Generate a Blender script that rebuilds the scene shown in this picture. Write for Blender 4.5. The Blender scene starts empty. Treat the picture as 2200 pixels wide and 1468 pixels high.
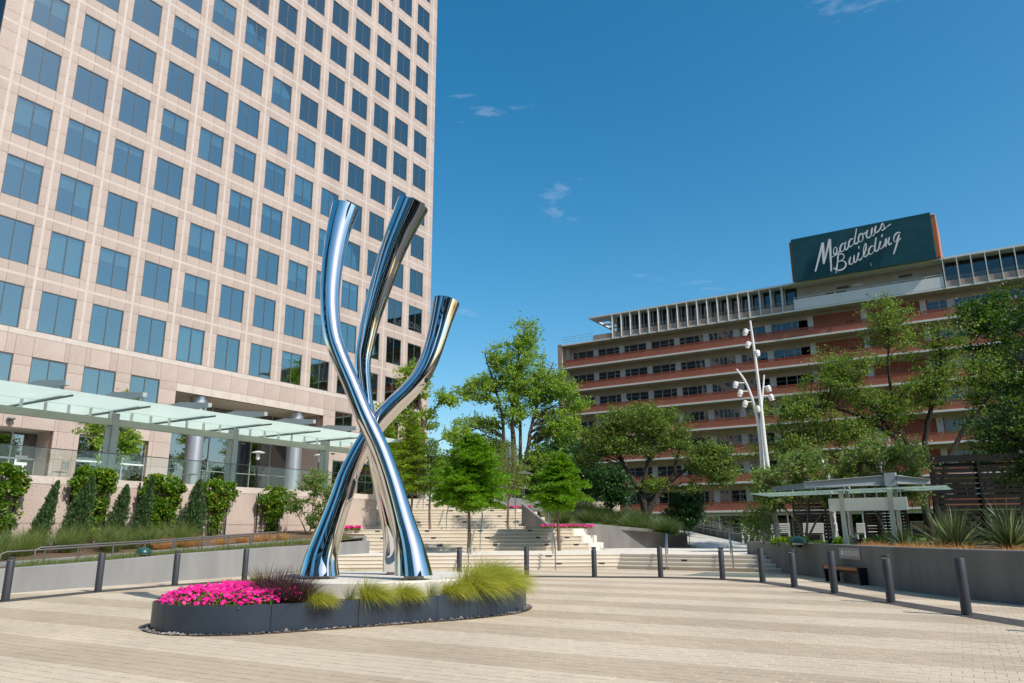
import bpy, math, random
import numpy as np
from mathutils import Vector, Matrix, noise
R = math.radians
sc = bpy.context.scene
col = sc.collection

# ---------------------------------------------------------------- camera
cam_d = bpy.data.cameras.new('camera')
cam = bpy.data.objects.new('camera', cam_d)
col.objects.link(cam)
cam_d.sensor_width = 36.0
cam_d.lens = 26.498
cam_d.clip_start = 0.1
cam_d.clip_end = 4000
cam.matrix_world = Matrix.Translation((0, 0, 1.55)) @ Matrix.Rotation(R(32.278), 4, 'Z') @ Matrix.Rotation(R(90 + 14.2086), 4, 'X') @ Matrix.Rotation(R(-0.2666), 4, 'Z')
sc.camera = cam

# ---------------------------------------------------------------- sky and sun
SUN_EL, SUN_AZ = R(45.0), R(-9.0)      # azimuth measured from +X towards +Y
world = bpy.data.worlds.new('World')
sc.world = world
world.use_nodes = True
wn = world.node_tree.nodes
wl = world.node_tree.links
wn.clear()
w_out = wn.new('ShaderNodeOutputWorld')
w_bg = wn.new('ShaderNodeBackground')
w_sky = wn.new('ShaderNodeTexSky')
w_sky.sky_type = 'NISHITA'
w_sky.sun_disc = False
w_sky.sun_elevation = SUN_EL
w_sky.sun_rotation = R(90) - SUN_AZ
w_sky.altitude = 150
w_sky.air_density = 1.0
w_sky.dust_density = 1.3
w_sky.ozone_density = 1.0
w_bg.inputs['Strength'].default_value = 0.135
w_gam = wn.new('ShaderNodeHueSaturation')
w_gam.inputs['Saturation'].default_value = 1.46
w_gam.inputs['Hue'].default_value = 0.486
w_gam.inputs['Value'].default_value = 1.22
wl.new(w_sky.outputs[0], w_gam.inputs['Color'])
# thin scattered fair-weather clouds over the whole sky
w_tc = wn.new('ShaderNodeTexCoord')
w_map = wn.new('ShaderNodeMapping')
w_map.inputs['Scale'].default_value = (2.2, 2.2, 6.5)
w_map.inputs['Location'].default_value = (1.54, -3.50, -3.98)
wl.new(w_tc.outputs['Generated'], w_map.inputs['Vector'])
w_n = wn.new('ShaderNodeTexNoise')
w_n.inputs['Scale'].default_value = 1.6
w_n.inputs['Detail'].default_value = 9.0
w_n.inputs['Roughness'].default_value = 0.62
w_n.inputs['Distortion'].default_value = 0.5
wl.new(w_map.outputs[0], w_n.inputs['Vector'])
w_r = wn.new('ShaderNodeMapRange')
w_r.inputs['From Min'].default_value = 0.62
w_r.inputs['From Max'].default_value = 0.86
w_r.inputs['To Max'].default_value = 0.6
wl.new(w_n.outputs['Fac'], w_r.inputs['Value'])
w_mix = wn.new('ShaderNodeMix')
w_mix.data_type = 'RGBA'
wl.new(w_r.outputs[0], w_mix.inputs['Factor'])
wl.new(w_gam.outputs[0], w_mix.inputs[6])
w_mix.inputs[7].default_value = (7.5, 7.9, 8.3, 1)
wl.new(w_mix.outputs[2], w_bg.inputs['Color'])
wl.new(w_bg.outputs[0], w_out.inputs['Surface'])

sun_d = bpy.data.lights.new('sun', 'SUN')
sun_d.energy = 4.7
sun_d.angle = R(0.5)
sun_d.color = (1.0, 0.94, 0.85)
sun = bpy.data.objects.new('sun', sun_d)
col.objects.link(sun)
sdir = Vector((math.cos(SUN_EL) * math.cos(SUN_AZ), math.cos(SUN_EL) * math.sin(SUN_AZ), math.sin(SUN_EL)))
sun.rotation_euler = sdir.to_track_quat('Z', 'Y').to_euler()
sun.location = (60, 0, 80)

sc.view_settings.view_transform = 'Standard'
sc.view_settings.look = 'None'
sc.view_settings.exposure = 0.0
sc.view_settings.gamma = 1.0
sc.view_settings.use_curve_mapping = False
sc.render.engine = 'CYCLES'
sc.cycles.use_denoising = True
sc.cycles.caustics_reflective = False
sc.cycles.caustics_refractive = False
sc.cycles.max_bounces = 10
sc.cycles.diffuse_bounces = 4
sc.cycles.glossy_bounces = 5
sc.cycles.transparent_max_bounces = 24
sc.cycles.sample_clamp_indirect = 6.0

# ---------------------------------------------------------------- materials
def mat(name, c1, c2=None, scale=3.0, rough=0.7, metal=0.0, spec=0.3, bump=0.0, bscale=None, detail=4.0, stretch=None, island=0.0, coord='Object', c3=None, fine=None, stain=False):
    """Principled surface; c1..c2 mixed by noise, island = brightness change from piece to piece."""
    m = bpy.data.materials.new(name)
    m.use_nodes = True
    nt = m.node_tree
    N, L = nt.nodes, nt.links
    p = N['Principled BSDF']
    p.inputs['Roughness'].default_value = rough
    p.inputs['Metallic'].default_value = metal
    p.inputs['Specular IOR Level'].default_value = spec
    tc = N.new('ShaderNodeTexCoord')
    vec = tc.outputs[coord]
    if stretch:
        mp = N.new('ShaderNodeMapping')
        mp.inputs['Scale'].default_value = stretch
        L.new(vec, mp.inputs[0])
        vec = mp.outputs[0]
    out = None
    if c2:
        nz = N.new('ShaderNodeTexNoise')
        nz.inputs['Scale'].default_value = scale
        nz.inputs['Detail'].default_value = detail
        L.new(vec, nz.inputs['Vector'])
        cr = N.new('ShaderNodeValToRGB')
        cr.color_ramp.elements[0].position = 0.34
        cr.color_ramp.elements[1].position = 0.66
        cr.color_ramp.elements[0].color = (*c1, 1)
        cr.color_ramp.elements[1].color = (*c2, 1)
        L.new(nz.outputs['Fac'], cr.inputs[0])
        out = cr.outputs[0]
    if fine:                                   # (scale, amount): fine grain on top
        nf = N.new('ShaderNodeTexNoise')
        nf.inputs['Scale'].default_value = fine[0]
        nf.inputs['Detail'].default_value = 3.0
        L.new(tc.outputs[coord], nf.inputs['Vector'])
        mr = N.new('ShaderNodeMapRange')
        mr.inputs['From Min'].default_value = 0.3
        mr.inputs['From Max'].default_value = 0.7
        mr.inputs['To Min'].default_value = 1 - fine[1]
        mr.inputs['To Max'].default_value = 1 + fine[1]
        L.new(nf.outputs['Fac'], mr.inputs['Value'])
        hs = N.new('ShaderNodeHueSaturation')
        if out is not None:
            L.new(out, hs.inputs['Color'])
        else:
            hs.inputs['Color'].default_value = (*c1, 1)
        L.new(mr.outputs[0], hs.inputs['Value'])
        out = hs.outputs[0]
    if island:
        g = N.new('ShaderNodeNewGeometry')
        mr = N.new('ShaderNodeMapRange')
        mr.inputs['To Min'].default_value = 1 - island
        mr.inputs['To Max'].default_value = 1 + island
        oi = N.new('ShaderNodeObjectInfo')
        ad = N.new('ShaderNodeMath')
        ad.operation = 'ADD'
        L.new(g.outputs['Random Per Island'], ad.inputs[0])
        L.new(oi.outputs['Random'], ad.inputs[1])
        fr = N.new('ShaderNodeMath')
        fr.operation = 'FRACT'
        L.new(ad.outputs[0], fr.inputs[0])
        L.new(fr.outputs[0], mr.inputs['Value'])
        hs = N.new('ShaderNodeHueSaturation')
        if out is not None:
            L.new(out, hs.inputs['Color'])
        else:
            hs.inputs['Color'].default_value = (*c1, 1)
        L.new(mr.outputs[0], hs.inputs['Value'])
        out = hs.outputs[0]
    if stain and out is not None:              # wear across the whole plaza: broad traffic marks and small dark spots
        gp = N.new('ShaderNodeNewGeometry')
        n1 = N.new('ShaderNodeTexNoise')
        n1.inputs['Scale'].default_value = 0.33
        n1.inputs['Detail'].default_value = 7.0
        n1.inputs['Roughness'].default_value = 0.65
        L.new(gp.outputs['Position'], n1.inputs['Vector'])
        m1 = N.new('ShaderNodeMapRange')
        m1.inputs['From Min'].default_value = 0.3
        m1.inputs['From Max'].default_value = 0.7
        m1.inputs['To Min'].default_value = 0.86
        m1.inputs['To Max'].default_value = 1.07
        L.new(n1.outputs['Fac'], m1.inputs['Value'])
        vo = N.new('ShaderNodeTexVoronoi')
        vo.inputs['Scale'].default_value = 1.15
        L.new(gp.outputs['Position'], vo.inputs['Vector'])
        m2 = N.new('ShaderNodeMapRange')
        m2.inputs['From Min'].default_value = 0.020
        m2.inputs['From Max'].default_value = 0.034
        m2.inputs['To Min'].default_value = 0.62
        m2.inputs['To Max'].default_value = 1.0
        L.new(vo.outputs['Distance'], m2.inputs['Value'])
        mm = N.new('ShaderNodeMath')
        mm.operation = 'MULTIPLY'
        L.new(m1.outputs[0], mm.inputs[0])
        L.new(m2.outputs[0], mm.inputs[1])
        hs = N.new('ShaderNodeHueSaturation')
        L.new(out, hs.inputs['Color'])
        L.new(mm.outputs[0], hs.inputs['Value'])
        out = hs.outputs[0]
    if out is not None:
        L.new(out, p.inputs['Base Color'])
    else:
        p.inputs['Base Color'].default_value = (*c1, 1)
    if bump:
        nb = N.new('ShaderNodeTexNoise')
        nb.inputs['Scale'].default_value = bscale or scale * 4
        nb.inputs['Detail'].default_value = 5.0
        L.new(tc.outputs[coord], nb.inputs['Vector'])
        b = N.new('ShaderNodeBump')
        b.inputs['Strength'].default_value = bump
        b.inputs['Distance'].default_value = 0.02
        L.new(nb.outputs['Fac'], b.inputs['Height'])
        L.new(b.outputs[0], p.inputs['Normal'])
    return m

def leaf_mat(name, c1, c2, c3=None, trans=0.35, rough=0.5):
    """Foliage: each leaf its own shade between c1 and c2 (a few c3), part of the light passes through."""
    m = bpy.data.materials.new(name)
    m.use_nodes = True
    N, L = m.node_tree.nodes, m.node_tree.links
    N.clear()
    o = N.new('ShaderNodeOutputMaterial')
    g = N.new('ShaderNodeNewGeometry')
    cr = N.new('ShaderNodeValToRGB')
    cr.color_ramp.elements[0].color = (*c1, 1)
    cr.color_ramp.elements[1].color = (*c2, 1)
    cr.color_ramp.elements[1].position = 0.85 if c3 else 1.0
    if c3:
        e = cr.color_ramp.elements.new(1.0)
        e.color = (*c3, 1)
    L.new(g.outputs['Random Per Island'], cr.inputs[0])
    p = N.new('ShaderNodeBsdfPrincipled')
    p.inputs['Roughness'].default_value = rough
    p.inputs['Specular IOR Level'].default_value = 0.35
    L.new(cr.outputs[0], p.inputs['Base Color'])
    t = N.new('ShaderNodeBsdfTranslucent')
    hs = N.new('ShaderNodeHueSaturation')
    hs.inputs['Hue'].default_value = 0.485
    hs.inputs['Saturation'].default_value = 1.15
    hs.inputs['Value'].default_value = 1.4
    L.new(cr.outputs[0], hs.inputs['Color'])
    L.new(hs.outputs[0], t.inputs['Color'])
    mx = N.new('ShaderNodeMixShader')
    mx.inputs[0].default_value = trans
    L.new(p.outputs[0], mx.inputs[1])
    L.new(t.outputs[0], mx.inputs[2])
    L.new(mx.outputs[0], o.inputs[0])
    return m

def glass_mat(name, tint, refl=0.25, reflcol=(0.9, 0.95, 1.0), rough=0.0, frost=None, frost_amt=0.0, wavy=0.0, gmax=1.0):
    """Pane: mirror share refl (rising at grazing angles) over a tinted see-through share."""
    m = bpy.data.materials.new(name)
    m.use_nodes = True
    N, L = m.node_tree.nodes, m.node_tree.links
    N.clear()
    o = N.new('ShaderNodeOutputMaterial')
    tr = N.new('ShaderNodeBsdfTransparent')
    tr.inputs[0].default_value = (*tint, 1)
    gl = N.new('ShaderNodeBsdfGlossy')
    gl.inputs['Color'].default_value = (*reflcol, 1)
    gl.inputs['Roughness'].default_value = rough
    if wavy:
        tc = N.new('ShaderNodeTexCoord')
        oi = N.new('ShaderNodeObjectInfo')
        va = N.new('ShaderNodeVectorMath')
        va.operation = 'ADD'
        L.new(tc.outputs['Object'], va.inputs[0])
        cb = N.new('ShaderNodeCombineXYZ')
        mu = N.new('ShaderNodeMath')
        mu.operation = 'MULTIPLY'
        mu.inputs[1].default_value = 60
        L.new(oi.outputs['Random'], mu.inputs[0])
        L.new(mu.outputs[0], cb.inputs[0])
        L.new(cb.outputs[0], va.inputs[1])
        nz = N.new('ShaderNodeTexNoise')
        nz.inputs['Scale'].default_value = 0.9
        nz.inputs['Detail'].default_value = 1.0
        L.new(va.outputs[0], nz.inputs['Vector'])
        bp = N.new('ShaderNodeBump')
        bp.inputs['Strength'].default_value = wavy
        bp.inputs['Distance'].default_value = 0.05
        L.new(nz.outputs['Fac'], bp.inputs['Height'])
        L.new(bp.outputs[0], gl.inputs['Normal'])
    lw = N.new('ShaderNodeLayerWeight')
    lw.inputs['Blend'].default_value = 0.25
    mr = N.new('ShaderNodeMapRange')
    mr.inputs['To Min'].default_value = refl
    mr.inputs['To Max'].default_value = gmax
    L.new(lw.outputs['Fresnel'], mr.inputs['Value'])
    base = tr.outputs[0]
    if frost_amt:
        df = N.new('ShaderNodeBsdfDiffuse')
        df.inputs[0].default_value = (*frost, 1)
        tl = N.new('ShaderNodeBsdfTranslucent')
        tl.inputs[0].default_value = (*frost, 1)
        m1 = N.new('ShaderNodeMixShader')
        m1.inputs[0].default_value = 0.82
        L.new(df.outputs[0], m1.inputs[1])
        L.new(tl.outputs[0], m1.inputs[2])
        m2 = N.new('ShaderNodeMixShader')
        m2.inputs[0].default_value = frost_amt
        L.new(base, m2.inputs[1])
        L.new(m1.outputs[0], m2.inputs[2])
        base = m2.outputs[0]
    mx = N.new('ShaderNodeMixShader')
    L.new(mr.outputs[0], mx.inputs[0])
    L.new(base, mx.inputs[1])
    L.new(gl.outputs[0], mx.inputs[2])
    L.new(mx.outputs[0], o.inputs[0])
    return m

def brick_mat(name, c1, c2, mortar, scale=1.0):
    m = bpy.data.materials.new(name)
    m.use_nodes = True
    N, L = m.node_tree.nodes, m.node_tree.links
    p = N['Principled BSDF']
    p.inputs['Roughness'].default_value = 0.85
    tc = N.new('ShaderNodeTexCoord')
    mp = N.new('ShaderNodeMapping')
    mp.inputs['Rotation'].default_value = (R(90), 0, 0)
    L.new(tc.outputs['Object'], mp.inputs[0])
    b = N.new('ShaderNodeTexBrick')
    b.inputs['Color1'].default_value = (*c1, 1)
    b.inputs['Color2'].default_value = (*c2, 1)
    b.inputs['Mortar'].default_value = (*mortar, 1)
    b.inputs['Scale'].default_value = scale
    b.inputs['Mortar Size'].default_value = 0.006
    b.inputs['Brick Width'].default_value = 0.21
    b.inputs['Row Height'].default_value = 0.075
    L.new(mp.outputs[0], b.inputs['Vector'])
    nz = N.new('ShaderNodeTexNoise')
    nz.inputs['Scale'].default_value = 0.7
    nz.inputs['Detail'].default_value = 6
    L.new(tc.outputs['Object'], nz.inputs['Vector'])
    mr = N.new('ShaderNodeMapRange')
    mr.inputs['To Min'].default_value = 0.75
    mr.inputs['To Max'].default_value = 1.25
    L.new(nz.outputs['Fac'], mr.inputs['Value'])
    hs = N.new('ShaderNodeHueSaturation')
    L.new(b.outputs['Color'], hs.inputs['Color'])
    L.new(mr.outputs[0], hs.inputs['Value'])
    L.new(hs.outputs[0], p.inputs['Base Color'])
    return m

M = {}
M['granite'] = mat('pink_granite', (0.430, 0.340, 0.292), (0.495, 0.405, 0.356), scale=0.55, rough=0.55, island=0.06, fine=(16.0, 0.20))
M['granite_light'] = mat('polished_light_granite', (0.535, 0.460, 0.408), (0.59, 0.510, 0.455), scale=2.0, rough=0.5, fine=(14.0, 0.06))
M['granite_joint'] = mat('sealant_joint', (0.30, 0.19, 0.14), rough=0.9)
M['soffit'] = mat('tan_soffit_plaster', (0.50, 0.43, 0.34), rough=0.8)
M['winframe'] = mat('dark_bronze_window_frame', (0.10, 0.115, 0.115), rough=0.45, spec=0.4)
M['mullion'] = mat('grey_mullion', (0.22, 0.27, 0.29), rough=0.4)
M['towerglass'] = glass_mat('blue_reflective_glass', (0.62, 0.74, 0.76), refl=0.25, reflcol=(0.93, 1.0, 0.96), wavy=0.035)
M['blind'] = mat('window_blind', (0.42, 0.46, 0.46), rough=0.8)
M['room'] = mat('dark_office_interior', (0.045, 0.058, 0.062), rough=0.9)
M['ceil_light'] = mat('office_ceiling_fitting', (0.6, 0.6, 0.55), rough=0.6)
M['steel_col'] = mat('satin_silver_cladding', (0.62, 0.63, 0.67), rough=0.32, metal=0.75)
M['canopy_steel'] = mat('grey_painted_steel', (0.36, 0.39, 0.39), (0.40, 0.43, 0.43), scale=1.2, rough=0.5, spec=0.4)
M['canopy_beam'] = mat('sage_painted_beam', (0.47, 0.50, 0.44), rough=0.55)
M['canopy_glass'] = glass_mat('frosted_green_canopy_glass', (0.62, 0.82, 0.74), refl=0.06, frost=(0.90, 0.98, 0.93), frost_amt=0.93, gmax=0.12)
M['shelter_glass'] = glass_mat('green_shelter_glass', (0.80, 0.90, 0.86), refl=0.06, frost=(0.74, 0.88, 0.82), frost_amt=0.34, gmax=0.3)
M['clear_glass'] = glass_mat('green_tinted_rail_glass', (0.90, 0.95, 0.93), refl=0.03, gmax=.5)
M['lobby_glass'] = glass_mat('lobby_glass', (0.22, 0.28, 0.29), refl=0.30, wavy=0.02)
M['alu'] = mat('aluminium_mullion', (0.55, 0.57, 0.58), rough=0.35, metal=0.6)
M['paver_a'] = mat('light_beige_paver', (0.545, 0.458, 0.342), (0.600, 0.508, 0.386), scale=0.35, rough=0.9, island=0.03, fine=(60.0, 0.04), stain=True)
M['paver_b'] = mat('tan_paver', (0.440, 0.356, 0.256), (0.500, 0.410, 0.300), scale=0.35, rough=0.9, island=0.035, fine=(60.0, 0.04), stain=True)
M['joint'] = mat('pale_joint_sand', (0.62, 0.535, 0.415), (0.55, 0.47, 0.36), scale=6.0, rough=0.95)
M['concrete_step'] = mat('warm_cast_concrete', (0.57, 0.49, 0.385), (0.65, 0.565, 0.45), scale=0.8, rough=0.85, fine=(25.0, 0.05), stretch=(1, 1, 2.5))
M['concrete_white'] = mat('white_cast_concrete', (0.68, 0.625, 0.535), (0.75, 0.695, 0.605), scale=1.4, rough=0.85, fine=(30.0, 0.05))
M['wall_grey'] = mat('grey_stucco', (0.215, 0.217, 0.215), (0.275, 0.277, 0.274), scale=1.3, rough=0.85, bump=0.12, bscale=60, fine=(40.0, 0.06), stretch=(1, 1, 0.22))
M['wall_dark'] = mat('dark_grey_stucco', (0.150, 0.146, 0.137), (0.215, 0.207, 0.195), scale=1.3, rough=0.85, bump=0.12, bscale=60, fine=(40.0, 0.07), stretch=(1, 1, 0.22))
M['bollard'] = mat('charcoal_powder_coat', (0.036, 0.040, 0.048), (0.046, 0.050, 0.059), scale=2.0, rough=0.5, spec=0.4)
M['tactile'] = mat('dark_tactile_paving', (0.060, 0.058, 0.056), (0.085, 0.082, 0.078), scale=4.0, rough=0.9)
M['planter'] = mat('slate_blue_steel', (0.024, 0.038, 0.060), (0.032, 0.047, 0.071), scale=1.5, rough=0.42, spec=0.45, fine=(3.0, 0.05))
M['soil'] = mat('bark_mulch', (0.085, 0.050, 0.030), (0.19, 0.125, 0.080), scale=22.0, rough=0.95, bump=0.8, bscale=40)
M['pedestal'] = mat('white_pedestal_concrete', (0.62, 0.58, 0.52), (0.69, 0.65, 0.58), scale=1.5, rough=0.7, fine=(30.0, 0.04))
M['chrome'] = mat('mirror_polished_steel', (0.80, 0.775, 0.745), rough=0.018, metal=1.0)
M['plate'] = mat('brushed_steel_plate', (0.35, 0.33, 0.31), rough=0.4, metal=0.8)
M['brick'] = brick_mat('red_brick', (0.385, 0.100, 0.052), (0.310, 0.080, 0.042), (0.40, 0.22, 0.15))
M['brick_block'] = mat('red_brick_block', (0.34, 0.090, 0.047), (0.39, 0.105, 0.055), scale=2.0, rough=0.85)
M['cream'] = mat('weathered_cream_concrete', (0.50, 0.455, 0.385), (0.58, 0.535, 0.46), scale=0.7, rough=0.85, fine=(8.0, 0.06), stretch=(1, 1, 0.35))
M['cream_white'] = mat('white_painted_concrete', (0.72, 0.70, 0.66), (0.78, 0.76, 0.72), scale=0.6, rough=0.75, stretch=(1, 1, 0.3))
M['pinkstone'] = mat('pinkish_stone_panel', (0.36, 0.27, 0.215), (0.44, 0.345, 0.285), scale=1.6, rough=0.8)
M['fin'] = mat('white_fin', (0.70, 0.69, 0.66), rough=0.6)
M['m_glass'] = glass_mat('old_office_glass', (0.14, 0.16, 0.19), refl=0.07, wavy=0.05)
M['m_frame'] = mat('painted_steel_sash', (0.50, 0.50, 0.48), rough=0.6)
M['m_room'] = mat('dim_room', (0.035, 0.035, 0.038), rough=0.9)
M['teal'] = mat('teal_corrugated_metal', (0.017, 0.088, 0.104), (0.025, 0.110, 0.126), scale=0.8, rough=0.5)
M['letter'] = mat('white_sign_letter', (0.72, 0.70, 0.70), (0.80, 0.78, 0.78), scale=1.0, rough=0.6)
M['orange_brick'] = mat('orange_brick_end', (0.50, 0.17, 0.085), (0.42, 0.13, 0.065), scale=5.0, rough=0.85)
M['rail'] = mat('stainless_handrail', (0.55, 0.54, 0.53), rough=0.28, metal=1.0)
M['rail_dark'] = mat('grey_painted_rail', (0.16, 0.155, 0.15), rough=0.45, metal=0.4)
M['black'] = mat('black_painted_steel', (0.018, 0.018, 0.020), rough=0.5)
M['steplight'] = mat('recessed_step_light', (0.045, 0.045, 0.050), rough=0.4)
M['wood'] = mat('warm_wood_slat', (0.33, 0.125, 0.045), (0.42, 0.175, 0.07), scale=1.5, rough=0.55, stretch=(1, 12, 12))
M['white_paint'] = mat('white_paint', (0.78, 0.78, 0.77), (0.74, 0.74, 0.72), scale=2.0, rough=0.45)
M['sign_grey'] = mat('grey_sign_plate', (0.30, 0.29, 0.30), rough=0.45)
M['louvre'] = mat('charcoal_louvre', (0.010, 0.010, 0.010), (0.014, 0.014, 0.014), scale=3.0, rough=0.55)
M['greendome'] = mat('dark_green_lamp_shade', (0.012, 0.075, 0.068), rough=0.35, spec=0.5)
M['bark'] = mat('grey_brown_bark', (0.085, 0.065, 0.050), (0.155, 0.125, 0.100), scale=6.0, rough=0.95, bump=0.6, bscale=25, stretch=(1, 1, 0.25))
M['bark_dark'] = mat('dark_oak_bark', (0.030, 0.024, 0.019), (0.060, 0.048, 0.038), scale=6.0, rough=0.95, bump=0.6, bscale=20, stretch=(1, 1, 0.3))
M['bark_red'] = mat('reddish_cypress_bark', (0.125, 0.085, 0.062), (0.20, 0.145, 0.110), scale=8.0, rough=0.95, stretch=(1, 1, 0.2))
M['bark_pale'] = mat('pale_crape_myrtle_bark', (0.20, 0.155, 0.12), (0.30, 0.24, 0.19), scale=7.0, rough=0.9, stretch=(1, 1, 0.3))
M['l_cypress'] = leaf_mat('cypress_foliage', (0.079, 0.194, 0.011), (0.186, 0.388, 0.020), trans=0.50)
M['l_cypress2'] = leaf_mat('cypress_foliage_olive', (0.106, 0.187, 0.026), (0.226, 0.337, 0.060), trans=0.47)
M['l_cypress_y'] = leaf_mat('cypress_foliage_yellowing', (0.125, 0.218, 0.021), (0.284, 0.404, 0.039), trans=0.50)
M['l_syc'] = leaf_mat('sycamore_leaf', (0.127, 0.233, 0.032), (0.300, 0.457, 0.067), (0.450, 0.540, 0.090), trans=0.50)
M['l_gum'] = leaf_mat('sweetgum_leaf', (0.115, 0.235, 0.040), (0.320, 0.480, 0.075), (0.42, 0.52, 0.10), trans=0.47)
M['l_oak'] = leaf_mat('live_oak_leaf', (0.073, 0.143, 0.024), (0.224, 0.315, 0.060), trans=0.37)
M['l_oak2'] = leaf_mat('elm_leaf', (0.086, 0.167, 0.030), (0.254, 0.355, 0.070), trans=0.42)
M['l_dark'] = leaf_mat('magnolia_leaf', (0.014, 0.052, 0.012), (0.050, 0.137, 0.026), trans=0.24, rough=0.35)
M['l_dark2'] = leaf_mat('shade_tree_leaf', (0.024, 0.068, 0.012), (0.078, 0.160, 0.024), (0.155, 0.243, 0.045), trans=0.37)
M['l_myrtle'] = leaf_mat('crape_myrtle_leaf', (0.085, 0.185, 0.036), (0.225, 0.345, 0.080), (0.30, 0.24, 0.12), trans=0.42)
M['l_vine'] = leaf_mat('trumpet_vine_leaf', (0.037, 0.108, 0.010), (0.140, 0.278, 0.019), (0.481, 0.506, 0.025), trans=0.42)
M['l_juniper'] = leaf_mat('juniper_spray', (0.031, 0.075, 0.023), (0.089, 0.161, 0.049), trans=0.27)
M['l_palm'] = leaf_mat('palmetto_blade', (0.060, 0.115, 0.055), (0.170, 0.240, 0.130), trans=0.2, rough=0.4)
M['l_yucca'] = leaf_mat('yucca_blade', (0.050, 0.085, 0.028), (0.150, 0.195, 0.075), (0.30, 0.27, 0.12), trans=0.2, rough=0.4)
M['l_grass'] = leaf_mat('feather_grass_blade', (0.230, 0.310, 0.025), (0.483, 0.494, 0.086), (0.713, 0.598, 0.287), trans=0.50)
M['l_grass2'] = leaf_mat('meadow_grass_blade', (0.095, 0.164, 0.037), (0.240, 0.297, 0.089), (0.354, 0.316, 0.140), trans=0.47)
M['l_slope'] = leaf_mat('slope_grass_blade', (0.045, 0.100, 0.026), (0.135, 0.200, 0.055), (0.24, 0.24, 0.09), trans=0.35)
M['l_lawn'] = leaf_mat('turf_blade', (0.10, 0.20, 0.025), (0.19, 0.30, 0.04), trans=0.3)
M['l_drygrass'] = leaf_mat('dry_golden_grass', (0.42, 0.24, 0.09), (0.60, 0.38, 0.16), trans=0.35)
M['l_purple'] = leaf_mat('purple_fountain_grass', (0.030, 0.014, 0.014), (0.095, 0.045, 0.045), trans=0.25)
M['petal'] = leaf_mat('magenta_petal', (0.78, 0.010, 0.26), (0.90, 0.020, 0.36), (0.93, 0.06, 0.30), trans=0.25)
M['petal_orange'] = leaf_mat('orange_trumpet_flower', (0.70, 0.10, 0.02), (0.80, 0.16, 0.04), trans=0.2)
M['petal_pink'] = leaf_mat('pink_flower_cluster', (0.60, 0.12, 0.24), (0.70, 0.22, 0.33), trans=0.2)
M['bedleaf'] = leaf_mat('petunia_leaf', (0.070, 0.150, 0.020), (0.180, 0.290, 0.040), trans=0.3)
M['lawn'] = mat('lawn_ground', (0.075, 0.115, 0.022), (0.115, 0.165, 0.034), scale=3.0, rough=0.95, fine=(60.0, 0.2))
M['hill'] = mat('planted_slope_ground', (0.070, 0.075, 0.028), (0.13, 0.125, 0.050), scale=1.2, rough=0.95, fine=(20.0, 0.25))
M['gravel'] = mat('mixed_dark_gravel', (0.055, 0.055, 0.060), (0.26, 0.245, 0.23), scale=1.0, rough=0.85, island=0.6)
M['asphalt'] = mat('asphalt', (0.045, 0.045, 0.046), (0.06, 0.06, 0.06), scale=2.0, rough=0.9)
M['dark_cladding'] = mat('dark_curtain_wall', (0.030, 0.034, 0.040), rough=0.35, spec=0.5)
M['paint_dark'] = mat('dark_blue_mural_paint', (0.018, 0.024, 0.034), rough=0.7)
M['red_chair'] = mat('red_plastic', (0.55, 0.015, 0.02), rough=0.4)
M['pale_metal'] = mat('pale_powder_coat', (0.62, 0.63, 0.62), rough=0.5)
M['tan_wall'] = mat('pale_pink_stucco', (0.60, 0.50, 0.42), rough=0.8)
M['concrete_ramp'] = mat('pale_ramp_concrete', (0.50, 0.49, 0.45), (0.57, 0.56, 0.52), scale=0.8, rough=0.85)

# ---------------------------------------------------------------- helpers
OFF = {}
def link(o, parent=None):
    col.objects.link(o)
    if parent is not None:
        o.parent = parent
    return o

def tag(o, label=None, cat=None, group=None, kind=None):
    if label: o['label'] = label
    if cat: o['category'] = cat
    if group: o['group'] = group
    if kind: o['kind'] = kind
    return o

def root(name, label, cat, loc, group=None, rz=0.0):
    o = bpy.data.objects.new(name, None)
    o.empty_display_size = 0.3
    o.location = loc
    o.rotation_euler = (0, 0, rz)
    link(o)
    OFF[o] = Vector(loc)
    return tag(o, label, cat, group)

def off_of(p):
    return OFF.get(p, Vector((0, 0, 0))) if p is not None else Vector((0, 0, 0))

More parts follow.
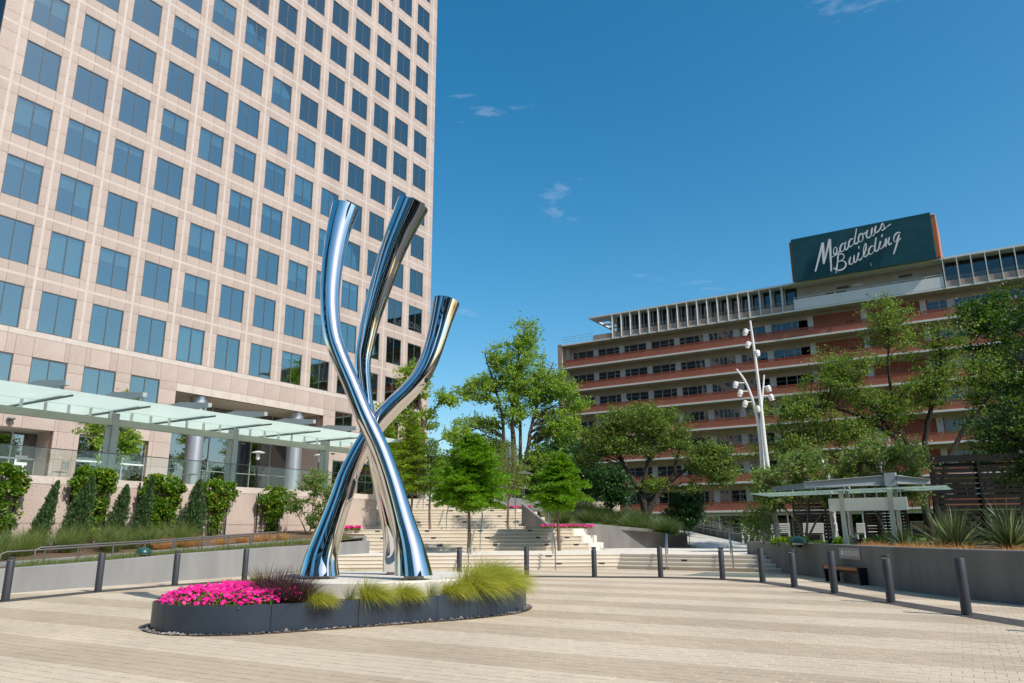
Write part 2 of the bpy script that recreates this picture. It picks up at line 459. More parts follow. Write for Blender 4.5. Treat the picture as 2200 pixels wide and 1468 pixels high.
class MB:
    """Collects vertices and faces; build() links them as ONE mesh object (world coordinates, shifted to the parent's origin)."""
    def __init__(s):
        s.v, s.f = [], []
    def face(s, pts):
        n = len(s.v)
        s.v += [tuple(p) for p in pts]
        s.f.append(tuple(range(n, n + len(pts))))
    def box(s, x0, x1, y0, y1, z0, z1):
        n = len(s.v)
        s.v += [(x0, y0, z0), (x1, y0, z0), (x1, y1, z0), (x0, y1, z0), (x0, y0, z1), (x1, y0, z1), (x1, y1, z1), (x0, y1, z1)]
        s.f += [(n, n+3, n+2, n+1), (n+4, n+5, n+6, n+7), (n, n+1, n+5, n+4), (n+1, n+2, n+6, n+5), (n+2, n+3, n+7, n+6), (n+3, n, n+4, n+7)]
        return s
    def obox(s, c, ux, uy, lx, ly, z0, z1):
        """box with plan axes ux, uy (unit 2-vectors), centre c, half sizes lx, ly"""
        n = len(s.v)
        for z in (z0, z1):
            for a, b in ((-1, -1), (1, -1), (1, 1), (-1, 1)):
                s.v.append((c[0] + a*lx*ux[0] + b*ly*uy[0], c[1] + a*lx*ux[1] + b*ly*uy[1], z))
        s.f += [(n, n+3, n+2, n+1), (n+4, n+5, n+6, n+7), (n, n+1, n+5, n+4), (n+1, n+2, n+6, n+5), (n+2, n+3, n+7, n+6), (n+3, n, n+4, n+7)]
        return s
    def prism(s, poly, z0, z1, z0f=None, z1f=None):
        """vertical prism over a plan polygon; z0f/z1f may give a height per vertex"""
        k = len(poly)
        n = len(s.v)
        area = sum(poly[i][0]*poly[(i+1) % k][1] - poly[(i+1) % k][0]*poly[i][1] for i in range(k))
        idx = range(k) if area > 0 else range(k-1, -1, -1)
        pl = [poly[i] for i in idx]
        s.v += [(p[0], p[1], z0f(p) if z0f else z0) for p in pl]
        s.v += [(p[0], p[1], z1f(p) if z1f else z1) for p in pl]
        s.f.append(tuple(n + i for i in range(k-1, -1, -1)))
        s.f.append(tuple(n + k + i for i in range(k)))
        for i in range(k):
            j = (i + 1) % k
            s.f.append((n+i, n+j, n+k+j, n+k+i))
        return s
    def tube(s, pts, rad, n=8, cap=True):
        pts = [Vector(p) for p in pts]
        rr = rad if isinstance(rad, (list, tuple)) else [rad]*len(pts)
        base = len(s.v)
        up = Vector((0, 0, 1))
        t0 = (pts[1]-pts[0]).normalized()
        side = t0.cross(up)
        if side.length < 1e-3:
            side = Vector((1, 0, 0))
        side.normalize()
        for i, p in enumerate(pts):
            a = pts[max(0, i-1)]
            b = pts[min(len(pts)-1, i+1)]
            t = (b-a)
            if t.length < 1e-9: t = t0
            t.normalize()
            side = (side - t*side.dot(t))
            if side.length < 1e-6: side = t.orthogonal()
            side.normalize()
            w = t.cross(side)
            for k in range(n):
                an = 2*math.pi*k/n
                s.v.append(tuple(p + (side*math.cos(an) + w*math.sin(an))*rr[i]))
        for i in range(len(pts)-1):
            for k in range(n):
                k2 = (k+1) % n
                a = base+i*n
                s.f.append((a+k, a+k2, a+n+k2, a+n+k))
        if cap:
            s.f.append(tuple(base+k for k in range(n-1, -1, -1)))
            e = base+(len(pts)-1)*n
            s.f.append(tuple(e+k for k in range(n)))
        return s
    def lathe(s, c, prof, n=20):
        """surface of revolution about a vertical axis through c; prof = [(r, z)]"""
        base = len(s.v)
        for r, z in prof:
            for k in range(n):
                a = 2*math.pi*k/n
                s.v.append((c[0]+r*math.cos(a), c[1]+r*math.sin(a), c[2]+z))
        for i in range(len(prof)-1):
            for k in range(n):
                k2 = (k+1) % n
                a = base+i*n
                s.f.append((a+k, a+k2, a+n+k2, a+n+k))
        s.f.append(tuple(base+k for k in range(n-1, -1, -1)))
        e = base+(len(prof)-1)*n
        s.f.append(tuple(e+k for k in range(n)))
        return s
    def mesh(s, name, m, off=None, smooth=False):
        me = bpy.data.meshes.new(name)
        v = s.v if not off else [(a-off[0], b-off[1], c-off[2]) for a, b, c in s.v]
        me.from_pydata(v, [], s.f)
        me.materials.append(M[m] if isinstance(m, str) else m)
        if smooth:
            me.polygons.foreach_set('use_smooth', [True]*len(me.polygons))
            try: me.set_sharp_from_angle(angle=R(40))
            except Exception: pass
        me.update()
        return me
    def build(s, name, m, parent=None, smooth=False, origin=None):
        """origin (world) = where the object's own origin sits, for parentless meshes"""
        po = off_of(parent)
        oo = Vector(origin) if origin is not None else po
        o = bpy.data.objects.new(name, s.mesh(name, m, oo, smooth))
        link(o, parent)
        o.location = oo - po
        OFF[o] = oo
        return o

def inst(name, me, loc, parent=None, rz=0.0, scale=None):
    """one more object on shared mesh data; loc in world coordinates (parent unrotated)"""
    o = bpy.data.objects.new(name, me)
    link(o, parent)
    o.location = Vector(loc) - off_of(parent)
    if rz: o.rotation_euler = (0, 0, rz)
    if scale: o.scale = scale
    OFF[o] = Vector(loc)
    return o

def box(name, m, parent, x0, x1, y0, y1, z0, z1, label=None):
    o = MB().box(x0, x1, y0, y1, z0, z1).build(name, m, parent)
    if label: o['label'] = label
    return o

def np_mesh(name, P, m, k=4):
    """P: (N, k, 3) array -> mesh of N separate k-gons"""
    n = len(P)
    me = bpy.data.meshes.new(name)
    me.vertices.add(n*k)
    me.vertices.foreach_set('co', np.ascontiguousarray(P, dtype=np.float32).ravel())
    me.loops.add(n*k)
    me.loops.foreach_set('vertex_index', np.arange(n*k, dtype=np.int32))
    me.polygons.add(n)
    me.polygons.foreach_set('loop_start', np.arange(0, n*k, k, dtype=np.int32))
    try: me.polygons.foreach_set('loop_total', np.full(n, k, dtype=np.int32))
    except Exception: pass
    me.materials.append(M[m])
    me.update(calc_edges=True)
    me.validate()
    return me

def np_obj(name, P, m, parent=None, origin=(0, 0, 0), k=4):
    po = off_of(parent) if parent is not None else Vector(origin)
    me = np_mesh(name, P - np.array(po), m, k)
    o = bpy.data.objects.new(name, me)
    link(o, parent)
    if parent is None: o.location = po
    OFF[o] = po
    return o

# plan axes of the stairs: they face the plaza, turned 32.3 degrees to the buildings
EX = (math.cos(R(32.278)), math.sin(R(32.278)))       # along the treads, to the right
HY = (-math.sin(R(32.278)), math.cos(R(32.278)))      # up the stairs
def sd(s, d):
    return (s*EX[0] + d*HY[0], s*EX[1] + d*HY[1])
def sd3(s, d, z):
    return (*sd(s, d), z)
# ================================================================ SETTING: ground, plaza, stairs, slopes
rnd = random.Random(11)
def struct(o):
    o['kind'] = 'structure'
    return o

struct(MB().box(-1500, 1500, -1500, 1500, -1.2, -0.06).build('ground', 'asphalt'))

def band_mat():
    m = bpy.data.materials.new('banded_paving')
    m.use_nodes = True
    N, L = m.node_tree.nodes, m.node_tree.links
    p = N['Principled BSDF']
    p.inputs['Roughness'].default_value = 0.9
    tc = N.new('ShaderNodeTexCoord')
    sx = N.new('ShaderNodeSeparateXYZ')
    L.new(tc.outputs['Object'], sx.inputs[0])
    a = N.new('ShaderNodeMath'); a.operation = 'MULTIPLY_ADD'
    a.inputs[1].default_value = -0.04; a.inputs[2].default_value = -0.228 - 8.1 + 2.448*40
    L.new(sx.outputs['X'], a.inputs[0])
    b = N.new('ShaderNodeMath'); b.operation = 'ADD'
    L.new(a.outputs[0], b.inputs[0]); L.new(sx.outputs['Y'], b.inputs[1])
    c = N.new('ShaderNodeMath'); c.operation = 'FLOORED_MODULO'; c.inputs[1].default_value = 2.448
    L.new(b.outputs[0], c.inputs[0])
    d = N.new('ShaderNodeMath'); d.operation = 'LESS_THAN'; d.inputs[1].default_value = 1.224
    L.new(c.outputs[0], d.inputs[0])
    nz = N.new('ShaderNodeTexNoise'); nz.inputs['Scale'].default_value = 1.1; nz.inputs['Detail'].default_value = 8
    L.new(tc.outputs['Object'], nz.inputs['Vector'])
    mr = N.new('ShaderNodeMapRange'); mr.inputs['To Min'].default_value = 0.88; mr.inputs['To Max'].default_value = 1.12
    L.new(nz.outputs['Fac'], mr.inputs['Value'])
    mx = N.new('ShaderNodeMix'); mx.data_type = 'RGBA'
    mx.inputs[6].default_value = (0.572, 0.483, 0.364, 1); mx.inputs[7].default_value = (0.470, 0.383, 0.278, 1)
    L.new(d.outputs[0], mx.inputs['Factor'])
    hs = N.new('ShaderNodeHueSaturation')
    L.new(mx.outputs[2], hs.inputs['Color']); L.new(mr.outputs[0], hs.inputs['Value'])
    L.new(hs.outputs[0], p.inputs['Base Color'])
    return m
M['bands'] = band_mat()
plaza = struct(MB().prism([sd(-30, .6), sd(16, .6), (22, 12), (22, 37), (-30, 37), (-36, 12)], -0.05, -0.012).build('plaza', 'bands'))

# --- pavers: 0.20 m blocks in half bond, rows along the bands
CP, SP_ = math.cos(R(14.2086)), math.sin(R(14.2086))
def to_px(x, y, z):
    """pixel position of a point in the photograph's frame (used only to decide which pavers are near enough to build singly)"""
    z -= 1.55
    a = x*EX[0] + y*EX[1]
    f = x*HY[0] + y*HY[1]
    yy = f*CP + z*SP_
    zz = -f*SP_ + z*CP
    return 1100 + 1619.3*a/yy, 734 - 1619.3*zz/yy, yy
PA = math.atan(0.04)
ca, sa = math.cos(PA), math.sin(PA)
LX, LY, GAP = 0.212, 0.204, 0.010
cand = []
j0 = int(1.0/LY)
for j in range(j0, int(27/LY)):
    for i in range(int(-27/LX), int(7/LX)):
        u = (i + 0.5*(j % 2))*LX
        v = 8.1 + 0.228*0 + (j + 0.5)*LY - 2.448*3
        x = u*ca - (v - 8.1)*sa - 5.7*0
        y = 8.1 + u*sa + (v - 8.1)*ca + 0.228
        if x < -22.6 or y > 26.5: continue
        px, py, dep = to_px(x, y, 0)
        if dep < 3.2 or dep > 23.5 or px < -130 or px > 2330 or py > 1560: continue
        vb = (v - 8.1) % 2.448
        cand.append((x, y, vb < 1.224, dep, (-20 < px < 2220 and py < 1475)))
pv = {}
for key, m in ((True, 'paver_b'), (False, 'paver_a')):
    b = MB()
    hx, hy = (LX-GAP)/2, (LY-GAP)/2
    n = 0
    top = [(-hx+.001, -hy+.001, 0), (hx-.001, -hy+.001, 0), (hx-.001, hy-.001, 0), (-hx+.001, hy-.001, 0)]
    low = [(-hx, -hy, -.011), (hx, -hy, -.011), (hx, hy, -.011), (-hx, hy, -.011)]
    b.v = top + low
    b.f = [(0, 1, 2, 3)] + [(i, 4+i, 4+(i+1) % 4, (i+1) % 4) for i in range(4)]
    pv[key] = b.mesh('paver', m)
vis = sorted([c for c in cand if c[4]], key=lambda c: c[3])[:300]
near = set((c[0], c[1]) for c in vis)
for c in vis:
    inst('paver', pv[c[2]], (c[0], c[1], rnd.uniform(-.0015, .0015)), plaza, rz=PA)
for key, m in ((True, 'paver_b'), (False, 'paver_a')):
    b = MB()
    src = [tuple(v.co) for v in pv[key].vertices]
    fs = [tuple(p.vertices) for p in pv[key].polygons]
    for x, y, dk, dep, _ in cand:
        if dk != key or (x, y) in near: continue
        n = len(b.v)
        dz = rnd.uniform(-.0015, .0015)
        b.v += [(x + p[0]*ca - p[1]*sa, y + p[0]*sa + p[1]*ca, p[2]+dz) for p in src]
        b.f += [tuple(n+i for i in f) for f in fs]
    o = b.build('tan_pavers' if key else 'beige_pavers', m, plaza)
    o['kind'] = 'stuff'
jb = MB()
jb.face([(*sd(-3.6, 3.0), -.006), (*sd(3.6, 3.0), -.006), (*sd(17, 23.8), -.006), (*sd(-17, 23.8), -.006)])
jb.build('joint_sand', 'joint', plaza)

# --- bollards follow an oval round the plaza, on a dark tactile strip
BOL = [(-20.5, 9.6), (-21.45, 12.4), (-21.95, 15.1), (-22.0, 17.75), (-21.3, 20.3), (-19.5, 22.2), (-17.05, 23.3), (-14.8, 24.35), (-12.5, 25.2), (-10.35, 26.05), (-8.15, 26.0), (-6.55, 24.9), (-5.25, 23.3), (-3.85, 21.4), (-2.32, 19.3), (-0.8, 17.2), (0.9, 14.9)]
def catmull(P, n=6, closed=False):
    out = []
    k = len(P)
    rng = range(k) if closed else range(k-1)
    for i in rng:
        p0, p1, p2, p3 = (P[(i-1) % k] if closed or i > 0 else P[0]), P[i], P[(i+1) % k], (P[(i+2) % k] if closed or i+2 < k else P[-1])
        for t in range(n):
            t /= n
            out.append(tuple(0.5*((2*p1[c]) + (-p0[c]+p2[c])*t + (2*p0[c]-5*p1[c]+4*p2[c]-p3[c])*t*t + (-p0[c]+3*p1[c]-3*p2[c]+p3[c])*t**3) for c in range(len(p1))))
    if not closed: out.append(tuple(P[-1]))
    return out
def offset(line, w):
    out = []
    for i, p in enumerate(line):
        a, b = line[max(0, i-1)], line[min(len(line)-1, i+1)]
        t = Vector((b[0]-a[0], b[1]-a[1])).normalized()
        out.append((p[0]-t.y*w, p[1]+t.x*w))
    return out
strip = catmull([(-19.6, 6.9)] + BOL + [(2.8, 12.4)], 6)
L1, L2 = offset(strip, 0.42), offset(strip, -0.22)
b = MB()
for i in range(len(strip)-1):
    b.face([(*L1[i], 0.006), (*L2[i], 0.006), (*L2[i+1], 0.006), (*L1[i+1], 0.006)])
b2 = b
ts = struct(b2.build('tactile_strip', 'tactile'))
dm = MB()
acc = 0.0
for i in range(len(strip)-1):
    a, c = Vector(strip[i]), Vector(strip[i+1])
    ln = (c-a).length
    t = (c-a).normalized()
    nrm = Vector((-t.y, t.x))
    while acc < ln:
        for w in np.arange(-.18, .40, .075):
            p = a + t*acc + nrm*w
            n = len(dm.v)
            dm.v += [(p.x-.02, p.y-.02, .006), (p.x+.02, p.y-.02, .006), (p.x+.02, p.y+.02, .006), (p.x-.02, p.y+.02, .006), (p.x, p.y, .016)]
            dm.f += [(n, n+1, n+4), (n+1, n+2, n+4), (n+2, n+3, n+4), (n+3, n, n+4)]
        acc += 0.075
    acc -= ln
o = dm.build('tactile_domes', 'tactile', ts)
o['kind'] = 'stuff'

# --- lower stairs: four risers wrapping the plaza, a wide landing behind
stairs = struct(MB().prism([sd(-13, 33.4), sd(4.55, 34.2), sd(10.4, 30.4), sd(18, 34), sd(18, 49.5), sd(-13, 49.5)], -0.05, -0.008).build('stairs', 'concrete_step'))
def fr(k):
    """front line of riser k of the lower flight, in stair axes"""
    t = 0.35*k
    # right flight: line through (4.55,34.2)-(10.4,30.4) shifted inwards; left flight slopes gently
    ux, uy = 5.85, -3.8
    l = math.hypot(ux, uy); ux /= l; uy /= l
    nx, ny = -uy, ux
    p = (4.55+nx*t, 34.2+ny*t)
    sl = 0.8/17.55                       # left front: d = 33.4 + sl*(s+13) + t
    lam = (33.4+sl*(p[0]+13)+t-p[1])/(uy-sl*ux)
    c = (p[0]+ux*lam, p[1]+uy*lam)
    lam2 = (11.6-p[0])/ux
    return [(-13, 33.4+t), c, (11.6, p[1]+uy*lam2)]
for k in range(4):
    f = fr(k)
    back = [(17.5, 36), (17.5, 49), (-13, 47)] if k == 3 else [(11.6, 36.5), (4.6, 37.5), (-13, 36.5)]
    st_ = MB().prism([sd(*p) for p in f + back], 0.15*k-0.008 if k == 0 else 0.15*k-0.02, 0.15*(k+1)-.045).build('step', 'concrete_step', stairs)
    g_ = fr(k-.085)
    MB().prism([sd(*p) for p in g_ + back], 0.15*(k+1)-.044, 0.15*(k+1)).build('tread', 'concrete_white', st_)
def flight(d0, n, rise, tread, z0, sl, sr, dback, endrun=1.6):
    for k in range(n):
        df = d0+tread*k
        e = (sr(k)+0.534*endrun, df+0.846*endrun)
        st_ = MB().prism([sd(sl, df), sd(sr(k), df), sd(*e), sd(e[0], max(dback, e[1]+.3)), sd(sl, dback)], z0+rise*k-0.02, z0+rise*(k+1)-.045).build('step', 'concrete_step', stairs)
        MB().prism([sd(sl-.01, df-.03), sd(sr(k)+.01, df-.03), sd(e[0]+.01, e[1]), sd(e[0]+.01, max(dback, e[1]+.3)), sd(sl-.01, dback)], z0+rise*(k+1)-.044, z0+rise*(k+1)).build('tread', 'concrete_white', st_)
flight(42.0, 6, 0.19, 0.38, 0.60, -9.8, lambda k: (4.15, 4.15, 3.84, 3.84, 3.40, 3.40)[k], 50.5)
flight(48.2, 7, 0.183, 0.36, 1.74, -10.2, lambda k: 1.60-0.22*k, 56.0)
flight(53.6, 5, 0.176, 0.34, 3.02, -10.5, lambda k: -0.9, 60.0)
# pale seat blocks at the right-hand ends of the flights
def seat(s, d, z, w=1.0, h=0.40, run=1.62):
    MB().prism([sd(s-w*.12, d-0.02), sd(s+0.02, d-0.02), sd(s+0.02+.534*run, d-0.02+.846*run), sd(s-w*.12+.534*run, d+.846*run)], z-0.03, z+h).build('seat_block', 'concrete_white', stairs)
for i, (s, d, z) in enumerate([(4.17, 42.0, .6), (3.86, 42.76, .98), (3.42, 43.52, 1.36), (1.62, 48.2, 1.74), (1.18, 48.92, 2.1), (.72, 49.64, 2.47)]):
    seat(s, d, z, h=0.385)
for i, (s, d, z) in enumerate([(-9.8, 42.4, .6), (-9.75, 43.3, .98), (-9.7, 44.2, 1.36), (-9.6, 48.4, 1.85), (-9.2, 49.2, 2.2), (-8.8, 50.0, 2.55)]):
    MB().obox(sd(s, d), EX, HY, 0.75, 0.4, z, z+0.40).build('seat_block', 'concrete_white', stairs)
# step lights let into the risers
def steplight(s, d, z):
    MB().obox(sd(s, d), EX, HY, 0.13, 0.012, z, z+0.09).build('step_light', 'steplight', stairs)
for k, ss in ((1, (-5.2, 2.0, 3.9)), (3, (-4.6, 1.6))):
    for s in ss: steplight(s, 33.395+0.0456*(s+13)+.35*k, .15*k+.04)
for k in (1, 3, 5):
    for s in (-7.2, -4.4, -1.4, 1.4, 3.0): steplight(s+.22*(3-k), 42.0+.38*k, .6+.19*k+.06)
for k in (2, 4, 6):
    for s in (-6.2, -3.3, -0.6): steplight(s+.25*(3-k), 48.2+.36*k, 1.74+.183*k+.06)
for k in (2, 4):
    for s in (-6.0, -3.4): steplight(s, 53.6+.34*k, 3.02+.176*k+.05)
ux = Vector((5.85, -3.8)).normalized()
for (t, k) in ((2.2, 0), (3.0, 2)):
    f = fr(k)[1]
    p = (f[0]+ux.x*t, f[1]+ux.y*t)
    wx = (EX[0]*ux.x+HY[0]*ux.y, EX[1]*ux.x+HY[1]*ux.y)
    MB().obox(sd(*p), wx, (-wx[1], wx[0]), 0.13, 0.012, .15*k+.03, .15*k+.12).build('step_light', 'steplight', stairs)

# --- terrain: raised terrace behind the stairs, planted slope, lawn
S_K = [-48, -12, -3.2, -0.6, 2.2, 5.2, 9.0, 11.6, 16.4, 24, 80]
D_K = [45.8, 48.5, 52, 56.5, 62, 72, 86, 130]
Z_T = [[0.2, 0.2, 0.2, 0.2, 0.3, 1.70, 1.45, 1.10, 0.95, 0.95, 0.95],
       [0.2, 0.2, 0.2, 0.2, 1.9, 1.90, 1.55, 1.20, 0.95, 0.95, 0.95],
       [0.2, 0.2, 0.2, 2.9, 2.8, 2.45, 2.10, 1.30, 0.95, 0.95, 0.95],
       [3.5, 3.5, 3.5, 3.9, 3.6, 3.10, 2.60, 1.40, 1.00, 0.95, 0.95],
       [3.9, 3.9, 3.9, 3.9, 3.8, 3.50, 2.85, 1.60, 1.00, 0.95, 0.95],
       [3.9, 3.9, 3.9, 3.9, 3.7, 3.20, 2.40, 1.50, 0.90, 0.90, 0.90],
       [3.9, 3.9, 3.9, 3.5, 2.8, 2.00, 1.40, 0.90, 0.70, 0.70, 0.70],
       [3.0, 3.0, 2.5, 2.0, 1.4, 0.90, 0.60, 0.50, 0.50, 0.50, 0.50]]
def hz(s, d):
    """height of the slope at stair coordinates s, d"""
    i = max(0, min(len(S_K)-2, sum(1 for k in S_K if k <= s)-1))
    j = max(0, min(len(D_K)-2, sum(1 for k in D_K if k <= d)-1))
    a = min(1, max(0, (s-S_K[i])/(S_K[i+1]-S_K[i])))
    c = min(1, max(0, (d-D_K[j])/(D_K[j+1]-D_K[j])))
    return (Z_T[j][i]*(1-a)+Z_T[j][i+1]*a)*(1-c)+(Z_T[j+1][i]*(1-a)+Z_T[j+1][i+1]*a)*c
def patch(name, m, s0, s1, d0, d1, n, k, dz=0.0, d0f=None):
    b = MB()
    for jj in range(k+1):
        for ii in range(n+1):
            s = s0+(s1-s0)*ii/n
            da = d0f(s) if d0f else d0
            d = da+(d1-da)*jj/k
            x, y = sd(s, d)
            b.v.append((x, y, hz(s, d)+dz+0.05*noise.noise((x*.4, y*.4, 0))))
    for jj in range(k):
        for ii in range(n):
            a = jj*(n+1)+ii
            b.f.append((a, a+1, a+n+2, a+n+1))
    return struct(b.build(name, m, smooth=True))
patch('upper_plaza', 'concrete_ramp', -48, -3.3, 56, 74, 20, 6, 0.012)
patch('planted_slope', 'hill', -3.6, 11.6, 46, 90, 40, 40, d0f=lambda s: 56.2 if s < -1.2 else (52.6 if s < 2.0 else 46.4))
b = MB()
DL = [36.5+i*2.3 for i in range(25)]
for d in DL:
    s0 = 11.3+(min(d, 48)-36)*.43 if d < 64.5 else 11.4
    for i in range(31):
        s = s0+(78-s0)*(i/30)**1.6
        x, y = sd(s, d)
        b.v.append((x, y, hz(max(s, 16.4), d)+.05*noise.noise((x*.4, y*.4, 0))))
for j in range(24):
    for i in range(30):
        a = j*31+i
        b.f.append((a, a+1, a+32, a+31))
struct(b.build('lawn', 'lawn', smooth=True))
patch('back_slope', 'hill', -48, 78, 73.5, 128, 20, 10, -0.03)

# --- grey retaining walls beside the stairs (each a wall of its own)
def wall_run(name, label, m, P, th=0.3, group=None, cap=True):
    """P = [(x, y, base z, top z)] along the front face; thickness goes to the left of the run"""
    r = root(name, label, 'wall', (P[0][0], P[0][1], P[0][2]), group)
    ln = [(p[0], p[1]) for p in P]
    bk = offset(ln, th)
    b = MB()
    for i, p in enumerate(P):
        b.v += [(*ln[i], p[2]), (*ln[i], p[3]-.015), (ln[i][0]+(bk[i][0]-ln[i][0])*.05, ln[i][1]+(bk[i][1]-ln[i][1])*.05, p[3]), (*bk[i], p[3]), (*bk[i], p[2])]
    for i in range(len(P)-1):
        a = 5*i
        for q in range(4):
            b.f.append((a+q, a+5+q, a+6+q, a+1+q))
    e = 5*(len(P)-1)
    b.f += [(0, 1, 2, 3, 4), (e+4, e+3, e+2, e+1, e)]
    b.build('wall_body', m, r)
    return r
wall_run('retaining_wall', 'grey stucco retaining wall with sloping top right of the stairs', 'wall_dark', [(*sd(4.3, 45.6), .5, 2.06), (*sd(7.5, 46.8), .5, 1.78), (*sd(10.75, 48.0), .5, 1.47)], 0.3)
wall_run('retaining_wall', 'short wedge-shaped grey wall between two flights of stairs', 'wall_dark', [(*sd(.55, 48.5), 1.5, 3.30), (*sd(2.4, 46.3), 1.5, 1.72)], 0.2)
wall_run('retaining_wall', 'tall pale grey wall with painted skyline behind the upper steps', 'wall_grey', [(*sd(-1.2, 52.9), 2.6, 4.02), (*sd(1.9, 53.1), 2.0, 3.62), (*sd(6.0, 53.4), 1.6, 2.72)], 0.3)
# dark city skyline painted on that wall
sk = root('skyline_mural', 'dark city skyline silhouette painted on the pale grey wall', 'mural', (*sd(2.9, 53.1), 2.5))
b = MB()
p0, p1 = Vector(sd(2.1, 53.115)), Vector(sd(3.8, 53.24))
nn = Vector(((p1-p0).y, -(p1-p0).x)).normalized()
hs_ = [.35, .62, .3, .78, .4, .55, .35, .28, .5, .95, .38, .45, .3, .66, .34]
for i, h in enumerate(hs_):
    a = p0+(p1-p0)*(i/len(hs_))
    c = p0+(p1-p0)*((i+1)/len(hs_))
    zb = 2.72-.16*i/len(hs_)
    o_ = nn*0.012
    b.face([(a.x+o_.x, a.y+o_.y, zb), (c.x+o_.x, c.y+o_.y, zb), (c.x+o_.x, c.y+o_.y, zb+h*.75), (a.x+o_.x, a.y+o_.y, zb+h*.75)])
b.build('skyline_shape', 'paint_dark', sk)

# --- right-hand curved wall with the planting bed behind it
RW = catmull([(-9.5, 34.0), (-8.35, 32.4), (-7.0, 30.6), (-5.63, 28.6), (-4.4, 26.6), (-3.35, 24.8), (-2.2, 22.9), (-0.85, 21.1), (0.3, 19.95), (1.8, 19.0), (4.2, 18.0), (9, 16.5)], 4)
rw = wall_run('retaining_wall', 'long curved dark grey retaining wall behind the bench', 'wall_dark', [(p[0], p[1], -0.04, 1.12) for p in RW], 0.35)
bed = [(p[0], p[1]) for p in offset(RW, 0.3)] + [sd(30, 20), sd(34, 37), sd(11.6, 36.8)]
struct(MB().prism(bed, -0.04, 0.99).build('planting_bed', 'soil'))

# --- ramp up to the right between low walls
ramp = struct(MB().prism([sd(10.9, 48.2), sd(15.6, 48.6), sd(13.6, 63), sd(9.0, 62)], 0.4, 0, z1f=lambda p: 0.60+max(0, (p[0]*HY[0]+p[1]*HY[1]-48.2))*0.082).build('ramp', 'concrete_ramp'))
rz_ = lambda d: 0.60+max(0, d-48.2)*0.082
wall_run('retaining_wall', 'dark low wall along the right side of the ramp', 'wall_dark', [(*sd(13.6, 63), 1.0, 2.15), (*sd(15.7, 50.2), .5, 1.25), (*sd(16.1, 49.0), .4, 1.0), (*sd(16.2, 48.0), .4, .95)], -0.35)
wall_run('retaining_wall', 'grey wall across the top end of the ramp', 'wall_dark', [(*sd(9.0, 62.2), 1.0, 2.35), (*sd(13.4, 63.2), 1.0, 2.35)], 0.3)

# --- left: raised terrace of the tower and the long ramp in front of it
ter = root('terrace', 'pink granite terrace wall below the glass railing', 'terrace', (-33, 20, 0))
TY = [4.0, 8.2, 12.4, 16.6, 20.8, 25.0, 29.2, 33.4, 36.3]
box('terrace_floor', 'concrete_ramp', ter, -90, -33.06, 4, 36.24, 3.5, 3.80)
box('terrace_floor', 'concrete_ramp', ter, -90, -37.56, 36.3, 62, 3.0, 3.80)
box('backing', 'granite_joint', ter, -37.5, -33.03, 4, 36.27, -0.05, 3.5)
box('backing', 'granite_joint', ter, -60, -37.53, 36.3, 60, -0.05, 3.0)
for i in range(len(TY)-1):
    y0, y1 = TY[i]+.006, TY[i+1]-.006
    box('granite_panel', 'granite', ter, -33.04, -33.0, y0, y1, 0.0, 1.98)
    box('granite_panel', 'granite', ter, -33.04, -33.0, y0, y1, 2.0, 3.56)
    box('cap_stone', 'granite_light', ter, -33.45, -32.985, y0, y1, 3.57, 3.88)
for j in range(5):
    y0, y1 = 36.32+j*4.2, 36.3+(j+1)*4.2-.02
    box('granite_panel', 'granite', ter, -37.54, -37.5, y0, y1, 0.0, 3.55)
    box('cap_stone', 'granite_light', ter, -37.95, -37.485, y0, y1, 3.56, 3.88)
box('granite_panel', 'granite', ter, -37.46, -33.05, 36.27, 36.30, 0.0, 3.55)
box('cap_stone', 'granite_light', ter, -37.47, -33.05, 35.9, 36.31, 3.56, 3.88)

LW = [(-22.6, 5.5, -.04, .40), (-22.9, 8.6, -.04, .55), (-23.2, 10.8, -.04, .65), (-23.7, 13.6, -.04, .74), (-24.2, 17.0, -.04, .89), (-24.55, 20.5, -.04, 1.0), (-24.9, 24.0, -.04, 1.10), (-26.2, 28.4, -.04, 1.20)]
wall_run('retaining_wall', 'long light grey stucco wall with sloping top left of the sculpture', 'wall_grey', LW, 0.28)
MB()
e_ = root('retaining_wall', 'square light grey end block closing the left ramp wall', 'wall', (-26.9, 28.6, .6))
MB().prism([(-26.45, 28.45), (-26.9, 27.6), (-29.4, 28.9), (-28.9, 29.8)], .5, 1.42).build('wall_body', 'wall_grey', e_)
BW = [(-25.9, 5.5, -.04, .45), (-26.1, 10, -.04, .64), (-26.5, 16.3, -.04, .90), (-26.8, 22, -.04, 1.18), (-27.0, 25.5, -.04, 1.30)]
wall_run('ramp_kerb', 'low light grey kerb wall behind the left ramp railing', 'wall_grey', BW, 0.25)['category'] = 'kerb wall'
def bedz(p):
    return 0.42 + 0.045*max(0, p[1]-8) + 0.05*max(0, -26.9-p[0])
lb = [(-23.0, 5.5), (-23.5, 10.8), (-24.2, 15), (-24.6, 19), (-25.2, 24), (-26.6, 28.2), (-28.6, 29.6), (-32.97, 30.5), (-32.97, 5.5)]
b = MB()
for i in range(12):
    y0 = 5.5+i*2.05
    for jx in range(8):
        def xe(y): return np.interp(y, [5.5, 10.8, 15, 19, 24, 28.2, 30.5], [-22.75, -23.35, -24.05, -24.5, -25.0, -26.3, -28.5])
        y1 = y0+2.05
        q = []
        for (yy, t) in ((y0, jx/8), (y0, (jx+1)/8), (y1, (jx+1)/8), (y1, jx/8)):
            x = xe(yy)+(-32.97-xe(yy))*t
            q.append((x, yy, bedz((x, yy))))
        b.face(list(reversed(q)))
struct(b.build('planting_bed', 'soil'))
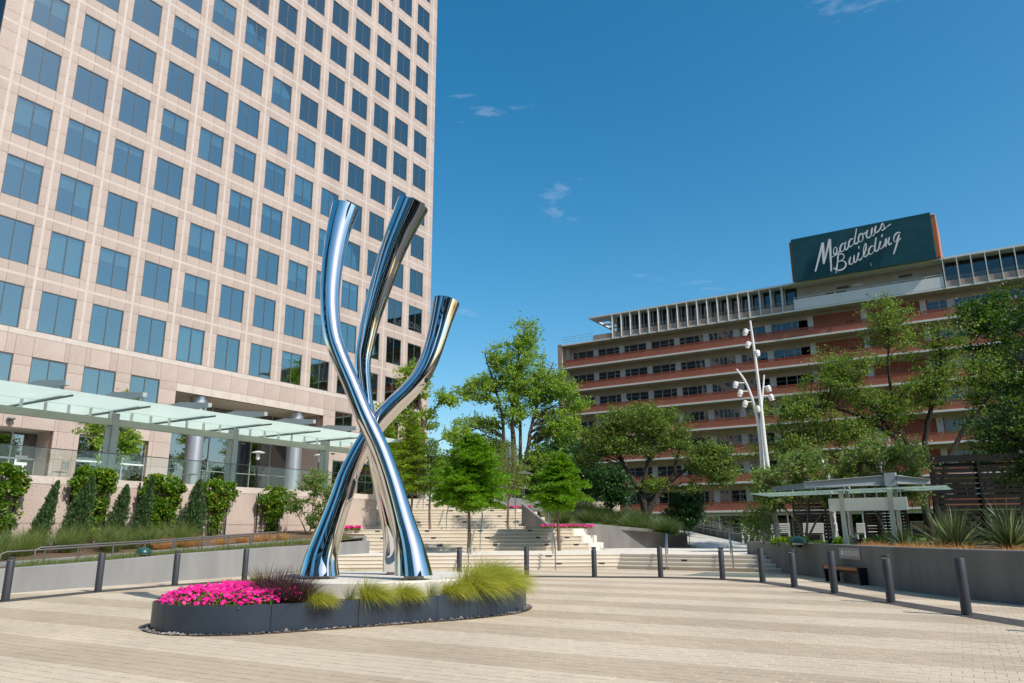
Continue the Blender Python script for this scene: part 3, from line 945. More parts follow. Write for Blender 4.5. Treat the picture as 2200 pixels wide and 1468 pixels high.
# ================================================================ OFFICE TOWER (left)
rnd = random.Random(5)
XT, Y_L, Y_R, Z_TOP = -47.24, 16.98, 58.95, 65.0
tower = root('office_tower', 'tall pink granite office tower with a grid of blue windows', 'building', (XT, 38.0, 3.8))
WY = lambda c: 15.394 + 3.087*c
WZ = lambda r: 39.265 - 3.9*r
WW, WH = 2.08, 2.56
opens = []            # (y0, y1, z0, z1) openings in the stone
for c in range(1, 14):
    for r in range(-6, 7):
        opens.append((WY(c), WY(c)+WW, WZ(r)-WH, WZ(r)))
row7 = [(c, 9.16, 11.72) for c in (1, 2, 3, 4, 10, 11, 12, 13)]
for c, z0, z1 in row7:
    opens.append((WY(c), WY(c)+WW, z0, z1))
REC = (31.1, 44.93, 3.8, 11.18)
LREC = (17.6, 23.4, 3.8, 7.58)
MID = (24.95, 29.53, 3.8, 7.50)
RW8 = [(WY(c), WY(c)+WW, 4.6, 7.5) for c in (10, 11, 12, 13)]
opens += [REC, LREC, MID] + RW8

# core, side walls, roof
box('core', 'room', tower, -78, XT-1.6, Y_L+.3, Y_R-.3, 11.3, Z_TOP-.3)
box('core', 'room', tower, -78, -53.2, Y_L+.3, Y_R-.3, 3.8, 11.29)
box('side_wall', 'dark_cladding', tower, -78, XT-.05, Y_L-.02, Y_L+.28, 3.8, Z_TOP)
box('side_wall', 'granite', tower, -78, XT-.05, Y_R-.28, Y_R+.02, 3.8, Z_TOP)
box('roof', 'concrete_ramp', tower, -78.2, XT+.02, Y_L-.1, Y_R+.1, Z_TOP+.01, Z_TOP+.5)

# backing behind the stone: piers and spandrels leaving the openings free
b = MB()
xa, xb = XT-.40, XT-.045
edges = [Y_L+.3] + [v for c in range(1, 14) for v in (WY(c), WY(c)+WW)] + [Y_R-.3]
for i in range(0, len(edges), 2):
    b.box(xa, xb, edges[i]+.01, edges[i+1]-.01, 13.31, Z_TOP)
for c in range(1, 14):
    zz = [13.31] + [v for r in range(6, -7, -1) for v in (WZ(r)-WH, WZ(r))] + [Z_TOP]
    for i in range(0, len(zz), 2):
        if zz[i+1]-zz[i] > .1: b.box(xa+.003, xb-.003, WY(c)-.02, WY(c)+WW+.02, zz[i]+.01, zz[i+1]-.01)
def cells(ys, zs, op):
    ys, zs = sorted(set(round(v, 3) for v in ys)), sorted(set(round(v, 3) for v in zs))
    for i in range(len(ys)-1):
        for j in range(len(zs)-1):
            cy, cz = (ys[i]+ys[i+1])/2, (zs[j]+zs[j+1])/2
            if not any(a < cy < e and f < cz < g for a, e, f, g in op):
                yield ys[i], ys[i+1], zs[j], zs[j+1]
low_op = [REC, LREC, MID] + RW8 + [(WY(c), WY(c)+WW, z0, z1) for c, z0, z1 in row7]
oy = sorted(v for a, e, f, g in low_op for v in (a, e))
oz = [3.8, 4.6, 7.5, 7.58, 9.16, 11.18, 11.72, 13.31]
for y0, y1, z0, z1 in cells([Y_L+.3, Y_R-.3] + oy, oz, low_op):
    b.box(xa+.006, xb-.006, y0, y1, z0, z1)
b.build('backing', 'granite_joint', tower)

# stone panels with open joints
J = 0.008
panels = []
for c in range(0, 14):
    y0 = WY(c)+WW if c else Y_L
    y1 = WY(c+1) if c < 13 else Y_R
    for r in range(-6, 7):
        t, bt = WZ(r), WZ(r)-WH
        mid = (t+bt)/2
        panels += [(y0, y1, bt, mid), (y0, y1, mid, t), (y0, y1, t, t+1.34)]
    if c:
        ym = WY(c)+WW/2
        for r in range(-6, 7):
            t = WZ(r)
            panels += [(WY(c), ym, t, t+1.34), (ym, WY(c)+WW, t, t+1.34)]
ys = [Y_L] + [16.98+1.5435*k for k in range(1, 27)] + [Y_R] + oy
ys = sorted(ys)
yy = [ys[0]]
for v in ys[1:]:
    if v-yy[-1] > 0.35 or v in oy:
        if v-yy[-1] <= 0.35 and yy[-1] not in oy: yy[-1] = v
        elif v-yy[-1] > 0.01: yy.append(v)
low = list(cells(yy, [3.85, 5.9, 7.54, 9.16, 10.2, 11.18, 11.76, 12.95], low_op))
panels += low
panels += [(y0, y1, a, e) for y0, y1, a, e in cells([Y_L, Y_R] + [Y_L+3.087*k for k in range(1, 14)], [12.95, 13.305], [])]
cp = Vector((0, 0, 1.55))
def seen(p):
    y, z = (p[0]+p[1])/2, (p[2]+p[3])/2
    px, py, dep = to_px(XT, y, z)
    return -40 < px < 1000 and -30 < py
ranked = sorted(panels, key=lambda p: (0 if seen(p) else 1, (Vector((XT, (p[0]+p[1])/2, (p[2]+p[3])/2))-cp).length - 8*min(p[1]-p[0], p[3]-p[2])))
cache = {}
rest = {'granite': MB(), 'granite_light': MB()}
for i, (y0, y1, z0, z1) in enumerate(ranked):
    m = 'granite_light' if (abs(z0-12.95) < .01 or (abs(z0-11.18) < .01 and REC[0]-.1 < y0 and y1 < REC[1]+.1)) else 'granite'
    if i < 300:
        w, h = round(y1-y0, 3), round(z1-z0, 3)
        if (w, h, m) not in cache:
            cache[(w, h, m)] = MB().box(-.045, 0, J, w-J, J, h-J).mesh('granite_panel', m)
        inst('granite_panel', cache[(w, h, m)], (XT, y0, z0), tower)
    else:
        rest[m].box(XT-.045, XT, y0+J, y1-J, z0+J, z1-J)
for m, nm in (('granite', 'granite_cladding'), ('granite_light', 'sill_cladding')):
    if rest[m].v:
        o = rest[m].build(nm, m, tower)
        o['kind'] = 'stuff'
# light stripes let into the stone, crossing at the piers
for c in range(0, 14):
    y0 = WY(c)+WW if c else Y_L+.45
    y1 = WY(c+1) if c < 13 else Y_R
    ym = (y0+y1)/2
    box('light_stripe', 'granite_light', tower, XT-.01, XT+.006, ym-.08, ym+.08, 13.32, Z_TOP-.02)
for r in range(-6, 7):
    zm = WZ(r)+.67
    box('light_stripe', 'granite_light', tower, XT-.01, XT+.003, Y_L+.01, Y_R-.01, zm-.075, zm+.075)

# windows: frame > two panes (and a blind behind many of them)
def frame_mesh(w, h, t=.055, mull=True, d=.09):
    b = MB()
    b.box(-d, -.02, 0, w, 0, t).box(-d, -.02, 0, w, h-t, h).box(-d, -.02, 0, t, t, h-t).box(-d, -.02, w-t, w, t, h-t)
    if mull: b.box(-d+.01, -.035, w/2-.028, w/2+.028, t, h-t)
    return b.mesh('window', 'winframe')
def pane_mesh(w, h):
    return MB().box(-.066, -.058, 0, w, 0, h).mesh('pane', 'towerglass')
fm = frame_mesh(WW, WH)
pm_ = pane_mesh(WW/2-.083, WH-.11)
bl = {}
for k, dr in enumerate((0.45, 0.8, 1.15, 1.6, 2.3)):
    bl[k] = MB().box(-.24, -.22, .06, WW/2-.03, WH-.06-dr, WH-.06).mesh('blind', 'blind')
clm = MB().box(-1.25, -.75, 0, .95, WH-.32, WH-.26).mesh('ceiling_light', 'ceil_light')
def window(c, z1, h=WH, blind=True):
    y = WY(c)
    if abs(h-WH) < .01:
        w = inst('window', fm, (XT, y, z1-h), tower)
        inst('pane', pm_, (XT, y+.055, z1-h+.055), w)
        inst('pane', pm_, (XT, y+WW/2+.028, z1-h+.055), w)
        if blind and rnd.random() < .55:
            ka = rnd.choice((0, 0, 1, 1, 2, 2, 3, 4))
            kb = ka if rnd.random() < .7 else rnd.choice((0, 1, 2, 3))
            inst('blind', bl[ka], (XT, y, z1-h), w)
            inst('blind', bl[kb], (XT, y+WW/2-.03, z1-h), w)
        elif rnd.random() < .45:
            inst('ceiling_light', clm, (XT, y+rnd.uniform(.2, .9), z1-h+rnd.uniform(-.1, .05)), w)
for r in range(-6, 7):
    for c in range(1, 14):
        window(c, WZ(r))
for c, z0, z1 in row7:
    window(c, z1, WH, False)
wr8, pr8 = frame_mesh(WW, 2.9), pane_mesh(WW/2-.083, 2.79)
for a, e, f, g in RW8:
    w = inst('window', wr8, (XT, a, f), tower)
    inst('pane', pr8, (XT, a+.055, f+.055), w)
    inst('pane', pr8, (XT, a+WW/2+.028, f+.055), w)

# deep entrance recess with soffit, silver columns and a glazed wall behind
box('soffit', 'soffit', tower, XT-5.2, XT-.05, REC[0]+.002, REC[1]-.002, 11.19, 11.28)
box('recess_wall', 'granite', tower, XT-5.2, XT-.41, REC[0]-.3, REC[0]-.005, 3.81, 11.18)
box('recess_wall', 'granite', tower, XT-5.2, XT-.41, REC[1]+.005, REC[1]+.3, 3.81, 11.18)
for i, yc in enumerate((33.55, 42.75)):
    o = MB().lathe((XT-.85, yc, 3.81), [(.60, 0), (.60, 3.55), (.588, 3.56), (.588, 3.575), (.60, 3.585), (.60, 7.37)], 36).build('column', 'steel_col', tower, smooth=True)
gw = box('glazed_wall', 'alu', tower, XT-4.08, XT-3.98, REC[0]+.01, REC[1]-.01, 3.81, 3.93)
yk = REC[0]+.01
n = 7
st = (REC[1]-REC[0]-.02)/n
for k in range(n+1):
    MB().box(XT-4.10, XT-3.96, yk+k*st-.035, yk+k*st+.035, 3.94, 11.17).build('mullion', 'alu', gw)
MB().box(XT-4.09, XT-3.97, yk+.04, REC[1]-.05, 9.0, 9.12).build('transom', 'winframe', gw)
MB().box(XT-4.09, XT-3.97, yk+.04, REC[1]-.05, 6.2, 6.26).build('transom', 'alu', gw)
for k in range(n):
    for z0, z1 in ((3.95, 6.19), (6.27, 8.99), (9.13, 11.16)):
        MB().box(XT-4.035, XT-4.02, yk+k*st+.04, yk+(k+1)*st-.04, z0, z1).build('pane', 'lobby_glass', gw)
box('lobby_back', 'tan_wall', tower, -53.1, -53.0, REC[0]+.1, REC[1]-.1, 3.9, 11.1)
for k in range(6):
    box('lobby_shelf', 'winframe', tower, -52.95, -52.8, REC[0]+1.0+2.2*k, REC[0]+2.6+2.2*k, 4.0, 8.2+.4*(k % 3))

def storefront(y0, y1, z1, xs, cols, doorcol):
    g = box('storefront', 'alu', tower, xs-.06, xs+.06, y0, y1, 3.82, 3.92)
    w = (y1-y0)/cols
    for k in range(cols+1):
        MB().box(xs-.05, xs+.05, max(y0, y0+k*w-.04), min(y1, y0+k*w+.04), 3.93, z1).build('mullion', 'alu', g)
    MB().box(xs-.045, xs+.045, y0+.05, y1-.05, 5.9, 6.0).build('transom', 'white_paint', g)
    MB().box(xs-.045, xs+.045, y0+.05, y1-.05, z1-.09, z1).build('transom', 'alu', g)
    for k in range(cols):
        for a, e in ((3.93, 5.89), (6.01, z1-.1)):
            MB().box(xs-.008, xs+.002, y0+k*w+.05, y0+(k+1)*w-.05, a, e).build('pane', 'lobby_glass', g)
    MB().box(xs+.02, xs+.05, y0+doorcol*w+.06, y0+doorcol*w+.14, 3.95, 5.85).build('door_stile', 'white_paint', g)
storefront(LREC[0], LREC[1], LREC[3], XT-1.75, 4, 2)
box('soffit', 'soffit', tower, XT-1.75, XT-.05, LREC[0]-.2, LREC[1]-.003, LREC[3]+.005, LREC[3]+.1)
box('recess_wall', 'granite', tower, XT-2.0, XT-.41, LREC[1]+.003, LREC[1]+.3, 3.81, LREC[3])
storefront(MID[0], MID[1], MID[3], XT-.3, 3, 1)
box('ground_room', 'room', tower, -52.9, -52.7, 17.5, 31.0, 3.85, 11.1)
# white geometric mark on the left shopfront's glass
for k, (a, e) in enumerate(((0, .3), (.4, .7), (.8, 1.1), (1.2, 1.5), (1.6, 1.9))):
    mk = MB().box(XT-1.67, XT-1.66, 22.25, 22.95, 4.35+a, 4.35+e-.12)
    mk.box(XT-1.67, XT-1.66, 22.25+(k % 3)*.22, 22.36+(k % 3)*.22, 4.35+e-.12, 4.35+e+.1)
    mk.build('door_decal', 'white_paint', tower)
# wall lamp
MB().lathe((XT+.16, 20.9, 7.75), [(.10, 0), (.10, .18), (.22, .2), (.2, .28)], 12).build('wall_lamp', 'winframe', tower)

# ---------------- glass canopy on the terrace
GZ = 7.12
can = root('glass_canopy', 'long frosted green glass canopy on grey columns before the tower', 'canopy', (-34.3, 26, 3.88))
CY = [12.9, 19.55, 26.2, 32.85]
for y in CY:
    c_ = MB().box(-34.52, -34.02, y-.14, y+.14, 3.88, 6.98)
    c_.box(-34.42, -34.12, y-.24, y+.24, 3.88, 6.40)
    c_.build('column', 'canopy_steel', can)
    MB().tube([(-34.0, y+.30, 6.25), (-34.0, y+.55, 6.25)], .05, 8).build('spotlight', 'winframe', can)
MB().box(-34.38, -34.06, 9.0, 36.2, 6.42, 6.72).build('beam', 'canopy_beam', can)
for k in range(28):
    y = 9.6+k*.98
    MB().box(-34.26, -34.18, y-.05, y+.05, 6.73, GZ-.015).build('spacer', 'white_paint', can)
for k in range(8):
    y0, y1 = 9.3+k*3.4, 9.3+(k+1)*3.4-.02
    for (x0, x1, z0, z1) in ((-37.6, -34.25, GZ, GZ+.02), (-34.23, -30.95, GZ+.02, GZ+.04)):
        MB().box(x0, x1, y0, y1, z0, z1).build('glass_panel', 'canopy_glass', can)
    # tapered arm above the glass
    ya = y0-.01
    if k:
        a = MB()
        for xh in (-36.4, -34.3, -32.4): a.box(xh-.03, xh+.03, ya-.03, ya+.03, GZ+.05, GZ+.425)
        prof = [(-37.3, .18), (-34.3, .46), (-31.9, .20)]
        for i in range(2):
            (xa_, ha), (xb_, hb) = prof[i], prof[i+1]
            zt = GZ+.42
            n0 = len(a.v)
            for (x, h) in ((xa_, ha), (xb_, hb)):
                a.v += [(x, ya-.10, zt), (x, ya+.10, zt), (x, ya+.10, zt+h), (x, ya-.10, zt+h)]
            a.f += [(n0, n0+4, n0+5, n0+1), (n0+1, n0+5, n0+6, n0+2), (n0+2, n0+6, n0+7, n0+3), (n0+3, n0+7, n0+4, n0), (n0, n0+1, n0+2, n0+3), (n0+4, n0+7, n0+6, n0+5)]
        a.build('arm', 'canopy_steel', can)
        MB().box(-36.9, -31.4, ya-.03, ya+.03, GZ-.10, GZ-.03).build('glass_bracket', 'winframe', can)

# ---------------- glass railing along the terrace edge
gr = root('glass_railing', 'clear glass railing with slim steel top rail on the terrace edge', 'railing', (-33.2, 20, 3.88))
for i in range(18):
    y0, y1 = 4.1+i*1.79, 4.1+(i+1)*1.79-.03
    MB().box(-33.21, -33.195, y0, y1, 3.89, 5.02).build('glass_panel', 'clear_glass', gr)
MB().box(-33.225, -33.18, 4.1, 36.2, 5.025, 5.06).build('top_rail', 'rail_dark', gr)
gr2 = root('glass_railing', 'glass railing at the terrace corner beside the upper steps', 'railing', (-37.7, 40, 3.88))
for i in range(7):
    MB().box(-37.71, -37.695, 36.4+i*1.2, 36.4+(i+1)*1.2-.03, 3.89, 5.02).build('glass_panel', 'clear_glass', gr2)
MB().box(-37.725, -37.68, 36.4, 44.8, 5.025, 5.06).build('top_rail', 'rail_dark', gr2)

# ---------------- lamp posts and cafe tables on the terrace
def path_lamp(x, y, label):
    t = root('path_lamp', label, 'lamp', (x, y, 3.81), 'lamp posts on the terrace')
    MB().tube([(x, y, 3.81), (x, y, 6.2)], .05, 8).build('post', 'black', t)
    MB().lathe((x, y, 6.2), [(.08, 0), (.13, .12), (.11, .42), (.05, .45)], 10).build('lantern', 'white_paint', t, smooth=True)
    MB().lathe((x, y, 6.66), [(.42, 0), (.40, .05), (.10, .12)], 14).build('shade', 'pale_metal', t)
path_lamp(-40.5, 33.0, 'thin lamp post with round pale shade between the silver columns')
path_lamp(-38.6, 36.6, 'thin black lamp post right of the second silver column')
def cafe_table(x, y, label):
    t = root('cafe_table', label, 'table', (x, y, 3.81), 'cafe tables on the terrace')
    MB().lathe((x, y, 4.50), [(.42, 0), (.42, .03)], 18).build('table_top', 'pale_metal', t)
    MB().tube([(x, y, 3.83), (x, y, 4.5)], .035, 8).build('leg', 'pale_metal', t)
    MB().lathe((x, y, 3.81), [(.25, 0), (.22, .02)], 14).build('base', 'pale_metal', t)
def cafe_chair(x, y, rz, label):
    t = root('cafe_chair', label, 'chair', (x, y, 3.81), 'cafe chairs on the terrace', rz)
    OFF[t] = Vector((0, 0, 0))
    MB().box(-.22, .22, -.22, .22, .43, .46).build('seat', 'pale_metal', t)
    bk = MB()
    for i in range(5): bk.box(-.21, .21, .20, .215, .55+.08*i, .59+.08*i)
    bk.tube([(-.21, .2, .45), (-.21, .24, .92)], .012, 5).tube([(.21, .2, .45), (.21, .24, .92)], .012, 5)
    bk.build('backrest', 'pale_metal', t)
    for a in (-.2, .2):
        for c in (-.2, .2):
            MB().tube([(a, c, .43), (a*1.15, c*1.15, 0)], .012, 5).build('leg', 'pale_metal', t)
cafe_table(-35.0, 24.3, 'round pale cafe table left of the first silver column')
cafe_chair(-35.2, 25.3, .5, 'pale wire cafe chair right of the round table on the terrace')
cafe_chair(-35.3, 18.0, -1.2, 'pale slatted cafe chair near the left shopfront on the terrace')
# ================================================================ BRICK OFFICE BUILDING (right, behind the trees)
rnd = random.Random(9)
YM, X0, X1 = 100.0, -54.0, 30.0
mb = root('brick_office_building', 'long mid-century office building with red brick balconies and rooftop sign', 'building', (-20, YM, 0.4))
ZK = [29.42-3.64*k for k in range(8)]           # underside of the white slab edges
CORE = (-18.1, -4.2)                            # brick stair core
# slabs, brick parapets with a pierced course
for k, z in enumerate(ZK):
    box('floor_slab', 'cream', mb, X0, X1, YM+.02, YM+3.0, z+.03, z+.25)
    sl = MB()
    sl.box(X0, X1, YM-.10, YM+.06, z, z+.20)
    sl.build('slab_edge', 'cream_white', mb)
    if k == 0: continue
    box('brick_parapet', 'brick', mb, X0+.3, X1, YM+.04, YM+.24, z+.252, z+1.02)
    pb = MB()
    x, i = X0+.3, 0
    while x < X1:
        pb.box(x, x+.22, YM+.045, YM+.235, z+1.02, z+1.15)
        pb.box(x+.20, x+.42, YM+.05, YM+.23, z+1.15, z+1.28)
        x += .40
    o = pb.build('pierced_course', 'brick_block', mb)
    o['kind'] = 'stuff'
    box('parapet_cap', 'brick_block', mb, X0+.3, X1, YM+.04, YM+.24, z+1.28, z+1.36)
# back wall of the balconies: cream piers and heads, steel windows, brick core
WB = 4.33
bays = []
x = -53.3
while x < X1-1:
    bays.append(x)
    x += WB
ZW0, ZW1 = 1.15, 2.95
def win_mesh(w, h, op=1):
    f = MB()
    t = .05
    f.box(0, w, -.10, .02, 0, t).box(0, w, -.10, .02, h-t, h).box(0, t, -.10, .02, t, h-t).box(w-t, w, -.10, .02, t, h-t)
    xs = (w*.38, w*.76) if op else (w*.24, w*.62)
    for xx in xs: f.box(xx-.045, xx+.045, -.095, .015, t, h-t)
    hx = (w*.76, w-t) if op else (t, w*.24)
    f.box(hx[0], hx[1], -.09, .01, h*.70-.03, h*.70+.03)
    rails = (t, w*.76) if op else (w*.24, w-t)
    for q in (.34, .66): f.box(rails[0]+.02, rails[1]-.02, -.075, -.03, h*q-.014, h*q+.014)
    return f.mesh('window', 'm_frame')
PW = .78
wf = {o_: win_mesh(WB-PW, ZW1-ZW0, o_) for o_ in (0, 1)}
def pane3(w, h, op):
    xs = [0, w*.38, w*.76, w] if op else [0, w*.24, w*.62, w]
    return [MB().box(xs[i]+.05, xs[i+1]-.05, -.05, -.042, .05, h-.05).mesh('pane', 'm_glass') for i in range(3)]
wp = {o_: pane3(WB-PW, ZW1-ZW0, o_) for o_ in (0, 1)}
shade_m = MB().box(.06, WB-PW-.06, .10, .12, ZW1-ZW0-.95, ZW1-ZW0-.05).mesh('blind', 'cream_white')
YB = YM+2.3
for k, z in enumerate(ZK):
    if k == 0: continue
    zu = ZK[k-1]
    box('wall_head', 'cream', mb, X0, X1, YB, YB+.3, z+ZW1+.005, zu+.03)
    box('wall_sill', 'cream', mb, X0, X1, YB, YB+.3, z+.252, z+ZW0-.005)
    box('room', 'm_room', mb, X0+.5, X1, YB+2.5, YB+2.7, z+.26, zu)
    for bi, bx in enumerate(bays):
        if CORE[0]-.4 < bx+1.5 < CORE[1]:
            continue
        box('pier', 'cream_white', mb, bx-PW, bx, YB-.06, YB+.3, z+.255, z+ZW1+.05)
        op = bi % 2
        w = inst('window', wf[op], (bx, YB+.12, z+ZW0), mb)
        for pmesh in wp[op]:
            inst('pane', pmesh, (bx, YB+.12, z+ZW0), w)
        if rnd.random() < .16: inst('blind', shade_m, (bx, YB+.12, z+ZW0), w)
    box('core_wall', 'brick', mb, CORE[0], CORE[1], YB-.08, YB-.002, z+.255, z+3.25)
    for px in (CORE[0]+.2, -11.4, CORE[1]-.5):
        box('pier', 'cream_white', mb, px-.35, px+.35, YB-.16, YB-.085, z+.255, z+3.27)
    dr = box('door', 'orange_brick', mb, -14.6, -13.6, YB-.14, YB-.085, z+.26, z+2.1)
    MB().box(-13.5, -12.4, YB-.13, YB-.083, z+.26, z+2.0).build('door_opening', 'm_room', dr)
# left end wall
box('end_wall', 'pinkstone', mb, X0-.75, X0-.02, YM-.05, YM+14, 0.3, 29.75)
box('end_pier', 'cream', mb, X0, X0+.55, YM+1.2, YM+2.6, 0.3, 29.4)
# ground floor: slim white posts, dark glazing, pale piers, brick by the door
box('ground_head', 'cream', mb, X0, X1, YM+.3, YM+.5, ZK[7]-.45, ZK[7]-.005)
for i in range(17):
    x = -40+i*4.33
    MB().tube([(x, YM+.35, .35), (x, YM+.35, ZK[7]-.46)], .09, 8).build('post', 'white_paint', mb)
for i in range(14):
    x = -44+i*4.33
    if not (-14 < x < -4):
        box('ground_pier', 'cream', mb, x-.5, x+.5, YM+3.2, YM+3.6, .35, ZK[7])
        g = box('ground_window', 'winframe', mb, x+.52, x+3.80, YM+3.4, YM+3.5, .35, .6)
        for q in range(3):
            MB().box(x+.54+q*1.09, x+.54+(q+1)*1.09-.05, YM+3.42, YM+3.43, .61, 3.5).build('pane', 'm_glass', g)
box('ground_room', 'm_room', mb, X0, X1, YM+6, YM+6.3, .3, 3.9)
box('entrance_wall', 'brick', mb, -14.0, -9.4, YM+3.1, YM+3.4, .35, 3.9)
box('entrance_wall', 'brick', mb, -6.2, -3.4, YM+3.1, YM+3.4, .35, 3.9)
dd = box('entrance_door', 'alu', mb, -9.3, -6.3, YM+3.2, YM+3.3, 2.5, 2.62)
for x in (-9.3, -7.8, -6.42): MB().box(x, x+.12, YM+3.2, YM+3.3, .35, 2.49).build('door_frame', 'alu', dd)
for x in (-9.16, -7.66): MB().box(x, x+1.22, YM+3.24, YM+3.25, .4, 2.48).build('pane', 'm_glass', dd)
box('notice', 'white_paint', mb, -12.6, -12.0, YM+3.05, YM+3.09, 1.7, 2.0)
# penthouse behind upright fins
Z0 = ZK[0]+.25
box('roof_slab', 'cream_white', mb, -49.3, X1, YM-.12, YM+1.9, 33.12, 33.34)
rs = MB()                                            # open-work eave at the left end
for (a, e, c, d_) in ((-49.3, -48.9, 1.91, 12), (-47.2, -45.5, 1.91, 12)):
    rs.box(a, e, YM+c, YM+d_, 33.125, 33.335)
for q in range(5): rs.box(-48.89, -47.21, YM+1.91+2.3*q, YM+1.91+2.3*q+.8, 33.13, 33.33)
rs.build('eave_frame', 'cream_white', mb)
box('roof_slab', 'cream', mb, -45.4, X1, YM+1.95, YM+13, 33.13, 33.33)
def fins(xa, n, stp):
    for i in range(n):
        x = xa+stp*i
        box('fin', 'fin', mb, x-.05, x+.05, YM-.16, YM+.75, Z0-.12, 33.11)
        box('stone_panel', 'pinkstone', mb, x+.055, x+stp-.055, YM-.02, YM+.10, Z0+.005, Z0+.75)
    for zz in (1.0, 1.22):
        MB().tube([(xa, YM+.05, Z0+zz), (xa+n*stp, YM+.05, Z0+zz)], .025, 5).build('rail', 'rail', mb)
    w = box('penthouse_window', 'm_frame', mb, xa+.2, xa+n*stp, YM+1.55, YM+1.70, Z0+.01, Z0+.30)
    for i in range(n):
        MB().box(xa+stp*i+.16, xa+stp*(i+1)-.02, YM+1.6, YM+1.615, Z0+.31, 33.1).build('pane', 'm_glass', w)
        MB().box(xa+stp*i-.01, xa+stp*i+.14, YM+1.56, YM+1.68, Z0+.31, 33.1).build('mullion', 'm_frame', w)
fins(-45.4, 18, 1.45)
fins(-1.9, 20, 1.45)
box('penthouse_back', 'm_room', mb, -45.2, X1, YM+3.2, YM+3.4, Z0, 33.12)
box('stone_panel', 'pinkstone', mb, -48.6, -45.5, YM-.02, YM+.3, Z0+.005, Z0+.75)
rr = MB()
for zz in (.35, .75, 1.1): rr.tube([(X0, YM+.1, Z0+zz), (-48.7, YM+.1, Z0+zz)], .022, 5)
for i in range(5): rr.tube([(X0+i*1.3, YM+.1, Z0), (X0+i*1.3, YM+.1, Z0+1.12)], .022, 5)
rr.build('roof_rail', 'rail', mb)
# gap under the sign: grey back wall, white parapet
box('back_wall', 'cream', mb, -19.2, -2.1, YM+1.9, YM+2.1, Z0, 33.1)
box('white_parapet', 'cream_white', mb, -19.3, -2.05, YM-.08, YM+.08, Z0+.005, Z0+1.35)
pr = MB().tube([(-19.3, YM, Z0+1.6), (-2.0, YM, Z0+1.6)], .03, 6)
for i in range(11): pr.tube([(-19.2+i*1.7, YM, Z0+1.35), (-19.2+i*1.7, YM, Z0+1.6)], .025, 5)
pr.build('parapet_rail', 'white_paint', mb)
box('roof_door', 'brick_block', mb, -15.6, -14.6, YM+1.85, YM+1.89, Z0+.1, Z0+2.2)
box('roof_door', 'm_room', mb, -14.3, -13.1, YM+1.85, YM+1.89, Z0+.1, Z0+2.1)
for xx, zz in ((-14.2, 2.4), (-6.9, 2.6)):
    box('vent', 'winframe', mb, xx, xx+1.5, YM+1.85, YM+1.89, Z0+zz, Z0+zz+.3)
box('vent', 'cream_white', mb, -12.3, -11.0, YM+1.85, YM+1.89, Z0+2.4, Z0+2.75)
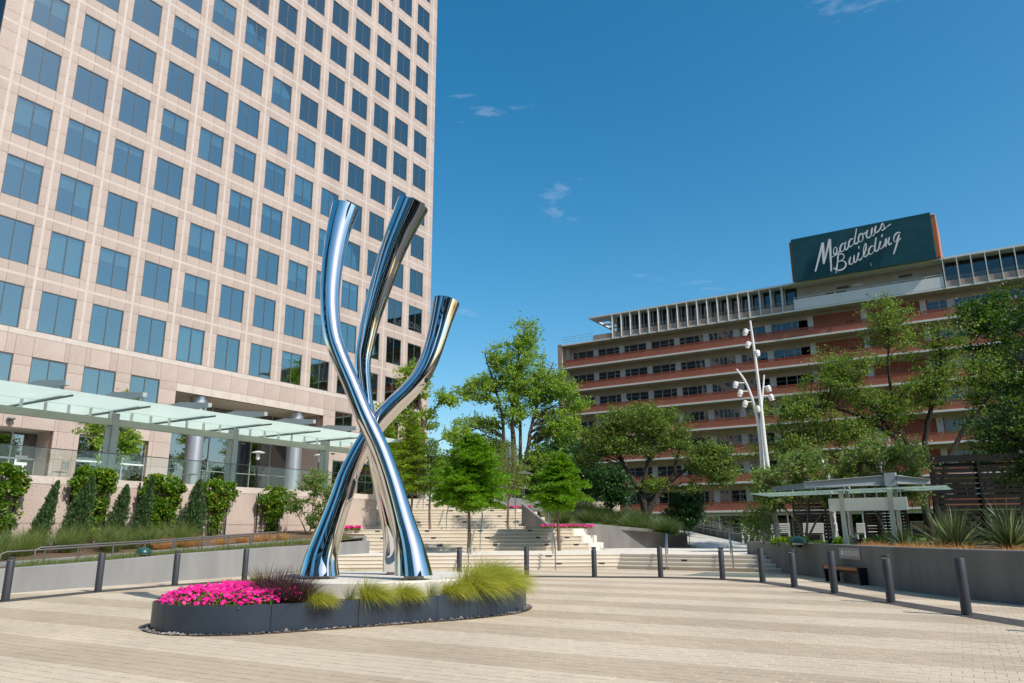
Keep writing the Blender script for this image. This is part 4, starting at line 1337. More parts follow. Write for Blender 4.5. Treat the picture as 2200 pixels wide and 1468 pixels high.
# lift tower and the sign panel
box('lift_tower', 'orange_brick', mb, -19.05, -1.95, YM-.65, YM+9, 33.36, 38.75)
box('lift_tower_coping', 'cream_white', mb, -19.1, -1.9, YM-.7, YM+9.05, 38.76, 38.9)
sp = MB()
nx = 150
for i in range(nx):
    a = -18.72+16.3*i/nx
    e = -18.72+16.3*(i+.62)/nx
    sp.box(a, e, YM-.99, YM-.93, 33.12, 39.03)
sp.box(-18.74, -2.40, YM-.93, YM-.70, 33.10, 39.05)
sign = root('rooftop_sign', 'dark teal corrugated rooftop sign with white script lettering', 'sign', (-10.6, YM-.9, 33.3))
sp.build('panel', 'teal', sign)
STK = {
'letter_m': ([[(-16.05, 33.96), (-14.76, 37.65)], [(-14.76, 37.65), (-14.94, 34.76)], [(-14.94, 34.76), (-13.89, 37.94)], [(-13.89, 37.94), (-14.15, 33.62)]], 'm'),
'letter_e': ([[(-13.91, 35.45), (-13.5, 35.67), (-13.23, 36.12), (-13.19, 36.55), (-13.33, 36.74), (-13.55, 36.5), (-13.63, 36.01), (-13.47, 35.69), (-13.15, 35.78), (-12.84, 36.1)]], .075),
'letter_a': ([[(-12.22, 37.0), (-12.53, 36.96), (-12.80, 36.46), (-12.80, 36.05), (-12.58, 35.98), (-12.29, 36.36), (-12.06, 37.19), (-12.25, 36.48), (-12.21, 36.13), (-12.01, 36.17), (-11.75, 36.56)]], .082),
'letter_d': ([[(-11.13, 37.40), (-11.44, 37.38), (-11.73, 36.93), (-11.70, 36.49), (-11.49, 36.44), (-11.14, 36.87), (-10.63, 38.65), (-11.03, 37.1), (-11.03, 36.68), (-10.81, 36.67), (-10.58, 36.94)]], .082),
'letter_o': ([[(-10.03, 37.82), (-10.24, 37.87), (-10.48, 37.54), (-10.56, 37.15), (-10.45, 36.83), (-10.19, 36.87), (-10.02, 37.30), (-10.03, 37.82), (-9.83, 37.73), (-9.62, 37.95)]], .082),
'letter_w': ([[(-9.4, 38.18), (-9.6, 37.53), (-9.50, 37.16), (-9.24, 37.22), (-8.98, 37.64), (-8.84, 38.36), (-9.05, 37.79), (-8.98, 37.30), (-8.72, 37.40), (-8.40, 38.51), (-8.59, 37.99), (-8.53, 37.63), (-8.22, 37.72), (-7.9, 38.12)]], .082),
'letter_s': ([[(-7.9, 38.12), (-7.64, 38.68), (-7.50, 38.25), (-7.56, 37.85), (-7.84, 37.78)], [(-7.57, 37.87), (-7.23, 38.08), (-6.73, 38.37)]], .078),
'letter_b': ([[(-13.62, 33.27), (-13.40, 34.2), (-13.22, 34.91), (-13.2, 35.29), (-13.06, 35.61), (-12.66, 35.68), (-12.45, 35.39), (-12.57, 34.97), (-13.10, 34.71), (-12.71, 34.75), (-12.36, 34.43), (-12.41, 33.94), (-12.83, 33.59), (-13.38, 33.6), (-13.81, 34.0)]], .085),
'letter_u': ([[(-11.71, 35.08), (-11.91, 34.53), (-11.90, 34.14), (-11.63, 34.14), (-11.36, 34.54), (-11.26, 35.2), (-11.39, 34.6), (-11.30, 34.26), (-11.06, 34.38)]], .082),
'letter_i': ([[(-11.06, 34.38), (-10.72, 35.44), (-10.91, 34.75), (-10.76, 34.43), (-10.44, 34.62)], [(-10.60, 36.26), (-10.64, 35.94)]], .082),
'letter_l': ([[(-10.44, 34.62), (-10.1, 35.21), (-9.81, 35.96), (-9.78, 36.45), (-9.96, 36.24), (-10.17, 35.54), (-10.18, 34.86), (-9.94, 34.77), (-9.66, 35.08)]], .078),
'letter_d2': ([[(-8.95, 35.94), (-9.25, 35.94), (-9.56, 35.47), (-9.53, 34.98), (-9.25, 35.0), (-8.89, 35.52), (-8.54, 36.99), (-8.86, 35.63), (-8.80, 35.20), (-8.5, 35.30)]], .082),
'letter_i2': ([[(-8.5, 35.30), (-8.11, 36.4), (-8.33, 35.70), (-8.21, 35.40), (-7.94, 35.58), (-7.70, 35.9)], [(-7.8, 37.23), (-7.94, 36.92)]], .082),
'letter_n': ([[(-7.70, 35.9), (-7.45, 36.62), (-7.64, 35.55), (-7.46, 35.98), (-7.05, 36.72), (-7.26, 36.08), (-7.18, 35.72), (-6.91, 35.91)]], .082),
'letter_g': ([[(-5.85, 36.98), (-6.09, 37.10), (-6.43, 36.87), (-6.62, 36.45), (-6.62, 36.02), (-6.40, 36.05), (-6.00, 36.80), (-6.36, 35.71), (-6.88, 34.42)], [(-6.44, 35.97), (-6.06, 36.07), (-5.91, 36.32)]], .078),
}
def ribbon(b, pts, w, yf, th):
    """flat raised stroke of half-width w(t) along pts in the x-z plane"""
    n = len(pts)
    nb = len(b.v)
    for i, p in enumerate(pts):
        a, c = pts[max(0, i-1)], pts[min(n-1, i+1)]
        t = Vector((c[0]-a[0], c[1]-a[1]))
        if t.length < 1e-6: t = Vector((1, 0))
        t.normalize()
        ww = w(i/(n-1))
        for sgn in (-1, 1):
            x, z = p[0]-t.y*ww*sgn, p[1]+t.x*ww*sgn
            b.v += [(x, yf-.0012*i, z), (x, yf+th-.0012*i, z)]
    for i in range(n-1):
        q = nb+4*i
        b.f += [(q, q+4, q+6, q+2), (q+1, q+3, q+7, q+5), (q, q+1, q+5, q+4), (q+2, q+6, q+7, q+3)]
    e = nb+4*(n-1)
    b.f += [(nb, nb+2, nb+3, nb+1), (e, e+1, e+3, e+2)]
for li, (nm, (strokes, w)) in enumerate(STK.items()):
    b = MB()
    for i, s in enumerate(strokes):
        yo = YM-1.34-.004*i-.0015*li
        if w == 'm':
            a, c = s
            n = 5
            pts = [(a[0]+(c[0]-a[0])*t/n, a[1]+(c[1]-a[1])*t/n) for t in range(n+1)]
            ww = ((lambda t: .08+.07*t), (lambda t: .09+.07*math.sin(math.pi*t)), (lambda t: .07+.08*t), (lambda t: .14-.05*t))[i]
            ribbon(b, pts, ww, yo, .07)
        else:
            sm = catmull(s, 4)
            ribbon(b, sm, lambda t, w=w: w*(.78+.32*math.sin(t*9)), yo, .07)
    b.build('sign_letter', 'letter', sign)
MB().tube([(-9.6, YM-1.05, 33.5), (-9.6, YM-1.05, 33.95)], .12, 8).build('floodlight', 'winframe', sign)
# ================================================================ OBJECTS ON THE PLAZA
rnd = random.Random(3)
# ---------------- bollards (two makes, alternating)
BL = ['capped charcoal bollard at the far left edge of the plaza', 'plain flat-topped charcoal bollard, second from the left edge', 'capped charcoal bollard left of the pink flower bed', 'plain charcoal bollard just right of the pink flower bed, before the long grey wall',
      'charcoal bollard hidden behind the left foot of the sculpture', 'plain charcoal bollard seen between the feet of the sculpture', 'capped charcoal bollard just right of the sculpture behind the grasses', 'plain charcoal bollard behind the right end of the grass planter',
      'capped charcoal bollard before the middle of the lower steps', 'plain charcoal bollard before the shaded right flight of steps', 'capped charcoal bollard before the right end of the shaded steps', 'plain charcoal bollard in shade at the start of the dark curved wall',
      'slim capped charcoal bollard between the steps and the bench', 'plain charcoal bollard in front of the bench and rideshare sign', 'capped charcoal bollard right of the bench', 'plain charcoal bollard nearest the right edge of the photo', 'charcoal bollard just outside the right edge, only its shadow in view']
for i, (x, y) in enumerate(BOL):
    capd = i % 2 == 0
    t = root('bollard', BL[i], 'bollard', (x, y, 0), 'bollards round the plaza')
    MB().lathe((x, y, 0), [(.092, 0.0), (.092, .93 if capd else 1.03), (.086, .94 if capd else 1.04)], 20).build('post', 'bollard', t, smooth=True)
    if capd:
        MB().lathe((x, y, .941), [(.070, 0), (.070, .022)], 20).build('neck_ring', 'rail', t)
        MB().lathe((x, y, .964), [(.086, 0), (.092, .006), (.092, .055), (.082, .066)], 20).build('cap', 'bollard', t, smooth=True)

# ---------------- low steel planter round the sculpture
PO = catmull([(-12.85, 8.75), (-12.25, 8.05), (-11.3, 7.9), (-10.45, 8.4), (-9.75, 9.6), (-9.1, 10.95), (-8.55, 12.3), (-8.45, 13.6), (-9.15, 14.9), (-10.6, 15.7), (-12.2, 15.4), (-13.3, 14.0), (-13.7, 12.0), (-13.45, 10.2)], 8, True)
PH = 0.44
pl = root('steel_planter', 'low rounded slate-blue steel planter around the sculpture', 'planter', (-11, 11.8, 0))
seams = [0, 13, 27, 35, 43, 51, 59, 67, 76, 86, 95, 104]
K = len(PO)
inner = []
for i, p in enumerate(PO):
    a, c = PO[i-1], PO[(i+1) % K]
    t = Vector((c[0]-a[0], c[1]-a[1])).normalized()
    inner.append((p[0]-t.y*.03, p[1]+t.x*.03))
area = sum(PO[i][0]*PO[(i+1) % K][1]-PO[(i+1) % K][0]*PO[i][1] for i in range(K))
for q in range(len(seams)):
    i0, i1 = seams[q], seams[(q+1) % len(seams)]
    n = (i1-i0) % K
    b = MB()
    for j in range(n+1):
        i = (i0+j) % K
        p, r_ = Vector(PO[i]), Vector(inner[i])
        if j == 0: nx_ = Vector(PO[(i+1) % K]); d_ = (nx_-p).normalized()*.004; p, r_ = p+d_, r_+d_
        if j == n: nx_ = Vector(PO[i-1]); d_ = (nx_-p).normalized()*.004; p, r_ = p+d_, r_+d_
        b.v += [(p.x, p.y, .02), (p.x, p.y, PH), (r_.x, r_.y, PH), (r_.x, r_.y, .02)]
    for j in range(n):
        a = 4*j
        for s_ in range(3): b.f.append((a+s_, a+4+s_, a+5+s_, a+1+s_))
    e = 4*n
    b.f += [(3, 2, 1, 0), (e, e+1, e+2, e+3)]
    b.build('steel_panel', 'planter', pl)
MB().prism(inner, 0.03, PH-.035).build('mulch', 'soil', pl)
# gravel collar round the planter
outer = []
for i, p in enumerate(PO):
    a, c = PO[i-1], PO[(i+1) % K]
    t = Vector((c[0]-a[0], c[1]-a[1])).normalized()
    outer.append((p[0]+t.y*.12, p[1]-t.x*.12))
b = MB()
for i in range(K):
    j = (i+1) % K
    b.face([(*outer[i], .004), (*outer[j], .004), (*PO[j], .004), (*PO[i], .004)])
struct(b.build('gravel_bed', 'soil'))
gv = MB()
for _ in range(1500):
    i = rnd.randrange(K)
    j = (i+1) % K
    f, w = rnd.random(), rnd.random()
    x = (PO[i][0]*(1-f)+PO[j][0]*f)*(1-w)+(outer[i][0]*(1-f)+outer[j][0]*f)*w
    y = (PO[i][1]*(1-f)+PO[j][1]*f)*(1-w)+(outer[i][1]*(1-f)+outer[j][1]*f)*w
    r_ = rnd.uniform(.010, .030) if rnd.random() < .93 else rnd.uniform(.03, .055)
    n = len(gv.v)
    for dx, dy, dz in ((1, 0, 0), (0, 1, 0), (-1, 0, 0), (0, -1, 0), (0, 0, 1), (0, 0, -1)):
        k_ = r_*rnd.uniform(.6, 1.2)
        gv.v.append((x+dx*k_, y+dy*k_, .006+r_*.5+dz*k_*.7))
    for q in range(4):
        gv.f += [(n+q, n+(q+1) % 4, n+4), (n+(q+1) % 4, n+q, n+5)]
o = gv.build('gravel', 'gravel')
tag(o, 'loose dark gravel around the foot of the planter', 'gravel', kind='stuff')

# round concrete pedestal inside the planter
PC = (-11.15, 12.35)
pd = root('pedestal', 'round white concrete pedestal under the sculpture', 'pedestal', (*PC, .3))
MB().lathe((*PC, 0), [(2.12, .30), (2.12, .66), (2.09, .69), (0.02, .69)], 64).build('pedestal_disc', 'pedestal', pd, smooth=True)

# ---------------- mirror-polished sculpture: three twisting tubes
scu = root('sculpture', 'tall mirror-polished steel sculpture of three crossing curved tubes', 'sculpture', (-10.9, 11.9, .69))
TUB = [
 [(-11.501, 11.069, 0.75, 0.392), (-11.502, 11.095, 1.058, 0.33), (-11.439, 11.168, 1.441, 0.277), (-11.36, 11.252, 1.839, 0.246), (-11.279, 11.336, 2.234, 0.229), (-11.205, 11.417, 2.646, 0.212), (-11.087, 11.525, 3.054, 0.195), (-10.954, 11.637, 3.402, 0.189), (-10.771, 11.783, 3.773, 0.198), (-10.536, 11.978, 4.142, 0.204), (-10.305, 12.173, 4.457, 0.201), (-10.131, 12.335, 4.768, 0.201), (-10.014, 12.477, 5.148, 0.205), (-9.937, 12.609, 5.62, 0.218), (-9.886, 12.728, 6.113, 0.251), (-9.839, 12.827, 6.552, 0.304)],
 [(-9.609, 11.672, 0.768, 0.361), (-9.707, 11.646, 1.247, 0.292), (-9.845, 11.594, 1.726, 0.237), (-10.072, 11.503, 2.469, 0.205), (-10.294, 11.405, 3.076, 0.193), (-10.473, 11.319, 3.479, 0.19), (-10.667, 11.23, 3.9, 0.185), (-10.927, 11.141, 4.48, 0.18), (-11.199, 11.056, 5.048, 0.181), (-11.4, 11.008, 5.517, 0.19), (-11.525, 11.009, 5.975, 0.197), (-11.614, 11.038, 6.445, 0.204), (-11.672, 11.09, 6.926, 0.216), (-11.717, 11.185, 7.581, 0.239), (-11.721, 11.312, 8.258, 0.271), (-11.69, 11.423, 8.735, 0.31)],
 [(-11.124, 12.903, 0.75, 0.281), (-11.062, 12.718, 1.504, 0.221), (-11.119, 12.423, 2.374, 0.182), (-11.169, 12.173, 3.109, 0.164), (-11.195, 11.972, 3.779, 0.157), (-11.311, 11.909, 4.489, 0.163), (-11.378, 11.88, 5.163, 0.176), (-11.331, 11.921, 5.703, 0.19), (-11.271, 11.97, 6.165, 0.209), (-11.182, 12.038, 6.633, 0.233), (-11.087, 12.11, 7.109, 0.259), (-10.946, 12.215, 7.751, 0.289), (-10.757, 12.352, 8.406, 0.329), (-10.587, 12.474, 8.944, 0.376)]]
for T in TUB:
    T = [tuple(T[0])] + T[1:]
    sm = catmull(T, 8)
    n = 48
    b = MB()
    side = Vector((1, 0, 0))
    N_ = len(sm)
    for i, p in enumerate(sm):
        a, c = Vector(sm[max(0, i-1)][:3]), Vector(sm[min(N_-1, i+1)][:3])
        t = (c-a).normalized()
        if i < 14:                                   # the foot is cut level
            w_ = (i/14)**0.8
            t = (Vector((0, 0, 1))*(1-w_)+t*w_).normalized()
        side = (side-t*side.dot(t)).normalized()
        w = t.cross(side)
        for k in range(n):
            an = 2*math.pi*k/n
            b.v.append(tuple(Vector(p[:3])+(side*math.cos(an)+w*math.sin(an))*p[3]))
    for i in range(N_-1):
        for k in range(n):
            k2 = (k+1) % n
            b.f.append((i*n+k, i*n+k2, i*n+n+k2, i*n+n+k))
    b.f.append(tuple(range(n-1, -1, -1)))
    # top: narrow rim, then a shallow closed end
    e = (N_-1)*n
    cen = Vector(sm[-1][:3])
    q = len(b.v)
    for k in range(n):
        v = Vector(b.v[e+k])
        b.v.append(tuple(cen+(v-cen)*.955+t*.004))
    for k in range(n):
        k2 = (k+1) % n
        b.f.append((e+k, e+k2, q+k2, q+k))
    q2 = len(b.v)
    for k in range(n):
        v = Vector(b.v[e+k])
        b.v.append(tuple(cen+(v-cen)*.95-t*.03))
    for k in range(n):
        k2 = (k+1) % n
        b.f.append((q+k, q+k2, q2+k2, q2+k))
    b.f.append(tuple(q2+k for k in range(n)))
    b.build('tube', 'chrome', scu, smooth=True)
    MB().lathe((T[0][0], T[0][1], .69), [(.19, 0), (.19, T[0][2]-.69+.002)], 28).build('foot_plate', 'plate', scu, smooth=True)

# ---------------- right side: rideshare shelter, sign, bench
A0 = Vector(sd(11.25, 26.3))                      # first post; the shelter runs along +x
SL = 1.50                                         # distance between the two posts
ra = root('glass_shelter', 'small glass-roofed steel shelter behind the curved wall', 'shelter', (A0.x, A0.y, .99))
ax_, ay_ = A0.x, A0.y
for u in (0.0, SL):
    x = ax_+u
    MB().box(x-.07, x+.07, ay_-.16, ay_+.02, .99, 2.95).build('post', 'canopy_beam', ra)
    MB().box(x+.085, x+.20, ay_+.20, ay_+.34, .99, 2.95).build('post_back', 'canopy_steel', ra)
    MB().tube([(x+.14, ay_+.10, 2.25), (x+.14, ay_+.10, 1.42), (x+.24, ay_-.02, 1.30)], .055, 10).build('downpipe', 'rail', ra)
    MB().box(x-.05, x+.25, ay_-.02, ay_+.36, 2.955, 3.02).build('post_cap', 'canopy_steel', ra)
MB().box(ax_-.42, ax_-.075, ay_-.14, ay_+.16, 2.20, 2.62).build('beam', 'white_paint', ra)
MB().box(ax_+.075, ax_+SL-.075, ay_-.14, ay_+.16, 2.20, 2.62).build('beam', 'white_paint', ra)
MB().box(ax_+SL+.075, ax_+SL+.48, ay_-.14, ay_+.16, 2.20, 2.62).build('beam', 'white_paint', ra)
for k in range(7):
    x = ax_-.35+k*.36
    MB().box(x-.012, x+.012, ay_-.03, ay_+.03, 2.622, 2.82).build('spacer', 'canopy_steel', ra)
def ibeam(P0, P1, h0, h1, z0, z1, name='arm'):
    """tapered I-section between two plan points"""
    p0, p1 = Vector(P0), Vector(P1)
    u_ = (p1-p0).normalized()
    w_ = Vector((-u_.y, u_.x))
    a = MB()
    for (e, f0, f1) in ((.015, .07, .93), (.085, .93, 1.0), (.085, 0.0, .07)):
        n0 = len(a.v)
        for (p, h, z) in ((p0, h0, z0), (p1, h1, z1)):
            for (sg, f_) in ((-1, f0), (1, f0), (1, f1), (-1, f1)):
                q = p+w_*e*sg
                a.v.append((q.x, q.y, z+h*f_))
        a.f += [(n0, n0+4, n0+5, n0+1), (n0+1, n0+5, n0+6, n0+2), (n0+2, n0+6, n0+7, n0+3), (n0+3, n0+7, n0+4, n0), (n0, n0+1, n0+2, n0+3), (n0+4, n0+7, n0+6, n0+5)]
    a.build(name, 'canopy_steel', ra)
XN = ax_+SL+.05                                    # node over the second post
ibeam((XN-.15, ay_+.10), (XN-2.65, ay_-.45), .34, .20, 3.02, 3.00)
ibeam((ax_-.1, ay_+.45), (ax_-2.45, ay_+.55), .28, .13, 3.02, 2.98)
ibeam((XN+.20, ay_+.12), (XN+.75, ay_+1.75), .30, .18, 3.04, 3.10)
ibeam((XN+.20, ay_-.02), (XN+1.15, ay_+.30), .28, .16, 3.04, 3.02)
MB().box(XN-.16, XN+.19, ay_-.05, ay_+.28, 2.99, 3.42).build('ridge_end', 'canopy_steel', ra)
for (x, y) in ((XN-2.3, ay_-.38), (XN-1.4, ay_-.18), (ax_-1.7, ay_+.5), (XN+.6, ay_+1.3), (XN+.95, ay_+.2)):
    MB().tube([(x, y, 2.90), (x, y, 3.02)], .03, 6).build('glass_clamp', 'rail', ra)
for k in range(4):
    x0, x1 = ax_-2.85+k*1.52, ax_-2.85+(k+1)*1.52-.02
    for (v0, v1) in ((-.95, .38), (.40, 1.75)):
        MB().prism([(x0, ay_+v0), (x1, ay_+v0), (x1, ay_+v1), (x0, ay_+v1)], 0, 0, z0f=lambda p: 2.855+.012*(p[0]-ax_), z1f=lambda p: 2.875+.012*(p[0]-ax_)).build('glass_panel', 'shelter_glass', ra)

# plate lettered RIDESHARE on the wall
def wall_at(t):
    """point and tangent on the front face of the right-hand wall"""
    i = min(range(len(RW)-1), key=lambda q: (Vector(RW[q])-Vector(t)).length)
    a, c = Vector(RW[max(0, i-1)]), Vector(RW[i+1])
    return Vector(RW[i]), (c-a).normalized()
wp_, wt = wall_at((-4.1, 26.05))
wnorm = Vector((wt.y, -wt.x))
if wnorm.dot(Vector((-1, 0))) < 0: wnorm = -wnorm
rs_ = root('wall_sign', 'grey plate lettered RIDESHARE with a small car symbol on the curved wall', 'sign', (wp_.x, wp_.y, .55))
SW, SH = 1.62, .34
cc = wp_+wnorm*.022
MB().obox(cc, wt, wnorm, SW/2, .016, .70, .70+SH).build('plate', 'sign_grey', rs_)
def text_mesh(name, body, size, m, origin, right, up, nrm, parent, align='LEFT', extrude=.002):
    cu = bpy.data.curves.new(name, 'FONT')
    cu.body = body
    cu.size = size
    cu.extrude = extrude
    cu.align_x = align
    to = bpy.data.objects.new(name, cu)
    col.objects.link(to)
    dg = bpy.context.evaluated_depsgraph_get()
    me = bpy.data.meshes.new_from_object(to.evaluated_get(dg))
    bpy.data.objects.remove(to)
    mw = Matrix(((right.x, up.x, nrm.x, origin.x), (right.y, up.y, nrm.y, origin.y), (right.z, up.z, nrm.z, origin.z), (0, 0, 0, 1)))
    po = off_of(parent)
    me.transform(Matrix.Translation(-po) @ mw)
    me.materials.clear()
    me.materials.append(M[m])
    o = bpy.data.objects.new(name, me)
    link(o, parent)
    OFF[o] = po
    return o
w3 = Vector((wt.x, wt.y, 0))
n3 = Vector((wnorm.x, wnorm.y, 0))
org = Vector((cc.x, cc.y, .79))+n3*.020-w3*.42
text_mesh('lettering', 'RIDESHARE', .225, 'white_paint', org, w3, Vector((0, 0, 1)), n3, rs_)
cb_ = MB()
c_o = Vector((cc.x, cc.y, 0))+n3*.020-w3*.56
def quad(u0, u1, z0, z1):
    cb_.face([(c_o.x+w3.x*u0, c_o.y+w3.y*u0, z0), (c_o.x+w3.x*u1, c_o.y+w3.y*u1, z0), (c_o.x+w3.x*u1, c_o.y+w3.y*u1, z1), (c_o.x+w3.x*u0, c_o.y+w3.y*u0, z1)])
quad(-.10, .10, .82, .88); quad(-.075, .075, .885, .94); quad(-.10, -.06, .79, .817); quad(.06, .10, .79, .817); quad(-.03, .03, .945, .965)
cb_.build('car_symbol', 'white_paint', rs_)

# bench: dark frame with a warm timber top
bp_, bt_ = Vector((-4.22, 25.88)), Vector((.653, -.757))
bn = Vector((bt_.y, -bt_.x))
if bn.dot(Vector((-1, 0))) < 0: bn = -bn
be = root('bench', 'dark metal bench with orange timber seat against the curved wall', 'bench', (bp_.x, bp_.y, 0))
bc = Vector(bp_)
L_ = .93
for i in range(5):
    c0 = bc+bn*(-.19+.095*i)
    MB().obox(c0, bt_, bn, L_-.07, .041, .44, .475).build('seat_slat', 'wood', be)
for sgn in (-1, 1):
    c0 = bc+bt_*sgn*L_
    e_ = MB()
    n0 = len(e_.v)
    for (vv, z) in ((-.27, 0.0), (.20, 0.0), (.27, .485), (-.27, .485)):
        for uu in (-.03, .03):
            p = c0+bn*vv+bt_*uu
            e_.v.append((p.x, p.y, z))
    e_.f += [(n0, n0+2, n0+4, n0+6), (n0+1, n0+7, n0+5, n0+3)]+[(n0+2*i, n0+2*i+1, n0+(2*i+3) % 8, n0+(2*i+2) % 8) for i in range(4)]
    e_.build('end_panel', 'black', be)
MB().obox(bc-bn*.05, bt_, bn, L_-.04, .02, .30, .435).build('rail', 'black', be)
MB().obox(bc+bn*.245, bt_, bn, L_-.035, .012, .40, .478).build('front_edge', 'wood', be)

# ---------------- tall branching lamp standards
POLES = [[(11.98, 1.0), (12.13, 3.55), (12.21, 5.8), (12.10, 7.42), (11.74, 8.79), (11.31, 9.51)],
         [(12.62, 1.0), (12.46, 3.33), (12.36, 5.58), (12.32, 7.89), (12.25, 10.04), (12.15, 11.99)],
         [(12.29, 1.0), (12.31, 3.77), (12.36, 6.26), (12.48, 7.65), (12.64, 8.6), (12.74, 9.24)]]
HEADS = [(1, 11.86, 11.38, -1), (1, 11.93, 10.72, -1), (1, 12.28, 10.20, 0), (0, 11.20, 8.70, -1), (0, 11.40, 8.27, -1), (0, 11.60, 7.73, -1), (2, 12.90, 8.53, 1), (2, 13.0, 8.08, 1), (2, 12.21, 7.45, 0)]
def light_tree(s0, d0, z0, k, label, flip=1, group='white branching light poles'):
    """three slim poles rising together and spreading at the top; k = scale"""
    t = root('light_pole', label, 'light pole', (*sd(s0, d0), z0), group)
    def W(s, z, dd=0.0):
        return (*sd(s0+(s-12.38)*k*flip, d0+dd), z0+(z-1.0)*k)
    arms = []
    for ai, P in enumerate(POLES):
        pts = catmull([W(*p, dd=(.0, -.18, .18)[ai]*k) for p in P], 6)
        n = len(pts)
        r0 = (.125, .15, .105)[ai]*k
        arms.append(MB().tube(pts, [r0*(1-.66*(i/(n-1))**.8) for i in range(n)], 12).build('pole', 'white_paint', t, smooth=True))
    for (ai, s, z, sg) in HEADS:
        P = POLES[ai]
        zz = z+.10
        ps = np.interp(zz, [p[1] for p in P], [p[0] for p in P])
        dd = (.0, -.18, .18)[ai]*k
        c = Vector(W(s, z, dd-(.30*k if sg == 0 else 0)))
        MB().tube([W(ps, zz, dd), tuple(c+Vector((0, 0, .10*k)))], .028*k, 6).build('bracket', 'white_paint', arms[ai])
        ax = Vector((sg*EX[0]*.30*flip, sg*EX[1]*.30*flip, -1)).normalized() if sg else Vector((-HY[0]*.3, -HY[1]*.3, -1)).normalized()
        MB().tube([c-ax*.17*k, c-ax*.13*k, c+ax*.05*k, c+ax*.055*k, c+ax*.16*k], [.085*k, .125*k, .135*k, .115*k, .105*k], 14).build('lamp_head', 'white_paint', arms[ai], smooth=True)
light_tree(12.38, 37.2, .97, 1.0, 'tall white branching light pole left of the glass shelter')
light_tree(21.6, 45, .95, .80, 'white branching light pole half hidden by the large oak', -1)
light_tree(8.6, 57.5, 2.55, .42, 'small white branching light pole behind the middle oak')
t = root('light_pole', 'single slanted white pole above the crape myrtle', 'light pole', (*sd(15.6, 37.5), .95), 'white branching light poles')
MB().tube([(*sd(15.55, 37.5), .95), (*sd(15.45, 37.5), 4.3), (*sd(15.2, 37.5), 5.0)], [.14, .12, .11], 10).build('pole', 'white_paint', t, smooth=True)

# ---------------- handrails
def handrail(name, label, P, m='rail', group='steel stair handrails', r=.026, mid=False, posts=None):
    """P = top line [(x, y, z)], posts = [(x, y, z0, z1)]"""
    t = root(name, label, 'handrail', (P[0][0], P[0][1], P[0][2]-1), group)
    MB().tube(P, r, 8).build('top_rail', m, t, smooth=True)
    for (x, y, a, c) in posts or []:
        MB().tube([(x, y, a), (x, y, c)], r*.85, 8).build('post', m, t, smooth=True)
    return t
def stair_rail(s, da, za, db, zb, label):
    P = [sd3(s, da, za+.02), sd3(s, da, za+.90), sd3(s, db, zb+.90)]
    P = [P[1], P[2]]
    handrail('stair_handrail', label, P, r=.036, posts=[(*sd(s, da), za, za+.90), (*sd(s, db), zb, zb+.90)])
def rail_lo(s, label):
    stair_rail(s, 33.3, 0, 35.2, .6, label)
rail_lo(-1.9, 'steel handrail on the lower steps beside the left cypress trunk')
rail_lo(1.8, 'steel handrail on the lower steps behind the capped bollard')
stair_rail(-1.75, 41.7, .6, 44.6, 1.74, 'steel handrail on the middle flight left of the cypress trunk')
stair_rail(2.05, 41.7, .6, 44.6, 1.74, 'steel handrail on the middle flight right of centre')
stair_rail(-4.1, 47.9, 1.74, 51.0, 3.02, 'steel handrail on the upper flight near the top left')
stair_rail(0.15, 47.9, 1.74, 51.0, 3.02, 'steel handrail on the upper flight right of the bare cypress')
stair_rail(-6.2, 53.3, 3.02, 55.6, 3.9, 'steel handrail at the very top of the stairs')
for t_, lab in ((2.2, 'slanted steel handrail on the shaded right flight, left one'), (5.0, 'slanted steel handrail on the shaded right flight, right one')):
    f0 = fr(0)[1]
    pa = (f0[0]+ux.x*t_, f0[1]+ux.y*t_-.25)
    pb = (pa[0]+.42, pa[1]+1.75)
    handrail('stair_handrail', lab, [sd3(*pa, .88), sd3(*pb, 1.45)], r=.036, posts=[(*sd(*pa), 0, .88), (*sd(*pb), .6, 1.45)])
# ramp handrails at right
for (s0, s1, d0, d1, lab) in ((10.95, 9.25, 48.4, 61, 'long ramp handrail with upright bars on its left side'), (15.3, 13.5, 48.4, 61, 'long ramp handrail with upright bars on its right side')):
    n = 11
    P = [sd3(s0+(s1-s0)*i/(n-1), d0+(d1-d0)*i/(n-1), rz_(d0+(d1-d0)*i/(n-1))+.92) for i in range(n)]
    handrail('ramp_handrail', lab, P, 'rail_dark', 'ramp handrails', posts=[(p[0], p[1], p[2]-.94, p[2]) for p in P])
g = root('glass_railing', 'glass balustrade beside the upper end of the right ramp', 'railing', (*sd(15.5, 55), 1.2))
for i in range(5):
    a, c = sd(15.75-.34*i, 51+2.2*i), sd(15.75-.34*(i+.96), 51+2.2*(i+.96))
    z = rz_(51+2.2*i)+.45
    b = MB()
    b.face([(*a, z), (*c, z+.16), (*c, z+1.1), (*a, z+.95)])
    b.build('glass_panel', 'clear_glass', g)
handrail('path_handrail', 'thin dark railing along the upper path above the slope', [sd3(3.6, 58.5, 4.35), sd3(8.6, 60.5, 3.75)], 'rail_dark', None, posts=[(*sd(3.6+1.25*i, 58.5+.5*i), hz(3.6+1.25*i, 58.5+.5*i), 4.35-.15*i) for i in range(5)])
handrail('path_handrail', 'dark railing above the painted skyline wall', [sd3(-1.0, 53.6, 4.9), sd3(5.8, 54.1, 3.6)], 'rail_dark', None, posts=[(*sd(-1.0+1.7*i, 53.6+.125*i), 3.4-.3*i, 4.9-.325*i) for i in range(5)])
w = root('low_wall', 'pale pink low wall along the upper path', 'wall', (*sd(6, 62), 3))
MB().prism([sd(2.6, 61.2), sd(8.8, 63.4), sd(8.7, 63.7), sd(2.5, 61.5)], 2.6, 0, z1f=lambda p: 3.95).build('wall_body', 'tan_wall', w)
